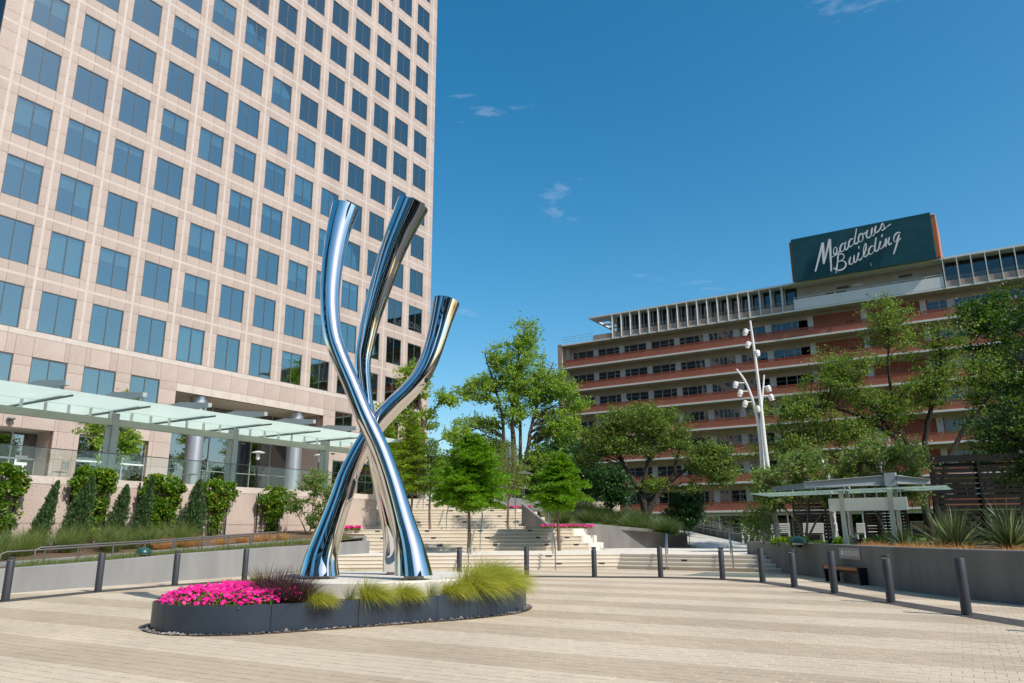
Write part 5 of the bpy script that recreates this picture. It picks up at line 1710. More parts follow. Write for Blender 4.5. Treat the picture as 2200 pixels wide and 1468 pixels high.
# left ramp handrails
for (off_, lab, y0, y1, zz) in ((0.0, 'long grey handrail along the back of the left ramp', 12.1, 21.6, .30), (1.25, 'long grey handrail along the front of the left ramp', 12.5, 22.0, .42)):
    n = 9
    P = []
    for i in range(n):
        y = y0+(y1-y0)*i/(n-1)
        x = np.interp(y, [10, 16.3, 22, 25.5], [-26.1, -26.5, -26.8, -27.0])+off_
        z = np.interp(y, [10, 16.3, 22, 25.5], [.64, .90, 1.18, 1.3])+zz
        P.append((x, y, z))
    body = [(P[0][0], P[0][1]-.16, P[0][2]-.35), (P[0][0], P[0][1]-.14, P[0][2]-.06)] + P + [(P[-1][0], P[-1][1]+.15, P[-1][2]-.06), (P[-1][0], P[-1][1]+.17, P[-1][2]-.4)]
    handrail('ramp_handrail', lab, body, 'rail_dark', 'ramp handrails', r=.028, posts=[(p[0], p[1], p[2]-.60, p[2]) for p in P[1:-1:1]])

# ---------------- dark louvred screens at right
def louvre(P0, P1, z0, z1, n, label, frame=.10):
    p0, p1 = Vector(P0), Vector(P1)
    t = root('louvred_screen', label, 'fence', (p0.x, p0.y, z0), 'charcoal louvred screens')
    u = (p1-p0).normalized()
    v = Vector((-u.y, u.x))
    L__ = (p1-p0).length
    for k in range(4):
        c = p0+u*(L__*k/3)
        MB().obox(c, u, v, frame/2, .06, z0, z1).build('post', 'louvre', t)
    m_ = p0+u*(L__/2)
    MB().obox(m_-v*.002, u, v, L__/2+.06, .07, z1+.002, z1+.28).build('top_board', 'louvre', t)
    for k in range(n):
        z = z0+.08+(z1-z0-.1)*k/n
        MB().obox(m_+v*.03, u, v, L__/2, .02, z, z+(z1-z0)/n*.74).build('slat', 'louvre', t)
louvre(sd(18.9, 34.5), sd(24.5, 33.0), 1.0, 4.55, 15, 'large charcoal louvred screen below the big oak at right')
louvre(sd(17.3, 38.0), sd(18.9, 37.2), 1.0, 4.0, 20, 'narrow charcoal louvred screen with close slats beside the shelter')
louvre(sd(14.9, 41), sd(17.1, 40.2), 1.0, 3.0, 11, 'low charcoal louvred screen behind the shelter posts')

# ---------------- slatted white lawn seats and benches
def lawn_chair(x, y, rz, label, grp, z=.96):
    t = root('lawn_chair', label, 'chair', (x, y, z), grp, rz)
    OFF[t] = Vector((0, 0, 0))
    for i in range(5): MB().box(-.30, .30, -.30+i*.125, -.30+i*.125+.095, .36-.02*i, .385-.02*i).build('seat_slat', 'white_paint', t)
    for i in range(6): MB().box(-.30, .30, .34+.045*i, .365+.045*i, .33+i*.115, .33+i*.115+.09).build('back_slat', 'white_paint', t)
    for s_ in (-1, 1):
        MB().tube([(s_*.31, -.30, 0), (s_*.31, -.28, .36), (s_*.31, .33, .28), (s_*.31, .62, 1.05)], .02, 6).build('side_frame', 'white_paint', t)
        MB().tube([(s_*.31, .33, .28), (s_*.31, .42, 0)], .02, 6).build('leg', 'white_paint', t)
lawn_chair(*sd(13.55, 43.5), R(100), 'white slatted lawn chair, leftmost beside the tall light pole', 'white slatted lawn chairs')
lawn_chair(*sd(14.05, 43.9), R(100), 'white slatted lawn chair, middle one beside the tall light pole', 'white slatted lawn chairs')
lawn_chair(*sd(14.55, 44.3), R(100), 'white slatted lawn chair, right one beside the tall light pole', 'white slatted lawn chairs')
def park_bench(x, y, rz, label):
    t = root('slatted_bench', label, 'bench', (x, y, .96), 'white slatted benches on the lawn', rz)
    OFF[t] = Vector((0, 0, 0))
    for i in range(4): MB().box(-.5, .5, -.24+i*.12, -.24+i*.12+.09, .42, .445).build('seat_slat', 'pale_metal', t)
    for i in range(5): MB().box(-.5, .5, .26+.02*i, .285+.02*i, .50+i*.1, .50+i*.1+.075).build('back_slat', 'pale_metal', t)
    for s_ in (-1, 1):
        MB().box(s_*.46-.025, s_*.46+.025, -.24, .3, 0, .41).build('leg', 'pale_metal', t)
park_bench(*sd(13.7, 40.0), R(200), 'white slatted bench left, between the shelter posts')
park_bench(*sd(15.2, 39.5), R(205), 'white slatted bench right of the shelter posts')
park_bench(*sd(18.6, 41.0), R(200), 'white slatted bench farthest right before the louvred screen')
park_bench(*sd(12.6, 41.0), R(190), 'white slatted bench just left of the shelter posts')
# chairs at the top of the stairs
lawn_chair(*sd(-5.5, 57.0), R(210), 'pale chair standing at the top of the stairs', None, 3.92)
t = root('red_chair', 'red plastic chair at the top of the stairs', 'chair', (*sd(-4.0, 57.4), 3.92))
x, y = sd(-4.0, 57.4)
MB().lathe((x, y, 4.30), [(.02, 0), (.26, .02), (.30, .08), (.28, .05)], 14).build('seat', 'red_chair', t)
MB().prism([(x-.3, y+.1), (x+.3, y+.28), (x+.28, y+.34), (x-.32, y+.16)], 4.33, 4.85).build('backrest', 'red_chair', t)
for dx, dy in ((-.2, -.2), (.2, -.2), (-.2, .2), (.2, .2)):
    MB().tube([(x+dx*.7, y+dy*.7, 4.33), (x+dx*1.2, y+dy*1.2, 3.92)], .02, 6).build('leg', 'red_chair', t)
# square umbrella among the trees behind the stairs
x, y = sd(.9, 60)
t = root('patio_umbrella', 'small grey patio umbrella under the trees behind the stairs', 'umbrella', (x, y, 3.9))
MB().tube([(x, y, 3.9), (x, y, 6.3)], .03, 6).build('pole', 'rail_dark', t)
MB().lathe((x, y, 5.95), [(.8, 0), (.78, .03), (.03, .32)], 8).build('canopy', 'rail_dark', t)

# ---------------- green mushroom lights
def dome(x, y, z, r, label):
    t = root('garden_light', label, 'garden light', (x, y, z), 'dark green dome garden lights')
    MB().lathe((x, y, z), [(r*.35, 0), (r*.35, r*.55)], 12).build('stem', 'black', t)
    MB().lathe((x, y, z+r*.5), [(r, 0), (r*.98, r*.15), (r*.85, r*.45), (r*.55, r*.68), (r*.05, r*.78)], 20).build('shade', 'greendome', t, smooth=True)
    MB().lathe((x, y, z+r*.28), [(r*.72, 0), (r*.70, r*.2)], 14).build('lens', 'white_paint', t)
dome(-24.7, 15.7, .80, .25, 'dark green dome light in the grass of the left ramp')
dome(*sd(10.2, 27.9), .99, .30, 'dark green dome light left of the shelter post')
dome(*sd(12.9, 26.0), .99, .36, 'dark green dome light right of the shelter posts')
for i, (s, d, lab) in enumerate(((11.0, 27.1, 'small black spotlight left of the near shelter post'), (11.15, 25.4, 'small black spotlight between the shelter posts'), (12.0, 27.0, 'small black spotlight near the second shelter post'))):
    x, y = sd(s, d)
    t = root('spotlight', lab, 'spotlight', (x, y, .99), 'small black garden spotlights')
    MB().tube([(x, y, .99), (x+.02, y, 1.15)], .02, 6).build('stake', 'black', t)
    MB().tube([(x-.04, y, 1.14), (x+.08, y+.03, 1.30)], .055, 8).build('lamp_can', 'black', t)
# ================================================================ PLANTS
EXv, HYv = np.array([EX[0], EX[1], 0.0]), np.array([HY[0], HY[1], 0.0])
ZV = np.array([0, 0, 1.0])
def unit(a):
    return a/np.maximum(np.linalg.norm(a, axis=-1, keepdims=True), 1e-9)
def leaf_quads(C, size, rg, asp=.6, dirs=None, spread=1.0, up=.35):
    """diamond leaves of length size centred on C; dirs = preferred direction of the long axis"""
    n = len(C)
    t = rg.normal(size=(n, 3))
    if dirs is not None: t = dirs+t*spread*.5
    t = unit(t)
    nn = unit(rg.normal(size=(n, 3))+ZV*up*2)
    w = unit(np.cross(nn, t))
    s = np.asarray(size).reshape(-1, 1)
    return np.stack([C-t*s*.5, C+w*s*asp*.5, C+t*s*.5, C-w*s*asp*.5], 1)
def wood(P, r0, r1):
    n = len(P)
    return P, [r0+(r1-r0)*(i/(n-1))**.8 for i in range(n)]
def sdz(p, base):
    return np.array(base)+EXv*p[0]+HYv*p[1]+ZV*p[2]

def tree(name, label, base, trunks, blobs, ncl, nleaf, lsize, lmat, bmat, seed, crad=.7, group=None, br=.05, flat=.65, cat='tree', twigs=3, asp=.6, extra=None, shell=.42, droop=0.0):
    """trunks = [([(s, d, z)...], r0, r1)] and blobs = [((s, d, z), (rs, rd, rz), weight)] in metres from the base, s to the right and d away from the plaza"""
    rg = np.random.default_rng(seed)
    rd = random.Random(seed)
    r = root(name, label, cat, tuple(base), group)
    w = MB()
    tp = []
    for P, r0, r1 in trunks:
        W = [sdz(p, base) for p in P]
        sm = [np.array(q) for q in catmull([tuple(q) for q in W], 5)]
        sm = [q+np.array([rd.uniform(-1, 1), rd.uniform(-1, 1), 0])*r0*.15*(0 < i < len(sm)-1) for i, q in enumerate(sm)]
        k = len(sm)
        rr = [r0+(r1-r0)*(i/(k-1))**.75 for i in range(k)]
        rr[0] *= 1.25
        w.tube([tuple(q) for q in sm], rr, 9)
        tp += [(q, rr[i]) for i, q in enumerate(sm)]
    TQ = np.array([q for q, _ in tp])
    TR = np.array([q for _, q in tp])
    ws = np.array([b[2] for b in blobs], float)
    ws /= ws.sum()
    cen = []
    for i in range(ncl):
        b = blobs[rg.choice(len(blobs), p=ws)]
        v = unit(rg.normal(size=(1, 3)))[0]*(rg.random()**shell)
        cen.append(sdz(tuple(np.array(b[0])+v*np.array(b[1])), base))
    allC, allD = [], []
    per = max(4, nleaf//ncl)
    for c in cen:
        hd = np.linalg.norm((TQ-c)[:, :2], axis=1)
        cost = np.linalg.norm(TQ-c, axis=1)+.8*np.maximum(0, TQ[:, 2]-c[2]+.35*hd)+(TQ[:, 2] > c[2])*.5
        cost[:max(1, len(TQ)//40)] += 5
        ai = int(np.argmin(cost))
        a = TQ[ai]
        L = np.linalg.norm(c-a)
        m1 = a+(c-a)*.35+ZV*L*.10+rg.normal(size=3)*L*.05
        m2 = a+(c-a)*.70+ZV*L*.08+rg.normal(size=3)*L*.06
        pts = catmull([tuple(a), tuple(m1), tuple(m2), tuple(c)], 3)
        rb = min(TR[ai]*.55, br*(.32+.17*L))
        w.tube(pts, [rb+(.010-rb)*i/(len(pts)-1) for i in range(len(pts))], 5, cap=False)
        rc = crad*rg.uniform(.6, 1.25)
        ends = []
        for _ in range(twigs):
            v = unit(rg.normal(size=(1, 3))*np.array([1, 1, flat]))[0]+ZV*(.15-droop)
            p0 = np.array(pts[-1-rg.integers(0, 5)])
            e = p0+v*rc*rg.uniform(.8, 1.4)
            w.tube([tuple(p0), tuple((p0+e)/2+ZV*.03), tuple(e)], [.014, .010, .005], 4, cap=False)
            ends.append((p0, e))
        n1 = int(per*rg.uniform(.55, 1.45))
        g = rg.normal(size=(n1, 3))*np.array([1, 1, flat])*rc*.52
        P = c+g
        if ends:
            k = n1//2
            pick = rg.integers(0, len(ends), k)
            f = rg.random((k, 1))**.6
            p0 = np.array([ends[i][0] for i in pick])
            e = np.array([ends[i][1] for i in pick])
            P[:k] = p0+(e-p0)*f*1.1+rg.normal(size=(k, 3))*rc*.16
        allC.append(P)
    C = np.concatenate(allC)
    C = C[C[:, 2] > base[2]+.25]
    w.build('trunk', bmat, r, smooth=True)
    np_obj('crown', leaf_quads(C, lsize*rg.uniform(.6, 1.35, len(C)), rg, asp), lmat, r)
    if extra:
        m, n, sz = extra
        idx = rg.integers(0, len(C), n)
        np_obj('blossom', leaf_quads(C[idx]+rg.normal(size=(n, 3))*.08, sz*rg.uniform(.7, 1.3, n), rg, .9), m, r)
    return r

def cypress(name, label, base, H, z0, rmax, nbr, lmat, seed, dens=1.0, lean=0.0, group='bald cypress trees on the stairs', trunk_r=.09, up=.12, needle=.16):
    """straight trunk with tiers of feathery side branches"""
    rg = np.random.default_rng(seed)
    r = root(name, label, 'tree', tuple(base), group)
    w = MB()
    b = np.array(base)
    tr = [b+ZV*H*f+EXv*(lean*f+.05*math.sin(f*7+seed)) for f in np.linspace(0, 1, 14)]
    w.tube([tuple(q) for q in tr], [trunk_r*(1-.93*i/13) for i in range(14)], 9)
    C, D = [], []
    for i in range(nbr):
        f = (i+rg.random())/nbr
        z = z0+(H*.97-z0)*f
        prof = min(1, .50+f*3.2)*(1-f)**.95+.04
        L = rmax*prof*rg.uniform(.40, 1.22)+.12
        an = i*2.4+rg.normal()*.3
        dr = EXv*math.cos(an)+HYv*math.sin(an)
        a = b+ZV*z+EXv*(lean*z/H+.05*math.sin(z/H*7+seed))
        tip = a+dr*L+ZV*L*(up+.25*f)
        mid = a+dr*L*.55+ZV*L*(up*.9+.10)
        pts = catmull([tuple(a), tuple(mid), tuple(tip)], 5)
        w.tube(pts, [.022*(1-.8*q/(len(pts)-1))*(1-.5*f) for q in range(len(pts))], 5, cap=False)
        n = int(dens*L*230)
        if n < 6: n = 6
        q = rg.random(n)**.75*(len(pts)-1.001)
        i0 = q.astype(int)
        pa = np.array(pts)
        p = pa[i0]+(pa[i0+1]-pa[i0])*(q-i0)[:, None]
        fr_ = (q/(len(pts)-1))[:, None]
        side = unit(np.cross(dr, ZV))
        off_ = rg.normal(size=(n, 1))*(.10+.22*L*(1-fr_*.7)*.6)
        p = p+side*off_+ZV*(rg.normal(size=(n, 1))*.055-np.abs(off_)*.20)+dr*np.abs(off_)*.35
        C.append(p)
        D.append(dr*.8+side*np.sign(off_)*.7+ZV*(-.12))
    C, D = np.concatenate(C), np.concatenate(D)
    w.build('trunk', 'bark_red', r, smooth=True)
    np_obj('crown', leaf_quads(C, needle*rg.uniform(.6, 1.4, len(C)), rg, .30, D, .8), lmat, r)
    return r

def ribbon_mesh(name, roots, d0, length, width, rg, lmat, bend, nseg=5, wind=None):
    """grass-like blades: start at roots along d0, bending by gravity and wind"""
    n = len(roots)
    P = np.zeros((n, nseg+1, 3))
    P[:, 0] = roots
    d = unit(d0)
    L = np.asarray(length).reshape(-1, 1)/nseg
    for i in range(nseg):
        P[:, i+1] = P[:, i]+d*L
        g = -ZV*np.asarray(bend).reshape(-1, 1)
        if wind is not None: g = g+wind
        d = unit(d+g*(.6+.5*i/nseg))
    side = unit(np.cross(d0+rg.normal(size=(n, 3))*.4, ZV+rg.normal(size=(n, 3))*.3))
    k = nseg+1
    taper = (1-(np.arange(k)/nseg)**1.6*.93)
    W = np.asarray(width).reshape(-1, 1, 1)*taper.reshape(1, -1, 1)*.5
    A, B = P-side[:, None, :]*W, P+side[:, None, :]*W
    V_ = np.stack([A, B], 2).reshape(n, k*2, 3)
    base_f = np.array([[2*i, 2*i+1, 2*i+3, 2*i+2] for i in range(nseg)])
    F = (base_f[None]+(np.arange(n)*k*2)[:, None, None]).reshape(-1, 4)
    me = bpy.data.meshes.new(name)
    nv = n*k*2
    me.vertices.add(nv)
    me.vertices.foreach_set('co', V_.astype(np.float32).ravel())
    me.loops.add(F.size)
    me.loops.foreach_set('vertex_index', F.astype(np.int32).ravel())
    me.polygons.add(len(F))
    me.polygons.foreach_set('loop_start', np.arange(0, F.size, 4, dtype=np.int32))
    me.materials.append(M[lmat])
    me.update(calc_edges=True)
    return me
def tuft_mesh(n, r, H, lmat, seed, spread=.55, bend=.28, wind=(0, 0, 0), width=.010, nseg=6, lvar=.35):
    rg = np.random.default_rng(seed)
    a = rg.random(n)*2*math.pi
    q = np.sqrt(rg.random(n))
    roots = np.stack([np.cos(a)*q*r, np.sin(a)*q*r, np.zeros(n)], 1)
    d0 = np.stack([np.cos(a)*q*spread, np.sin(a)*q*spread, np.ones(n)], 1)+rg.normal(size=(n, 3))*.16
    return ribbon_mesh('blades', roots, d0, H*rg.uniform(1-lvar, 1+lvar*.6, n), width*rg.uniform(.6, 1.3, n), rg, lmat, bend*rg.uniform(.4, 1.5, n), nseg, np.array(wind)*rg.uniform(.5, 1.4, (n, 1)))
def tuft(name, label, cat, me, loc, group, rz=0.0, s=1.0):
    o = bpy.data.objects.new(name, me)
    link(o)
    o.location = loc
    o.rotation_euler = (0, 0, rz)
    o.scale = (s, s, s)
    return tag(o, label, cat, group)

# ---------------- grasses in the planter (blown to the right)
WIND = tuple(EXv*.24-HYv*.02)
ft = [tuft_mesh(1700, .20, .80, 'l_grass', 40+i, spread=.85, bend=.34, wind=WIND, width=.012, nseg=9, lvar=.45) for i in range(3)]
fthin = [tuft_mesh(240, .10, .95, 'l_grass2', 50+i, spread=.45, bend=.16, wind=tuple(np.array(WIND)*.5), width=.007, nseg=7) for i in range(2)]
PT = [(-9.85, 9.52, .80, 0, 'feather grass clump just right of the purple grass, hanging over the planter edge'), (-9.62, 10.0, .75, 3, 'thin upright feather grass behind the first hanging clump'), (-9.48, 10.42, 1.10, 1, 'large pale feather grass clump in front of the left sculpture foot'),
      (-9.19, 10.98, .92, 2, 'feather grass clump in front of the right sculpture foot'), (-8.97, 11.42, .80, 4, 'sparse thin feather grass between two clumps at the right'), (-8.83, 11.93, .95, 0, 'feather grass clump third from the right end of the planter'),
      (-8.78, 12.55, 1.10, 1, 'feather grass clump second from the right end of the planter'), (-8.86, 13.25, 1.18, 2, 'big feather grass clump spilling over the right end of the planter'), (-9.2, 14.1, 1.18, 0, 'big feather grass clump behind the right end of the planter'),
      (-10.0, 15.05, 1.05, 1, 'feather grass clump at the back right of the pedestal'), (-9.75, 14.3, .95, 2, 'feather grass clump between the pedestal and the right end'), (-11.2, 15.2, .85, 0, 'feather grass clump behind the right sculpture foot'),
      (-12.35, 14.75, .90, 1, 'feather grass clump behind the pedestal seen between the feet'), (-13.0, 13.7, .95, 2, 'feather grass clump behind the pedestal right of the left foot'), (-13.35, 12.3, .95, 0, 'pale feather grass clump just left of the left sculpture foot'),
      (-13.25, 11.1, 1.0, 1, 'yellow feather grass clump left of the pedestal'), (-13.1, 10.3, .8, 2, 'feather grass clump behind the purple grass')]
for i, (x, y, s, v, lab) in enumerate(PT):
    tuft('grass_tuft', lab, 'grass tuft', (ft+fthin)[v], (x, y, .39), 'feather grasses in the planter', rz=0.15*((i*7) % 5-2), s=s*(.80 if 6 <= i <= 10 else .56))
pu = [tuft_mesh(520, .16, .72, 'l_purple', 60+i, spread=1.0, bend=.14, wind=tuple(EXv*.06), width=.012, nseg=6) for i in range(2)]
for i, (x, y, s, lab) in enumerate([(-11.55, 9.85, 1.0, 'dark purple fountain grass behind the pink flowers, leftmost'), (-10.95, 9.60, 1.05, 'dark purple fountain grass behind the pink flowers, middle'), (-10.45, 9.45, 1.0, 'dark purple fountain grass behind the pink flowers, third'), (-10.12, 9.25, .95, 'dark purple fountain grass at the right end of the pink flowers')]):
    tuft('purple_grass', lab, 'grass tuft', pu[i % 2], (x, y, .40), 'purple fountain grasses', rz=i*1.3, s=s*.80)

# ---------------- pink flower bed
def inside(poly, x, y):
    c = False
    j = len(poly)-1
    for i in range(len(poly)):
        if (poly[i][1] > y) != (poly[j][1] > y) and x < (poly[j][0]-poly[i][0])*(y-poly[i][1])/(poly[j][1]-poly[i][1])+poly[i][0]: c = not c
        j = i
    return c
rg = np.random.default_rng(77)
fb = [(p[0]*.985-11.2*.015, p[1]*.985+10*.015) for p in inner]
pts = []
while len(pts) < 3300:
    x, y = rg.uniform(-13.5, -9.4), rg.uniform(7.7, 10.4)
    # front line of the bed towards the purple grass
    if (x+12.9)*.55+(y-10.35) > 0.62*rg.uniform(.8, 1.1): continue
    if not inside(fb, x, y): continue
    pts.append((x, y))
P = np.array(pts)
edge = np.array([min(math.hypot(x-q[0], y-q[1]) for q in inner[::2]) for x, y in pts])
hgt = .40+.20*np.minimum(1, edge/.35)**.6+.05*np.array([noise.noise((x*2.2, y*2.2, 3)) for x, y in pts])
nf = 1750
C = np.stack([P[:nf, 0], P[:nf, 1], hgt[:nf]+rg.normal(size=nf)*.018], 1)
nrm = unit(rg.normal(size=(nf, 3))*.40+ZV+np.array([.25, -.35, 0]))
t = unit(np.cross(nrm, rg.normal(size=(nf, 3))))
bt = np.cross(nrm, t)
sz = rg.uniform(.024, .038, nf)[:, None]
ring = []
for k in range(10):
    a = 2*math.pi*k/10
    rr_ = 1.0 if k % 2 == 0 else .86
    ring.append(C+(t*math.cos(a)+bt*math.sin(a))*sz*rr_+nrm*sz*(.28 if k % 2 == 0 else .18))
o = np_obj('petunia_bed', np.stack(ring, 1), 'petal', None, (-11.6, 9.0, .4), k=10)
tag(o, 'mounded bed of bright magenta petunias at the left end of the planter', 'flowers', kind='stuff')
C2 = np.stack([P[:, 0], P[:, 1], hgt-rg.uniform(.02, .14, len(P))], 1)
C2 = np.concatenate([C2, C2+rg.normal(size=C2.shape)*.03])
o2 = np_obj('petunia_leaves', leaf_quads(C2, rg.uniform(.035, .07, len(C2)), rg, .6), 'bedleaf', o)
o2.location = (0, 0, 0)
o2.data.transform(Matrix.Translation((0, 0, 0)))
# flower strips beside the stairs
def flower_strip(label, s0, s1, d, z, w=.5, n=420):
    rg = np.random.default_rng(int(s0*10+500))
    C = np.stack([rg.uniform(s0, s1, n), d+rg.uniform(0, w, n), z+.10+rg.uniform(0, .14, n)], 1)
    C = np.array([sd3(*c) for c in C])
    x, y = sd((s0+s1)/2, d)
    o = np_obj('flower_strip', leaf_quads(C, rg.uniform(.07, .12, n), rg, .9), 'petal', None, (x, y, z))
    tag(o, label, 'flowers', kind='stuff')
    C[:, 2] -= .08
    np_obj('strip_leaves', leaf_quads(C, rg.uniform(.09, .15, n), rg, .6), 'bedleaf', o)
flower_strip('strip of pink flowers right of the middle flight of steps', 1.6, 4.6, 44.4, 1.74)
flower_strip('strip of pink flowers below the tall pale grey wall', -1.2, 1.2, 51.2, 3.02)
flower_strip('small patch of pink flowers on the steps behind the sculpture', -9.9, -8.6, 43.6, 1.7)

# ---------------- bald cypresses on the landings
cypress('bald_cypress', 'bright green bald cypress on the landing left of the centre handrail', (*sd(-2.2, 38.0), .6), 5.85, 1.95, 2.55, 150, 'l_cypress', 1, dens=1.15, trunk_r=.10, lean=.15)
cypress('bald_cypress', 'bright green bald cypress on the landing in front of the grey wall', (*sd(2.40, 41.2), .6), 5.2, 2.05, 1.85, 125, 'l_cypress', 2, dens=1.2, trunk_r=.10, lean=.1)
cypress('bald_cypress', 'slender sparse cypress beside the top handrail', (*sd(-4.95, 46.3), 1.74), 5.5, 1.8, 1.5, 75, 'l_cypress2', 3, dens=.50, trunk_r=.085, up=.35)
cypress('bald_cypress', 'thin nearly bare olive cypress behind the bright green one', (*sd(-.25, 46.5), 1.74), 5.4, 1.6, 1.45, 130, 'l_cypress2', 4, dens=.22, trunk_r=.075, up=.65, needle=.10)
cypress('bald_cypress', 'yellow-green cypress behind the sculpture at the foot of the tower', (*sd(-6.1, 46.5), 1.74), 7.3, 2.1, 1.7, 110, 'l_cypress_y', 5, dens=.75, trunk_r=.085)
cypress('bald_cypress', 'green cypress left of the sculpture crossing, by the terrace corner', (*sd(-8.1, 49.5), 2.4), 6.4, 1.6, 1.5, 90, 'l_cypress_y', 6, dens=.7, trunk_r=.08)

# ---------------- larger trees
tree('sycamore_tree', 'tall open sycamore with bare spreading limbs at the tower corner', (*sd(-6.9, 58), 3.9), [([(0, 0, 0), (.05, 0, 3), (-.15, .1, 6.5), (-.6, 0, 9.3), (-.9, 0, 10.6)], .30, .05), ([(-.05, 0, 5.6), (1.0, .1, 7.2), (2.4, 0, 8.4)], .10, .03), ([(0, 0, 3.6), (1.4, .2, 4.6), (3.0, 0, 4.9)], .09, .02), ([(-.1, 0, 5), (-1.4, .1, 6.4), (-2.6, 0, 7.0)], .09, .02)],
     [((-.9, 0, 9.3), (1.5, 1.6, 1.6), 2.2), ((2.1, 0, 7.9), (1.3, 1.2, 1.0), 1.5), ((2.5, 0, 4.9), (1.3, 1.2, .7), 1.3), ((-2.3, 0, 6.6), (1.5, 1.3, 1.3), 2), ((-1.6, .5, 3.6), (1.6, 1.4, 1.3), 2), ((.3, 0, 6.6), (.9, .9, 1.6), .8)], 130, 11000, .20, 'l_syc', 'bark', 21, crad=.50)
tree('sweetgum_tree', 'large light green multi-stemmed tree rising behind the stairs', (*sd(.2, 64), 3.9), [([(0, 0, 0), (-.1, 0, 4), (-.2, 0, 8), (.3, 0, 12), (1.0, 0, 15.3)], .34, .04), ([(-.3, 0, .3), (-.9, 0, 4), (-1.1, 0, 7.5), (-2.2, 0, 11.5), (-2.6, 0, 12.8)], .24, .04), ([(.4, 0, .3), (1.0, 0, 4), (1.6, .2, 7), (2.8, 0, 10.5), (3.4, 0, 12)], .28, .04), ([(.2, .5, .3), (.5, .8, 5), (.2, 1.2, 10), (-.6, 1, 13.5)], .22, .04)],
     [((.4, 0, 9.8), (2.9, 2.6, 4.2), 4.0), ((.9, 0, 14.0), (1.5, 1.4, 2.0), 1.7), ((-1.3, 0, 12.6), (1.2, 1.2, 1.5), 1.0), ((-3.2, 0, 9.6), (1.9, 1.8, 1.1), 1.6), ((-3.4, 0, 6.6), (1.9, 1.8, .9), 1.4), ((-3.0, 0, 4.3), (2.3, 1.8, 1.0), 1.6), ((3.2, 0, 9.6), (2.2, 2.0, 1.7), 2.2), ((4.0, 0, 6.3), (1.7, 2.0, 1.6), 2.0), ((.4, 0, 10.5), (2.2, 2.0, 1.6), 2.0), ((3.2, -.3, 3.4), (2.4, 2.0, 1.5), 2.2), ((-.3, .5, 2.2), (2.6, 2, 1.0), 1.0), ((5.6, 0, 8.2), (1.1, 1, .7), .5)], 520, 46000, .20, 'l_gum', 'bark', 22, crad=.62)
tree('live_oak', 'spreading olive-green oak with dark forked trunk left of the light pole', (*sd(9.3, 55), hz(9.3, 55)-.1), [([(0, 0, 0), (.15, 0, .8), (-.3, 0, 2.2), (-1.2, .2, 4.0), (-1.9, 0, 5.6), (-2.6, 0, 7.2)], .36, .05), ([(.15, 0, .4), (.9, 0, 1.7), (2.1, .1, 2.9), (3.6, 0, 3.9), (5.2, 0, 4.4)], .33, .05), ([(-.1, 0, 2.0), (.4, .2, 3.8), (.9, 0, 5.6), (1.0, 0, 7.2)], .22, .04), ([(2.1, .1, 2.9), (2.6, 0, 4.4), (3.0, 0, 5.8)], .16, .04)],
     [((-2.5, 0, 6.0), (2.0, 2.2, 1.9), 2.0), ((-.2, 0, 7.3), (2.0, 2.2, 1.3), 2.0), ((1.9, 0, 6.6), (1.9, 2.0, 1.6), 2.0), ((4.6, 0, 4.7), (2.4, 2.0, 1.3), 2.2), ((5.9, 0, 3.4), (1.5, 1.6, .9), 1.0), ((-.2, 0, 5.2), (1.6, 1.6, .9), .7), ((.8, 0, 2.6), (.9, .8, .45), .25), ((-4.3, 0, 4.4), (.9, 1, .7), .35), ((3.6, 0, 2.3), (1.4, 1.0, .45), .4)], 360, 44000, .15, 'l_oak', 'bark_dark', 23, crad=.60, shell=.55)
tree('oak_tree', 'very large airy oak reaching over the right half of the building', (*sd(23.0, 42), 1.0), [([(0, 0, 0), (.2, 0, 3.2), (-.1, 0, 5.0), (.5, 0, 7.2), (1.4, 0, 9.6), (1.6, 0, 11.8)], .26, .05), ([(-.4, 0, 0), (-.7, 0, 3.2), (-1.4, 0, 5.2), (-3.2, 0, 6.6), (-5.2, 0, 7.3), (-7.2, 0, 7.2)], .24, .05), ([(-.2, .3, 0), (-.5, .3, 3.6), (-1.3, .2, 6.4), (-1.6, 0, 9.2), (-1.2, 0, 12.4)], .22, .04), ([(.3, -.2, 0), (.6, -.2, 3.4), (2.2, 0, 6.0), (3.7, 0, 7.6), (4.8, 0, 9.4)], .22, .04), ([(-1.4, 0, 5.2), (-3.0, 0, 7.6), (-4.2, 0, 9.6)], .14, .03), ([(-3.2, 0, 6.4), (-5.6, .3, 5.4), (-7.6, 0, 5.0)], .11, .03)],
     [((-1.3, 0, 12.0), (1.7, 2, 1.9), 1.5), ((1.6, 0, 10.6), (2.0, 2, 1.9), 1.8), ((-4.3, 0, 9.2), (2.3, 2, 1.7), 2.0), ((-7.0, 0, 6.9), (2.4, 2, 1.1), 1.9), ((-8.0, 0, 5.0), (1.9, 2, .8), 1.2), ((-4.4, 0, 5.8), (2.6, 2, 1.0), 1.7), ((4.3, 0, 8.8), (1.6, 2, 1.7), 1.4), ((0.6, 0, 8.2), (2.3, 2, 1.4), 1.5), ((-1.8, 0, 7.2), (2.0, 1.6, 1.0), 1.0), ((3.4, 0, 6.4), (1.5, 1.5, .9), .6)], 400, 46000, .12, 'l_oak2', 'bark_dark', 24, crad=.62, shell=.62, flat=.5)
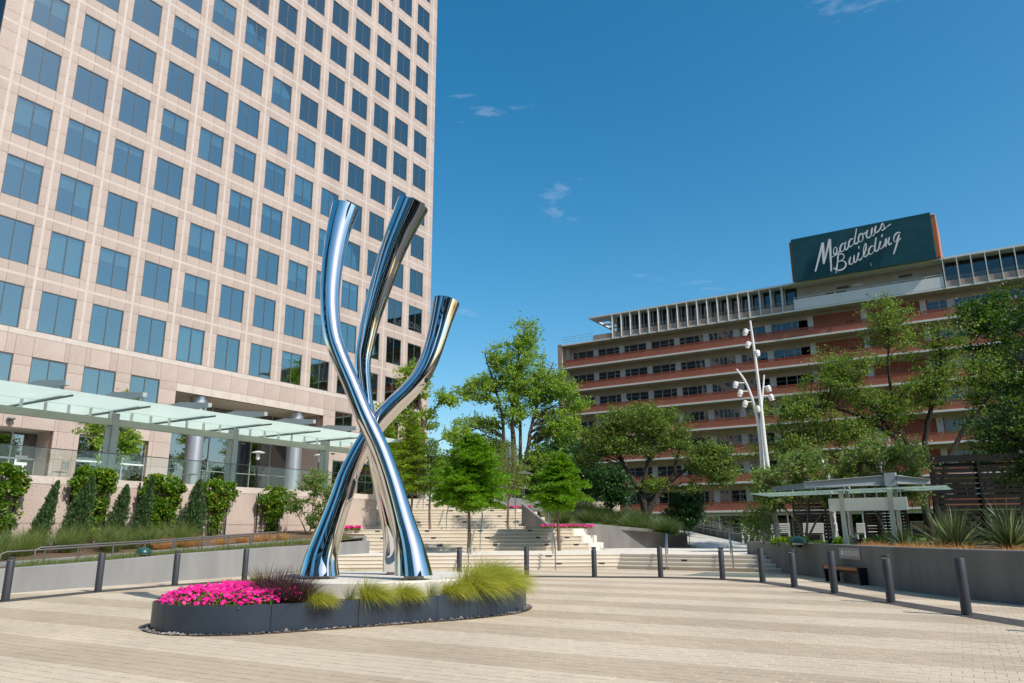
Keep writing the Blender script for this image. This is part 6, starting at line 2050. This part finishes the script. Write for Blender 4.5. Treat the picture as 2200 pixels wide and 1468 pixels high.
tree('shade_tree', 'dense dark green tree at the right edge of the photo', (*sd(20.6, 29), .98), [([(0, 0, 0), (.1, 0, 2), (.4, 0, 5), (.8, 0, 9.5)], .2, .04), ([(0, 0, 1.6), (-1.0, 0, 3.5), (-1.6, 0, 5)], .09, .02)],
     [((.7, 0, 9.0), (1.6, 2, 1.7), 1.6), ((.4, 0, 6.6), (2.0, 2, 1.8), 2.4), ((-.6, 0, 4.2), (1.9, 2, 1.5), 2.6), ((1.6, 0, 4.0), (2.0, 2, 1.8), 2.4), ((-.9, 0, 2.6), (1.3, 1.2, .7), 1.0), ((1.6, 0, 1.9), (1.6, 1.4, .9), .8)], 210, 24000, .135, 'l_dark2', 'bark_dark', 25, crad=.55)
tree('shade_tree', 'tall leafy tree in the far right corner behind the big oak', (*sd(29.2, 44), 1.0), [([(0, 0, 0), (0, 0, 5), (.3, 0, 13)], .25, .04)],
     [((0, 0, 12.5), (2.3, 2.3, 2.0), 1.5), ((.5, 0, 9), (3, 3, 2.6), 2), ((0, 0, 5.5), (3, 3, 2.2), 1.5)], 130, 15000, .2, 'l_dark2', 'bark_dark', 35, crad=.8)
tree('crape_myrtle', 'crape myrtle with pink buds beside the tall light pole', (*sd(13.5, 36.2), .98), [([(0, 0, 0), (-.2, 0, .9), (-1.0, 0, 1.9), (-1.5, 0, 2.8)], .07, .02), ([(.05, 0, 0), (.25, 0, 1.0), (.4, .1, 2.2), (.4, 0, 3.4)], .075, .02), ([(.1, 0, 0), (.6, 0, .9), (1.4, 0, 1.8), (2.0, 0, 2.6)], .065, .02)],
     [((-1.1, 0, 2.7), (1.2, 1.2, 1.0), 2), ((.5, 0, 3.5), (1.4, 1.3, 1.2), 2.2), ((1.8, 0, 2.6), (1.3, 1.2, 1.0), 2), ((.2, 0, 2.1), (1.6, 1.2, .6), 1.0), ((-1.5, 0, 1.7), (.6, .6, .5), .5)], 170, 15000, .125, 'l_myrtle', 'bark_pale', 26, crad=.34, group='crape myrtles', extra=('petal_pink', 420, .055))
tree('crape_myrtle', 'crape myrtle directly behind the glass shelter roof', (*sd(16.6, 34.4), .98), [([(0, 0, 0), (-.3, 0, 1.0), (-.8, 0, 2.2), (-.9, 0, 3.2)], .065, .02), ([(.05, 0, 0), (.4, 0, 1.1), (.9, 0, 2.2), (1.2, 0, 3.4)], .065, .02)],
     [((-.6, 0, 3.6), (1.3, 1.2, 1.1), 2), ((.9, 0, 3.7), (1.3, 1.2, 1.0), 2), ((.2, 0, 2.4), (1.6, 1.2, .8), 1.5), ((1.2, 0, 2.0), (.8, .8, .8), .8)], 150, 13000, .125, 'l_myrtle', 'bark_pale', 27, crad=.34, group='crape myrtles', extra=('petal_pink', 300, .055))
tree('crape_myrtle', 'small multi-stemmed crape myrtle before the terrace wall, left of the sculpture', (-30.2, 28.1, 1.15), [([(0, 0, 0), (-.2, 0, .7), (-.7, 0, 1.6), (-.8, 0, 2.3)], .05, .015), ([(.05, 0, 0), (.15, 0, .9), (.2, 0, 2.0), (.3, 0, 3.0)], .055, .015), ([(.1, 0, 0), (.5, 0, .8), (.8, 0, 1.6), (1.0, 0, 2.2)], .05, .015)],
     [((-.7, 0, 1.9), (.7, .7, .7), 1.6), ((.2, 0, 2.9), (.8, .8, .7), 2), ((.9, 0, 2.1), (.7, .7, .8), 1.6), ((.5, 0, 1.2), (.6, .6, .5), .7)], 105, 6600, .115, 'l_myrtle', 'bark_pale', 28, crad=.28, group='crape myrtles', extra=('petal_pink', 110, .055))
tree('magnolia_tree', 'small dark glossy tree at the top of the slope left of the oak', (*sd(6.6, 51.5), hz(6.6, 51.5)), [([(0, 0, 0), (0, 0, 1.2), (.1, 0, 3.6)], .08, .02)],
     [((0, 0, 2.6), (1.25, 1.2, 1.3), 2), ((.2, 0, 1.6), (1.3, 1.2, .7), 1)], 110, 9500, .16, 'l_dark', 'bark_dark', 29, crad=.42)
tree('magnolia_tree', 'rounded dark green magnolia above the right ramp', (*sd(12.6, 57), 1.2), [([(0, 0, 0), (0, 0, 1.2), (.1, 0, 3.2)], .08, .02)],
     [((0, 0, 2.1), (1.6, 1.4, 1.2), 2), ((0, 0, 1.2), (1.5, 1.4, .6), 1)], 110, 9500, .17, 'l_dark', 'bark_dark', 30, crad=.42)
tree('yaupon_tree', 'dark bushy tree against the left end of the brick building', (*sd(5.9, 61.5), 3.4), [([(0, 0, 0), (0, 0, 2), (.1, 0, 4.6)], .1, .02)],
     [((0, 0, 4.0), (1.4, 1.3, 1.5), 2), ((.3, 0, 2.2), (1.7, 1.5, 1.2), 1.6)], 130, 10500, .15, 'l_dark', 'bark_dark', 31, crad=.45)
tree('terrace_tree', 'young leafy tree on the terrace behind the glass canopy', (-42.3, 24.2, 3.8), [([(0, 0, 0), (0, 0, 1.5), (.2, 0, 3.6), (.5, 0, 6.0)], .07, .015), ([(.1, 0, 1.5), (-1.0, 0, 2.8), (-1.7, 0, 3.6)], .035, .01), ([(.1, 0, 1.6), (.9, 0, 2.7), (1.3, 0, 3.2)], .035, .01)],
     [((-1.0, 0, 3.7), (.9, 1.0, .8), 1.6), ((.2, 0, 3.2), (1.1, 1.1, 1.1), 2.2), ((1.0, 0, 2.7), (.7, .9, .8), 1.3), ((.4, 0, 5.4), (.7, .7, .5), .35), ((-.2, 0, 1.9), (.8, .8, .5), .6)], 105, 6000, .17, 'l_syc', 'bark', 32, crad=.36)
for i, (s, d, z, H, W_, m, lab) in enumerate([(-1.8, 88, 3.4, 9.5, 5, 'l_dark2', 'dark tree mass in the gap left of the large light green tree'), (4.6, 76, 3.3, 9.0, 4.2, 'l_dark', 'dark tree behind the left corner of the brick building'), (-6.6, 80, 3.9, 6.5, 3.6, 'l_dark2', 'low dark tree beyond the top of the stairs'), (2.2, 70, 3.7, 5.6, 3.2, 'l_dark', 'dark evergreen below the large light green tree'), (-3.4, 69, 3.9, 3.2, 2.0, 'l_dark2', 'round dark shrub behind the pale chair at the top of the stairs')]):
    tree('background_tree' if H > 4 else 'shrub', lab, (*sd(s, d), z), [([(0, 0, 0), (0, 0, H*.5), (.2, 0, H*.9)], .15, .03)], [((0, 0, H*.62), (W_*.5, W_*.5, H*.36), 2), ((.3, 0, H*.30), (W_*.55, W_*.5, H*.24), 1.4)], 90, 8000, .26, m, 'bark_dark', 70+i, crad=.75, cat='tree' if H > 4 else 'shrub', group='trees beyond the stairs' if H > 4 else None)

# ---------------- vines on trellises along the terrace wall
def vine(label, y0, y1, z0, z1, yb0, yb1, n, seed, full=False):
    rg = np.random.default_rng(seed)
    ym = (y0+y1)/2
    t = root('vine', label, 'vine', (-32.8, ym, z0), 'trumpet vines on the terrace wall')
    tr = MB()
    tr.box(-32.86, -32.80, yb0, yb0+.05, z0-.25, z1-.35).box(-32.86, -32.80, yb1-.05, yb1, z0-.25, z1-.35)
    for k in range(9): tr.box(-32.845, -32.83, yb0+.05, yb1-.05, z0+.22*k, z0+.22*k+.02)
    tr.build('trellis', 'black', t)
    st = MB()
    for k in range(4):
        ya = yb0+.2+(yb1-yb0-.4)*k/3
        st.tube([(-32.72, ya, z0-.1), (-32.70, ya+rg.normal()*.15, (z0+z1)/2), (-32.68, ya+rg.normal()*.2, z1-.3)], [.03, .025, .015], 5)
    st.build('stems', 'bark', t)
    hw, hb = (y1-y0)/2, (yb1-yb0)/2
    bl_ = [(ym, z1-.62, hw*.86, .66, 3.0), (ym-hw*.35, z1-.38, hw*.5, .46, 1.2), (ym+hw*.40, z1-.50, hw*.5, .48, 1.2), (ym, (z0+z1)/2, hb*.85, .75, 1.6), (ym, z0+.45, hb*.62, .55, .7)]
    if full: bl_ += [(ym, z0+.95, hw*.9, .9, 2.6), (ym, z0+.35, hw*.8, .5, 1.2)]
    for _ in range(9):
        a = rg.random()*2*math.pi
        bl_.append((ym+math.cos(a)*hw*.82, z1-.7+math.sin(a)*.62, rg.uniform(.16, .34), rg.uniform(.14, .30), .22))
    ws = np.array([q[4] for q in bl_]); ws = ws/ws.sum()
    pk = rg.choice(len(bl_), size=n, p=ws)
    v = unit(rg.normal(size=(n, 3)))*rg.random((n, 1))**.45
    B_ = np.array(bl_)[pk]
    y = B_[:, 0]+v[:, 1]*B_[:, 2]
    z = B_[:, 1]+v[:, 2]*B_[:, 3]
    th = .20+.30*np.clip((z-z0)/(z1-z0), 0, 1)
    x = -32.72+th*(.5+.55*v[:, 0])+.06*rg.normal(size=n)
    bmp = np.array([noise.noise((float(a)*2.6, float(c)*2.6, seed)) for a, c in zip(y, z)])
    keep = (bmp > -.28+.2*(rg.random(n)-.5)) & (z > z0-.1) & (x > -32.95)
    C = np.stack([x+.18*bmp, y, z], 1)[keep]
    np_obj('foliage', leaf_quads(C, .135*rg.uniform(.6, 1.4, len(C)), rg, .62, up=.1), 'l_vine', t)
    k = 7
    idx = rg.integers(0, len(C), k)
    np_obj('blossom', leaf_quads(C[idx]+np.array([.08, 0, 0]), rg.uniform(.07, .12, k), rg, .8), 'petal_orange', t)
vine('trumpet vine cut by the left edge of the photo', 12.7, 15.6, 1.5, 4.22, 13.2, 15.2, 8200, 81, True)
vine('widest dark trumpet vine, second from the left on the terrace wall', 17.0, 19.1, 1.55, 4.37, 17.3, 18.9, 7600, 82, True)
vine('dark trumpet vine in the middle of the terrace wall', 20.1, 22.5, 1.5, 4.17, 20.3, 22.2, 7800, 83, True)
vine('yellow-green trumpet vine on a narrow trellis with orange flowers', 23.2, 25.45, 1.5, 4.12, 23.75, 25.1, 5200, 84)
vine('narrow yellow-green trumpet vine nearest the sculpture', 26.7, 28.85, 1.35, 3.97, 26.95, 28.4, 5200, 85)

# ---------------- leaning junipers
def juniper(label, x, y, z, H, w, lean, seed):
    rg = np.random.default_rng(seed)
    t = root('juniper', label, 'shrub', (x, y, z), 'columnar junipers')
    n = int(2600*H*w)
    f = rg.random(n)**.85
    r_ = w*(1-f)**.55*np.minimum(1, .55+f*3)*.5
    an = rg.random(n)*2*math.pi
    q = rg.random(n)**.4
    bm = 1+.55*np.array([noise.noise((float(a)*1.6, float(b_)*7, seed)) for a, b_ in zip(an, f)])+rg.normal(size=n)*.20
    C = np.stack([x+np.cos(an)*r_*q*bm, y+lean*f+np.sin(an)*r_*q*bm, z+H*f], 1)
    D = np.stack([np.cos(an)*.4, np.sin(an)*.4+lean*.15, np.full(n, 1.1)], 1)
    MB().tube([(x, y, z), (x, y+lean*.5, z+H*.5), (x, y+lean*.9, z+H*.9)], [.05, .03, .01], 6).build('stem', 'bark', t)
    np_obj('foliage', leaf_quads(C, .13*rg.uniform(.6, 1.4, n), rg, .34, D, .8, up=0), 'l_juniper', t)
juniper('slim juniper leaning right between the first two vines', -31.6, 15.55, 1.15, 2.45, .75, .55, 91)
juniper('broad juniper leaning right against the wide dark vine', -31.7, 16.95, 1.2, 2.7, 1.05, .55, 92)
juniper('juniper to the right of the wide dark vine', -31.8, 18.75, 1.2, 2.4, .9, .35, 93)
juniper('slim juniper left of the middle vine', -31.7, 19.75, 1.2, 2.75, .75, .45, 94)
juniper('broad juniper right of the middle vine', -31.7, 22.3, 1.25, 2.75, 1.15, .30, 95)

# ---------------- palmettos, tall grasses, dry tufts in the left bed
def fan_mesh(seed, nf=9, L=.62, mt='l_palm'):
    rg = np.random.default_rng(seed)
    R0, D0, LL, WD = [], [], [], []
    for i in range(nf):
        an = rg.random()*2*math.pi
        el = rg.uniform(.5, 1.3)
        ax = np.array([math.cos(an)*math.cos(el), math.sin(an)*math.cos(el), math.sin(el)])
        hub = ax*rg.uniform(.25, .5)
        sd_ = unit(np.cross(ax, ZV)[None])[0]
        for k in range(13):
            a = (k-6)/6*1.15
            R0.append(hub)
            D0.append(ax*math.cos(a)+sd_*math.sin(a)+rg.normal(size=3)*.05)
            LL.append(L*rg.uniform(.8, 1.1)*(1-.25*abs(a)/1.15))
            WD.append(.034)
        for k in range(2):
            R0.append(np.zeros(3)); D0.append(ax+rg.normal(size=3)*.02); LL.append(np.linalg.norm(hub)); WD.append(.018)
    return ribbon_mesh('fronds', np.array(R0), np.array(D0), np.array(LL), np.array(WD), rg, mt, np.full(len(R0), .05), 3)
fans = [fan_mesh(100+i) for i in range(3)]
tall = [tuft_mesh(520, .22, 1.15, 'l_grass2', 110+i, spread=.6, bend=.20, wind=(0, .03, 0), width=.012) for i in range(3)]
dry = [tuft_mesh(420, .18, .62, 'l_drygrass', 120+i, spread=.8, bend=.30, wind=(0, .04, 0), width=.012) for i in range(2)]
for i, (x, y, s, lab) in enumerate([(-28.9, 17.1, 1.15, 'blue-green palmetto in front of the wide dark vine'), (-28.8, 18.5, 1.0, 'blue-green palmetto right of the wide dark vine'), (-29.3, 19.6, .95, 'blue-green palmetto at the foot of the middle vine'), (-29.4, 13.2, 1.1, 'blue-green palmetto at the far left behind the railing'), (-29.6, 15.4, .9, 'blue-green palmetto below the slim leaning juniper'), (-30.0, 20.9, .8, 'small palmetto beside the broad right juniper')]):
    tuft('palmetto', lab, 'palmetto', fans[i % 3], (x, y, bedz((x, y))-.02), 'palmettos in the left bed', rz=i*1.1, s=s)
rg = np.random.default_rng(130)
for i in range(17):
    y = 11.2+i*.56
    x = -28.4-rg.random()*2.2
    tuft('tall_grass', 'tall green grass tuft behind the left ramp railing', 'grass tuft', tall[i % 3], (x, y, bedz((x, y))-.03), 'tall grasses behind the left ramp', rz=i*1.7, s=rg.uniform(.75, 1.05))
for i in range(11):
    y = 18.6+i*.62
    x = -27.7-rg.random()*1.0
    tuft('dry_grass', 'golden dry grass tuft below the yellow-green vines', 'grass tuft', dry[i % 2], (x, y, bedz((x, y))-.03), 'golden dry grasses in the left bed', rz=i*1.3, s=rg.uniform(.7, 1.0))
# short grass filling the strip on top of the long wall
n = 9000
y = rg.uniform(11.6, 27.5, n)
xf = np.interp(y, [5.5, 10.8, 15, 19, 24, 28.2], [-22.95, -23.5, -24.25, -24.7, -25.2, -26.5])-.15
x = xf-rg.random(n)**1.3*1.0
z = np.array([bedz((a, c)) for a, c in zip(x, y)])-.02
zw = np.interp(y, [10.8, 13.6, 17, 20.5, 24, 28.4], [.65, .74, .89, 1.0, 1.1, 1.2])
z = np.maximum(z, zw-.05)
cl = np.array([noise.noise((float(a)*1.1, float(c)*1.1, 9)) for a, c in zip(x, y)])
me = ribbon_mesh('low_grass', np.stack([x, y, z], 1), rg.normal(size=(n, 3))*.35+ZV, (.16+.16*np.clip(cl+.3, 0, 1))*rg.uniform(.6, 1.3, n), np.full(n, .010), rg, 'l_grass2', np.full(n, .15), 3)
o = bpy.data.objects.new('low_grass', me); link(o)
tag(o, 'short green grass growing along the top of the long light grey wall', 'grass', kind='stuff')

# ---------------- planted slope right of the stairs
slp = [tuft_mesh(420, .24, .95, 'l_slope', 115+i, spread=.75, bend=.24, width=.016) for i in range(3)]
for i in range(46):
    s = rg.uniform(3.0, 11.0)
    d = rg.uniform(47.0, 57) if s > 5 else rg.uniform(49.5, 57)
    x, y = sd(s, d)
    if 10.2 < s and d < 49: continue
    tuft('slope_grass', 'feathery green grass tuft on the planted slope above the dark grey wall', 'grass tuft', slp[i % 3], (x, y, hz(s, d)-.05), 'grass tufts on the planted slope', rz=i*2.1, s=rg.uniform(.75, 1.2))
for i, (s, d) in enumerate([(7.6, 49.5), (8.6, 50.3), (9.4, 49.8), (8.0, 51.6), (9.9, 51.0), (7.0, 50.8)]):
    tuft('palmetto', ('leftmost spiky palmetto of the front row on the planted slope', 'second spiky palmetto of the front row on the slope', 'rightmost spiky palmetto beside the ramp on the slope', 'spiky palmetto at the back middle of the slope', 'spiky palmetto at the back right of the slope', 'spiky palmetto at the back left of the slope')[i], 'palmetto', fans[i % 3], (*sd(s, d), hz(s, d)), 'palmettos on the slope', rz=i*.9, s=1.1)
n = 26000
s = rg.uniform(-1.0, 11.3, n); d = rg.uniform(47.0, 66, n)
z = np.array([hz(a, c) for a, c in zip(s, d)])-.03
ok = ~((s < 2.2) & (d < 56.4)) & ~((s > 10.6) & (d < 64)) & ~((s < 5.0) & (d < 50))
P = np.array([sd3(a, c, e) for a, c, e in zip(s[ok], d[ok], z[ok])])
me = ribbon_mesh('slope_cover', P, rg.normal(size=P.shape)*.4+ZV, rg.uniform(.12, .36, len(P)), np.full(len(P), .03), rg, 'l_slope', np.full(len(P), .2), 3)
o = bpy.data.objects.new('slope_cover', me); link(o)
tag(o, 'mixed green ground cover on the slope behind the dark grey wall', 'ground cover', kind='stuff')
n = 16000
s = rg.uniform(11.5, 24, n); d = rg.uniform(36.8, 60, n)
ok = ~((s < 16.5) & (d > 46.5) & (d < 64)) & ~((s < 11.6+(d-36)*.43) & (d < 48))
P = np.array([sd3(a, c, hz(a, c)) for a, c in zip(s[ok], d[ok])])
me = ribbon_mesh('lawn_grass', P, rg.normal(size=P.shape)*.4+ZV, rg.uniform(.05, .10, len(P)), np.full(len(P), .035), rg, 'l_lawn', np.full(len(P), .2), 2)
o = bpy.data.objects.new('lawn_grass', me); link(o)
tag(o, 'bright mown grass on the lawn behind the curved wall', 'grass', kind='stuff')

# ---------------- bed behind the curved wall at right
def yucca_mesh(seed, n=150, L=1.15):
    rg = np.random.default_rng(seed)
    an = rg.random(n)*2*math.pi
    el = rg.uniform(.12, 1.5, n)
    d0 = np.stack([np.cos(an)*np.cos(el), np.sin(an)*np.cos(el), np.sin(el)], 1)
    return ribbon_mesh('blades', d0*.04, d0, L*rg.uniform(.7, 1.1, n), .045*rg.uniform(.7, 1.2, n), rg, 'l_yucca', rg.uniform(.02, .16, n), 5)
yc = [yucca_mesh(140+i) for i in range(2)]
for i, (s, d, k, lab) in enumerate([(13.0, 22.9, 1.15, 'large spiky yucca behind the wall, left one at the right edge'), (14.4, 22.6, 1.25, 'large spiky yucca at the right edge of the photo'), (13.7, 24.6, 1.1, 'spiky yucca behind the two large ones'), (12.5, 25.0, .7, 'smaller yucca right of the dome light'), (15.6, 24.0, 1.2, 'yucca beyond the right edge below the dark tree')]):
    tuft('yucca', lab, 'yucca', yc[i % 2], (*sd(s, d), .98), 'yuccas behind the curved wall', rz=i*1.4, s=k)
drr = tuft_mesh(420, .26, .34, 'l_drygrass', 150, spread=1.3, bend=.35, width=.012, nseg=5)
for i in range(16):
    p = Vector(offset(RW, .62)[17+i+i//3] if 17+i+i//3 < len(RW) else offset(RW, .62)[-1])
    tuft('dry_grass', 'low tan dry grass tuft along the top of the curved wall', 'grass tuft', drr, (p.x+rg.normal()*.05, p.y+rg.normal()*.05, .97), 'dry grasses along the curved wall', rz=i*1.9, s=rg.uniform(.8, 1.15))
def small_shrub(label, s, d, z, r_, H, m, seed, n=900, ls=.10):
    rg = np.random.default_rng(seed)
    x, y = sd(s, d)
    v = unit(rg.normal(size=(n, 3)))*rg.random((n, 1))**.4
    C = np.array([x, y, z])+v*np.array([r_, r_, H*.5])*(1+.25*rg.normal(size=(n, 1)))+ZV*H*.5
    C = C[C[:, 2] > z]
    o = np_obj('shrub', leaf_quads(C, ls*rg.uniform(.6, 1.4, len(C)), rg, .6), m, None, (x, y, z))
    return tag(o, label, 'shrub', 'low shrubs behind the curved wall')
for i, (s, d, r_, H, m, lab) in enumerate([(10.35, 28.4, .35, .4, 'l_vine', 'small yellow-green shrub left of the shelter'), (12.6, 26.6, .45, .45, 'l_dark2', 'low green shrub around the right dome light'), (13.2, 26.2, .4, .5, 'l_dark2', 'leafy green shrub right of the right dome light'), (11.9, 28.2, .3, .35, 'l_syc', 'small pale shrub between the shelter posts'), (10.6, 30.6, .5, .35, 'l_vine', 'low shrub at the foot of the crape myrtle'), (11.7, 37.2, .9, 1.9, 'l_myrtle', 'loose green bush left of the tall light pole')]):
    small_shrub(lab, s, d, .97, r_, H, m, 160+i, n=700 if H < 1 else 3200)

# ================================================================ ACROSS THE STREET BEHIND THE CAMERA (blocks and trees added for dark reflections in the steel)
rnd = random.Random(31)
def block(label, m, x0, x1, y0, y1, h, face):
    r = root('reflection_block', label, 'building', ((x0+x1)/2, (y0+y1)/2, -.06), 'buildings behind the viewer')
    box('wall', m, r, x0, x1, y0, y1, -.06, h)
    for k in range(int(h/4)):
        if face == 'y': box('window_band', 'lobby_glass', r, x0+1, x1-1, y1+.01, y1+.06, 1.8+4*k, 4.1+4*k)
        else: box('window_band', 'lobby_glass', r, x0-.06, x0-.01, y0+1, y1-1, 1.8+4*k, 4.1+4*k)
block('tall dark brown block behind the viewer to the left, added for its reflection', 'bark_dark', -78, -30, -85, -52, 58, 'y')
block('mid-height grey block straight behind the viewer, added for its reflection', 'bark_dark', 2, 56, -84, -54, 46, 'y')
block('dark glass block behind the viewer to the right, added for its reflection', 'dark_cladding', 64, 92, -60, 14, 36, 'x')
for i, (x, y, h) in enumerate([(-34, -24, 8), (-22, -27, 9), (-8, -25, 8.5), (6, -27, 9), (19, -24, 8), (30, -12, 8)]):
    tree('reflection_tree', 'tree added behind the viewer for reflections in the sculpture, number %s along the street' % ('one', 'two', 'three', 'four', 'five', 'six')[i], (x, y, -.05), [([(0, 0, 0), (0, 0, h*.4), (.2, 0, h*.85)], .18, .04)], [((0, 0, h*.65), (2.6, 2.6, h*.3), 2)], 50, 4500, .30, 'l_dark2', 'bark_dark', 300+i, crad=.9, group='street trees behind the viewer')
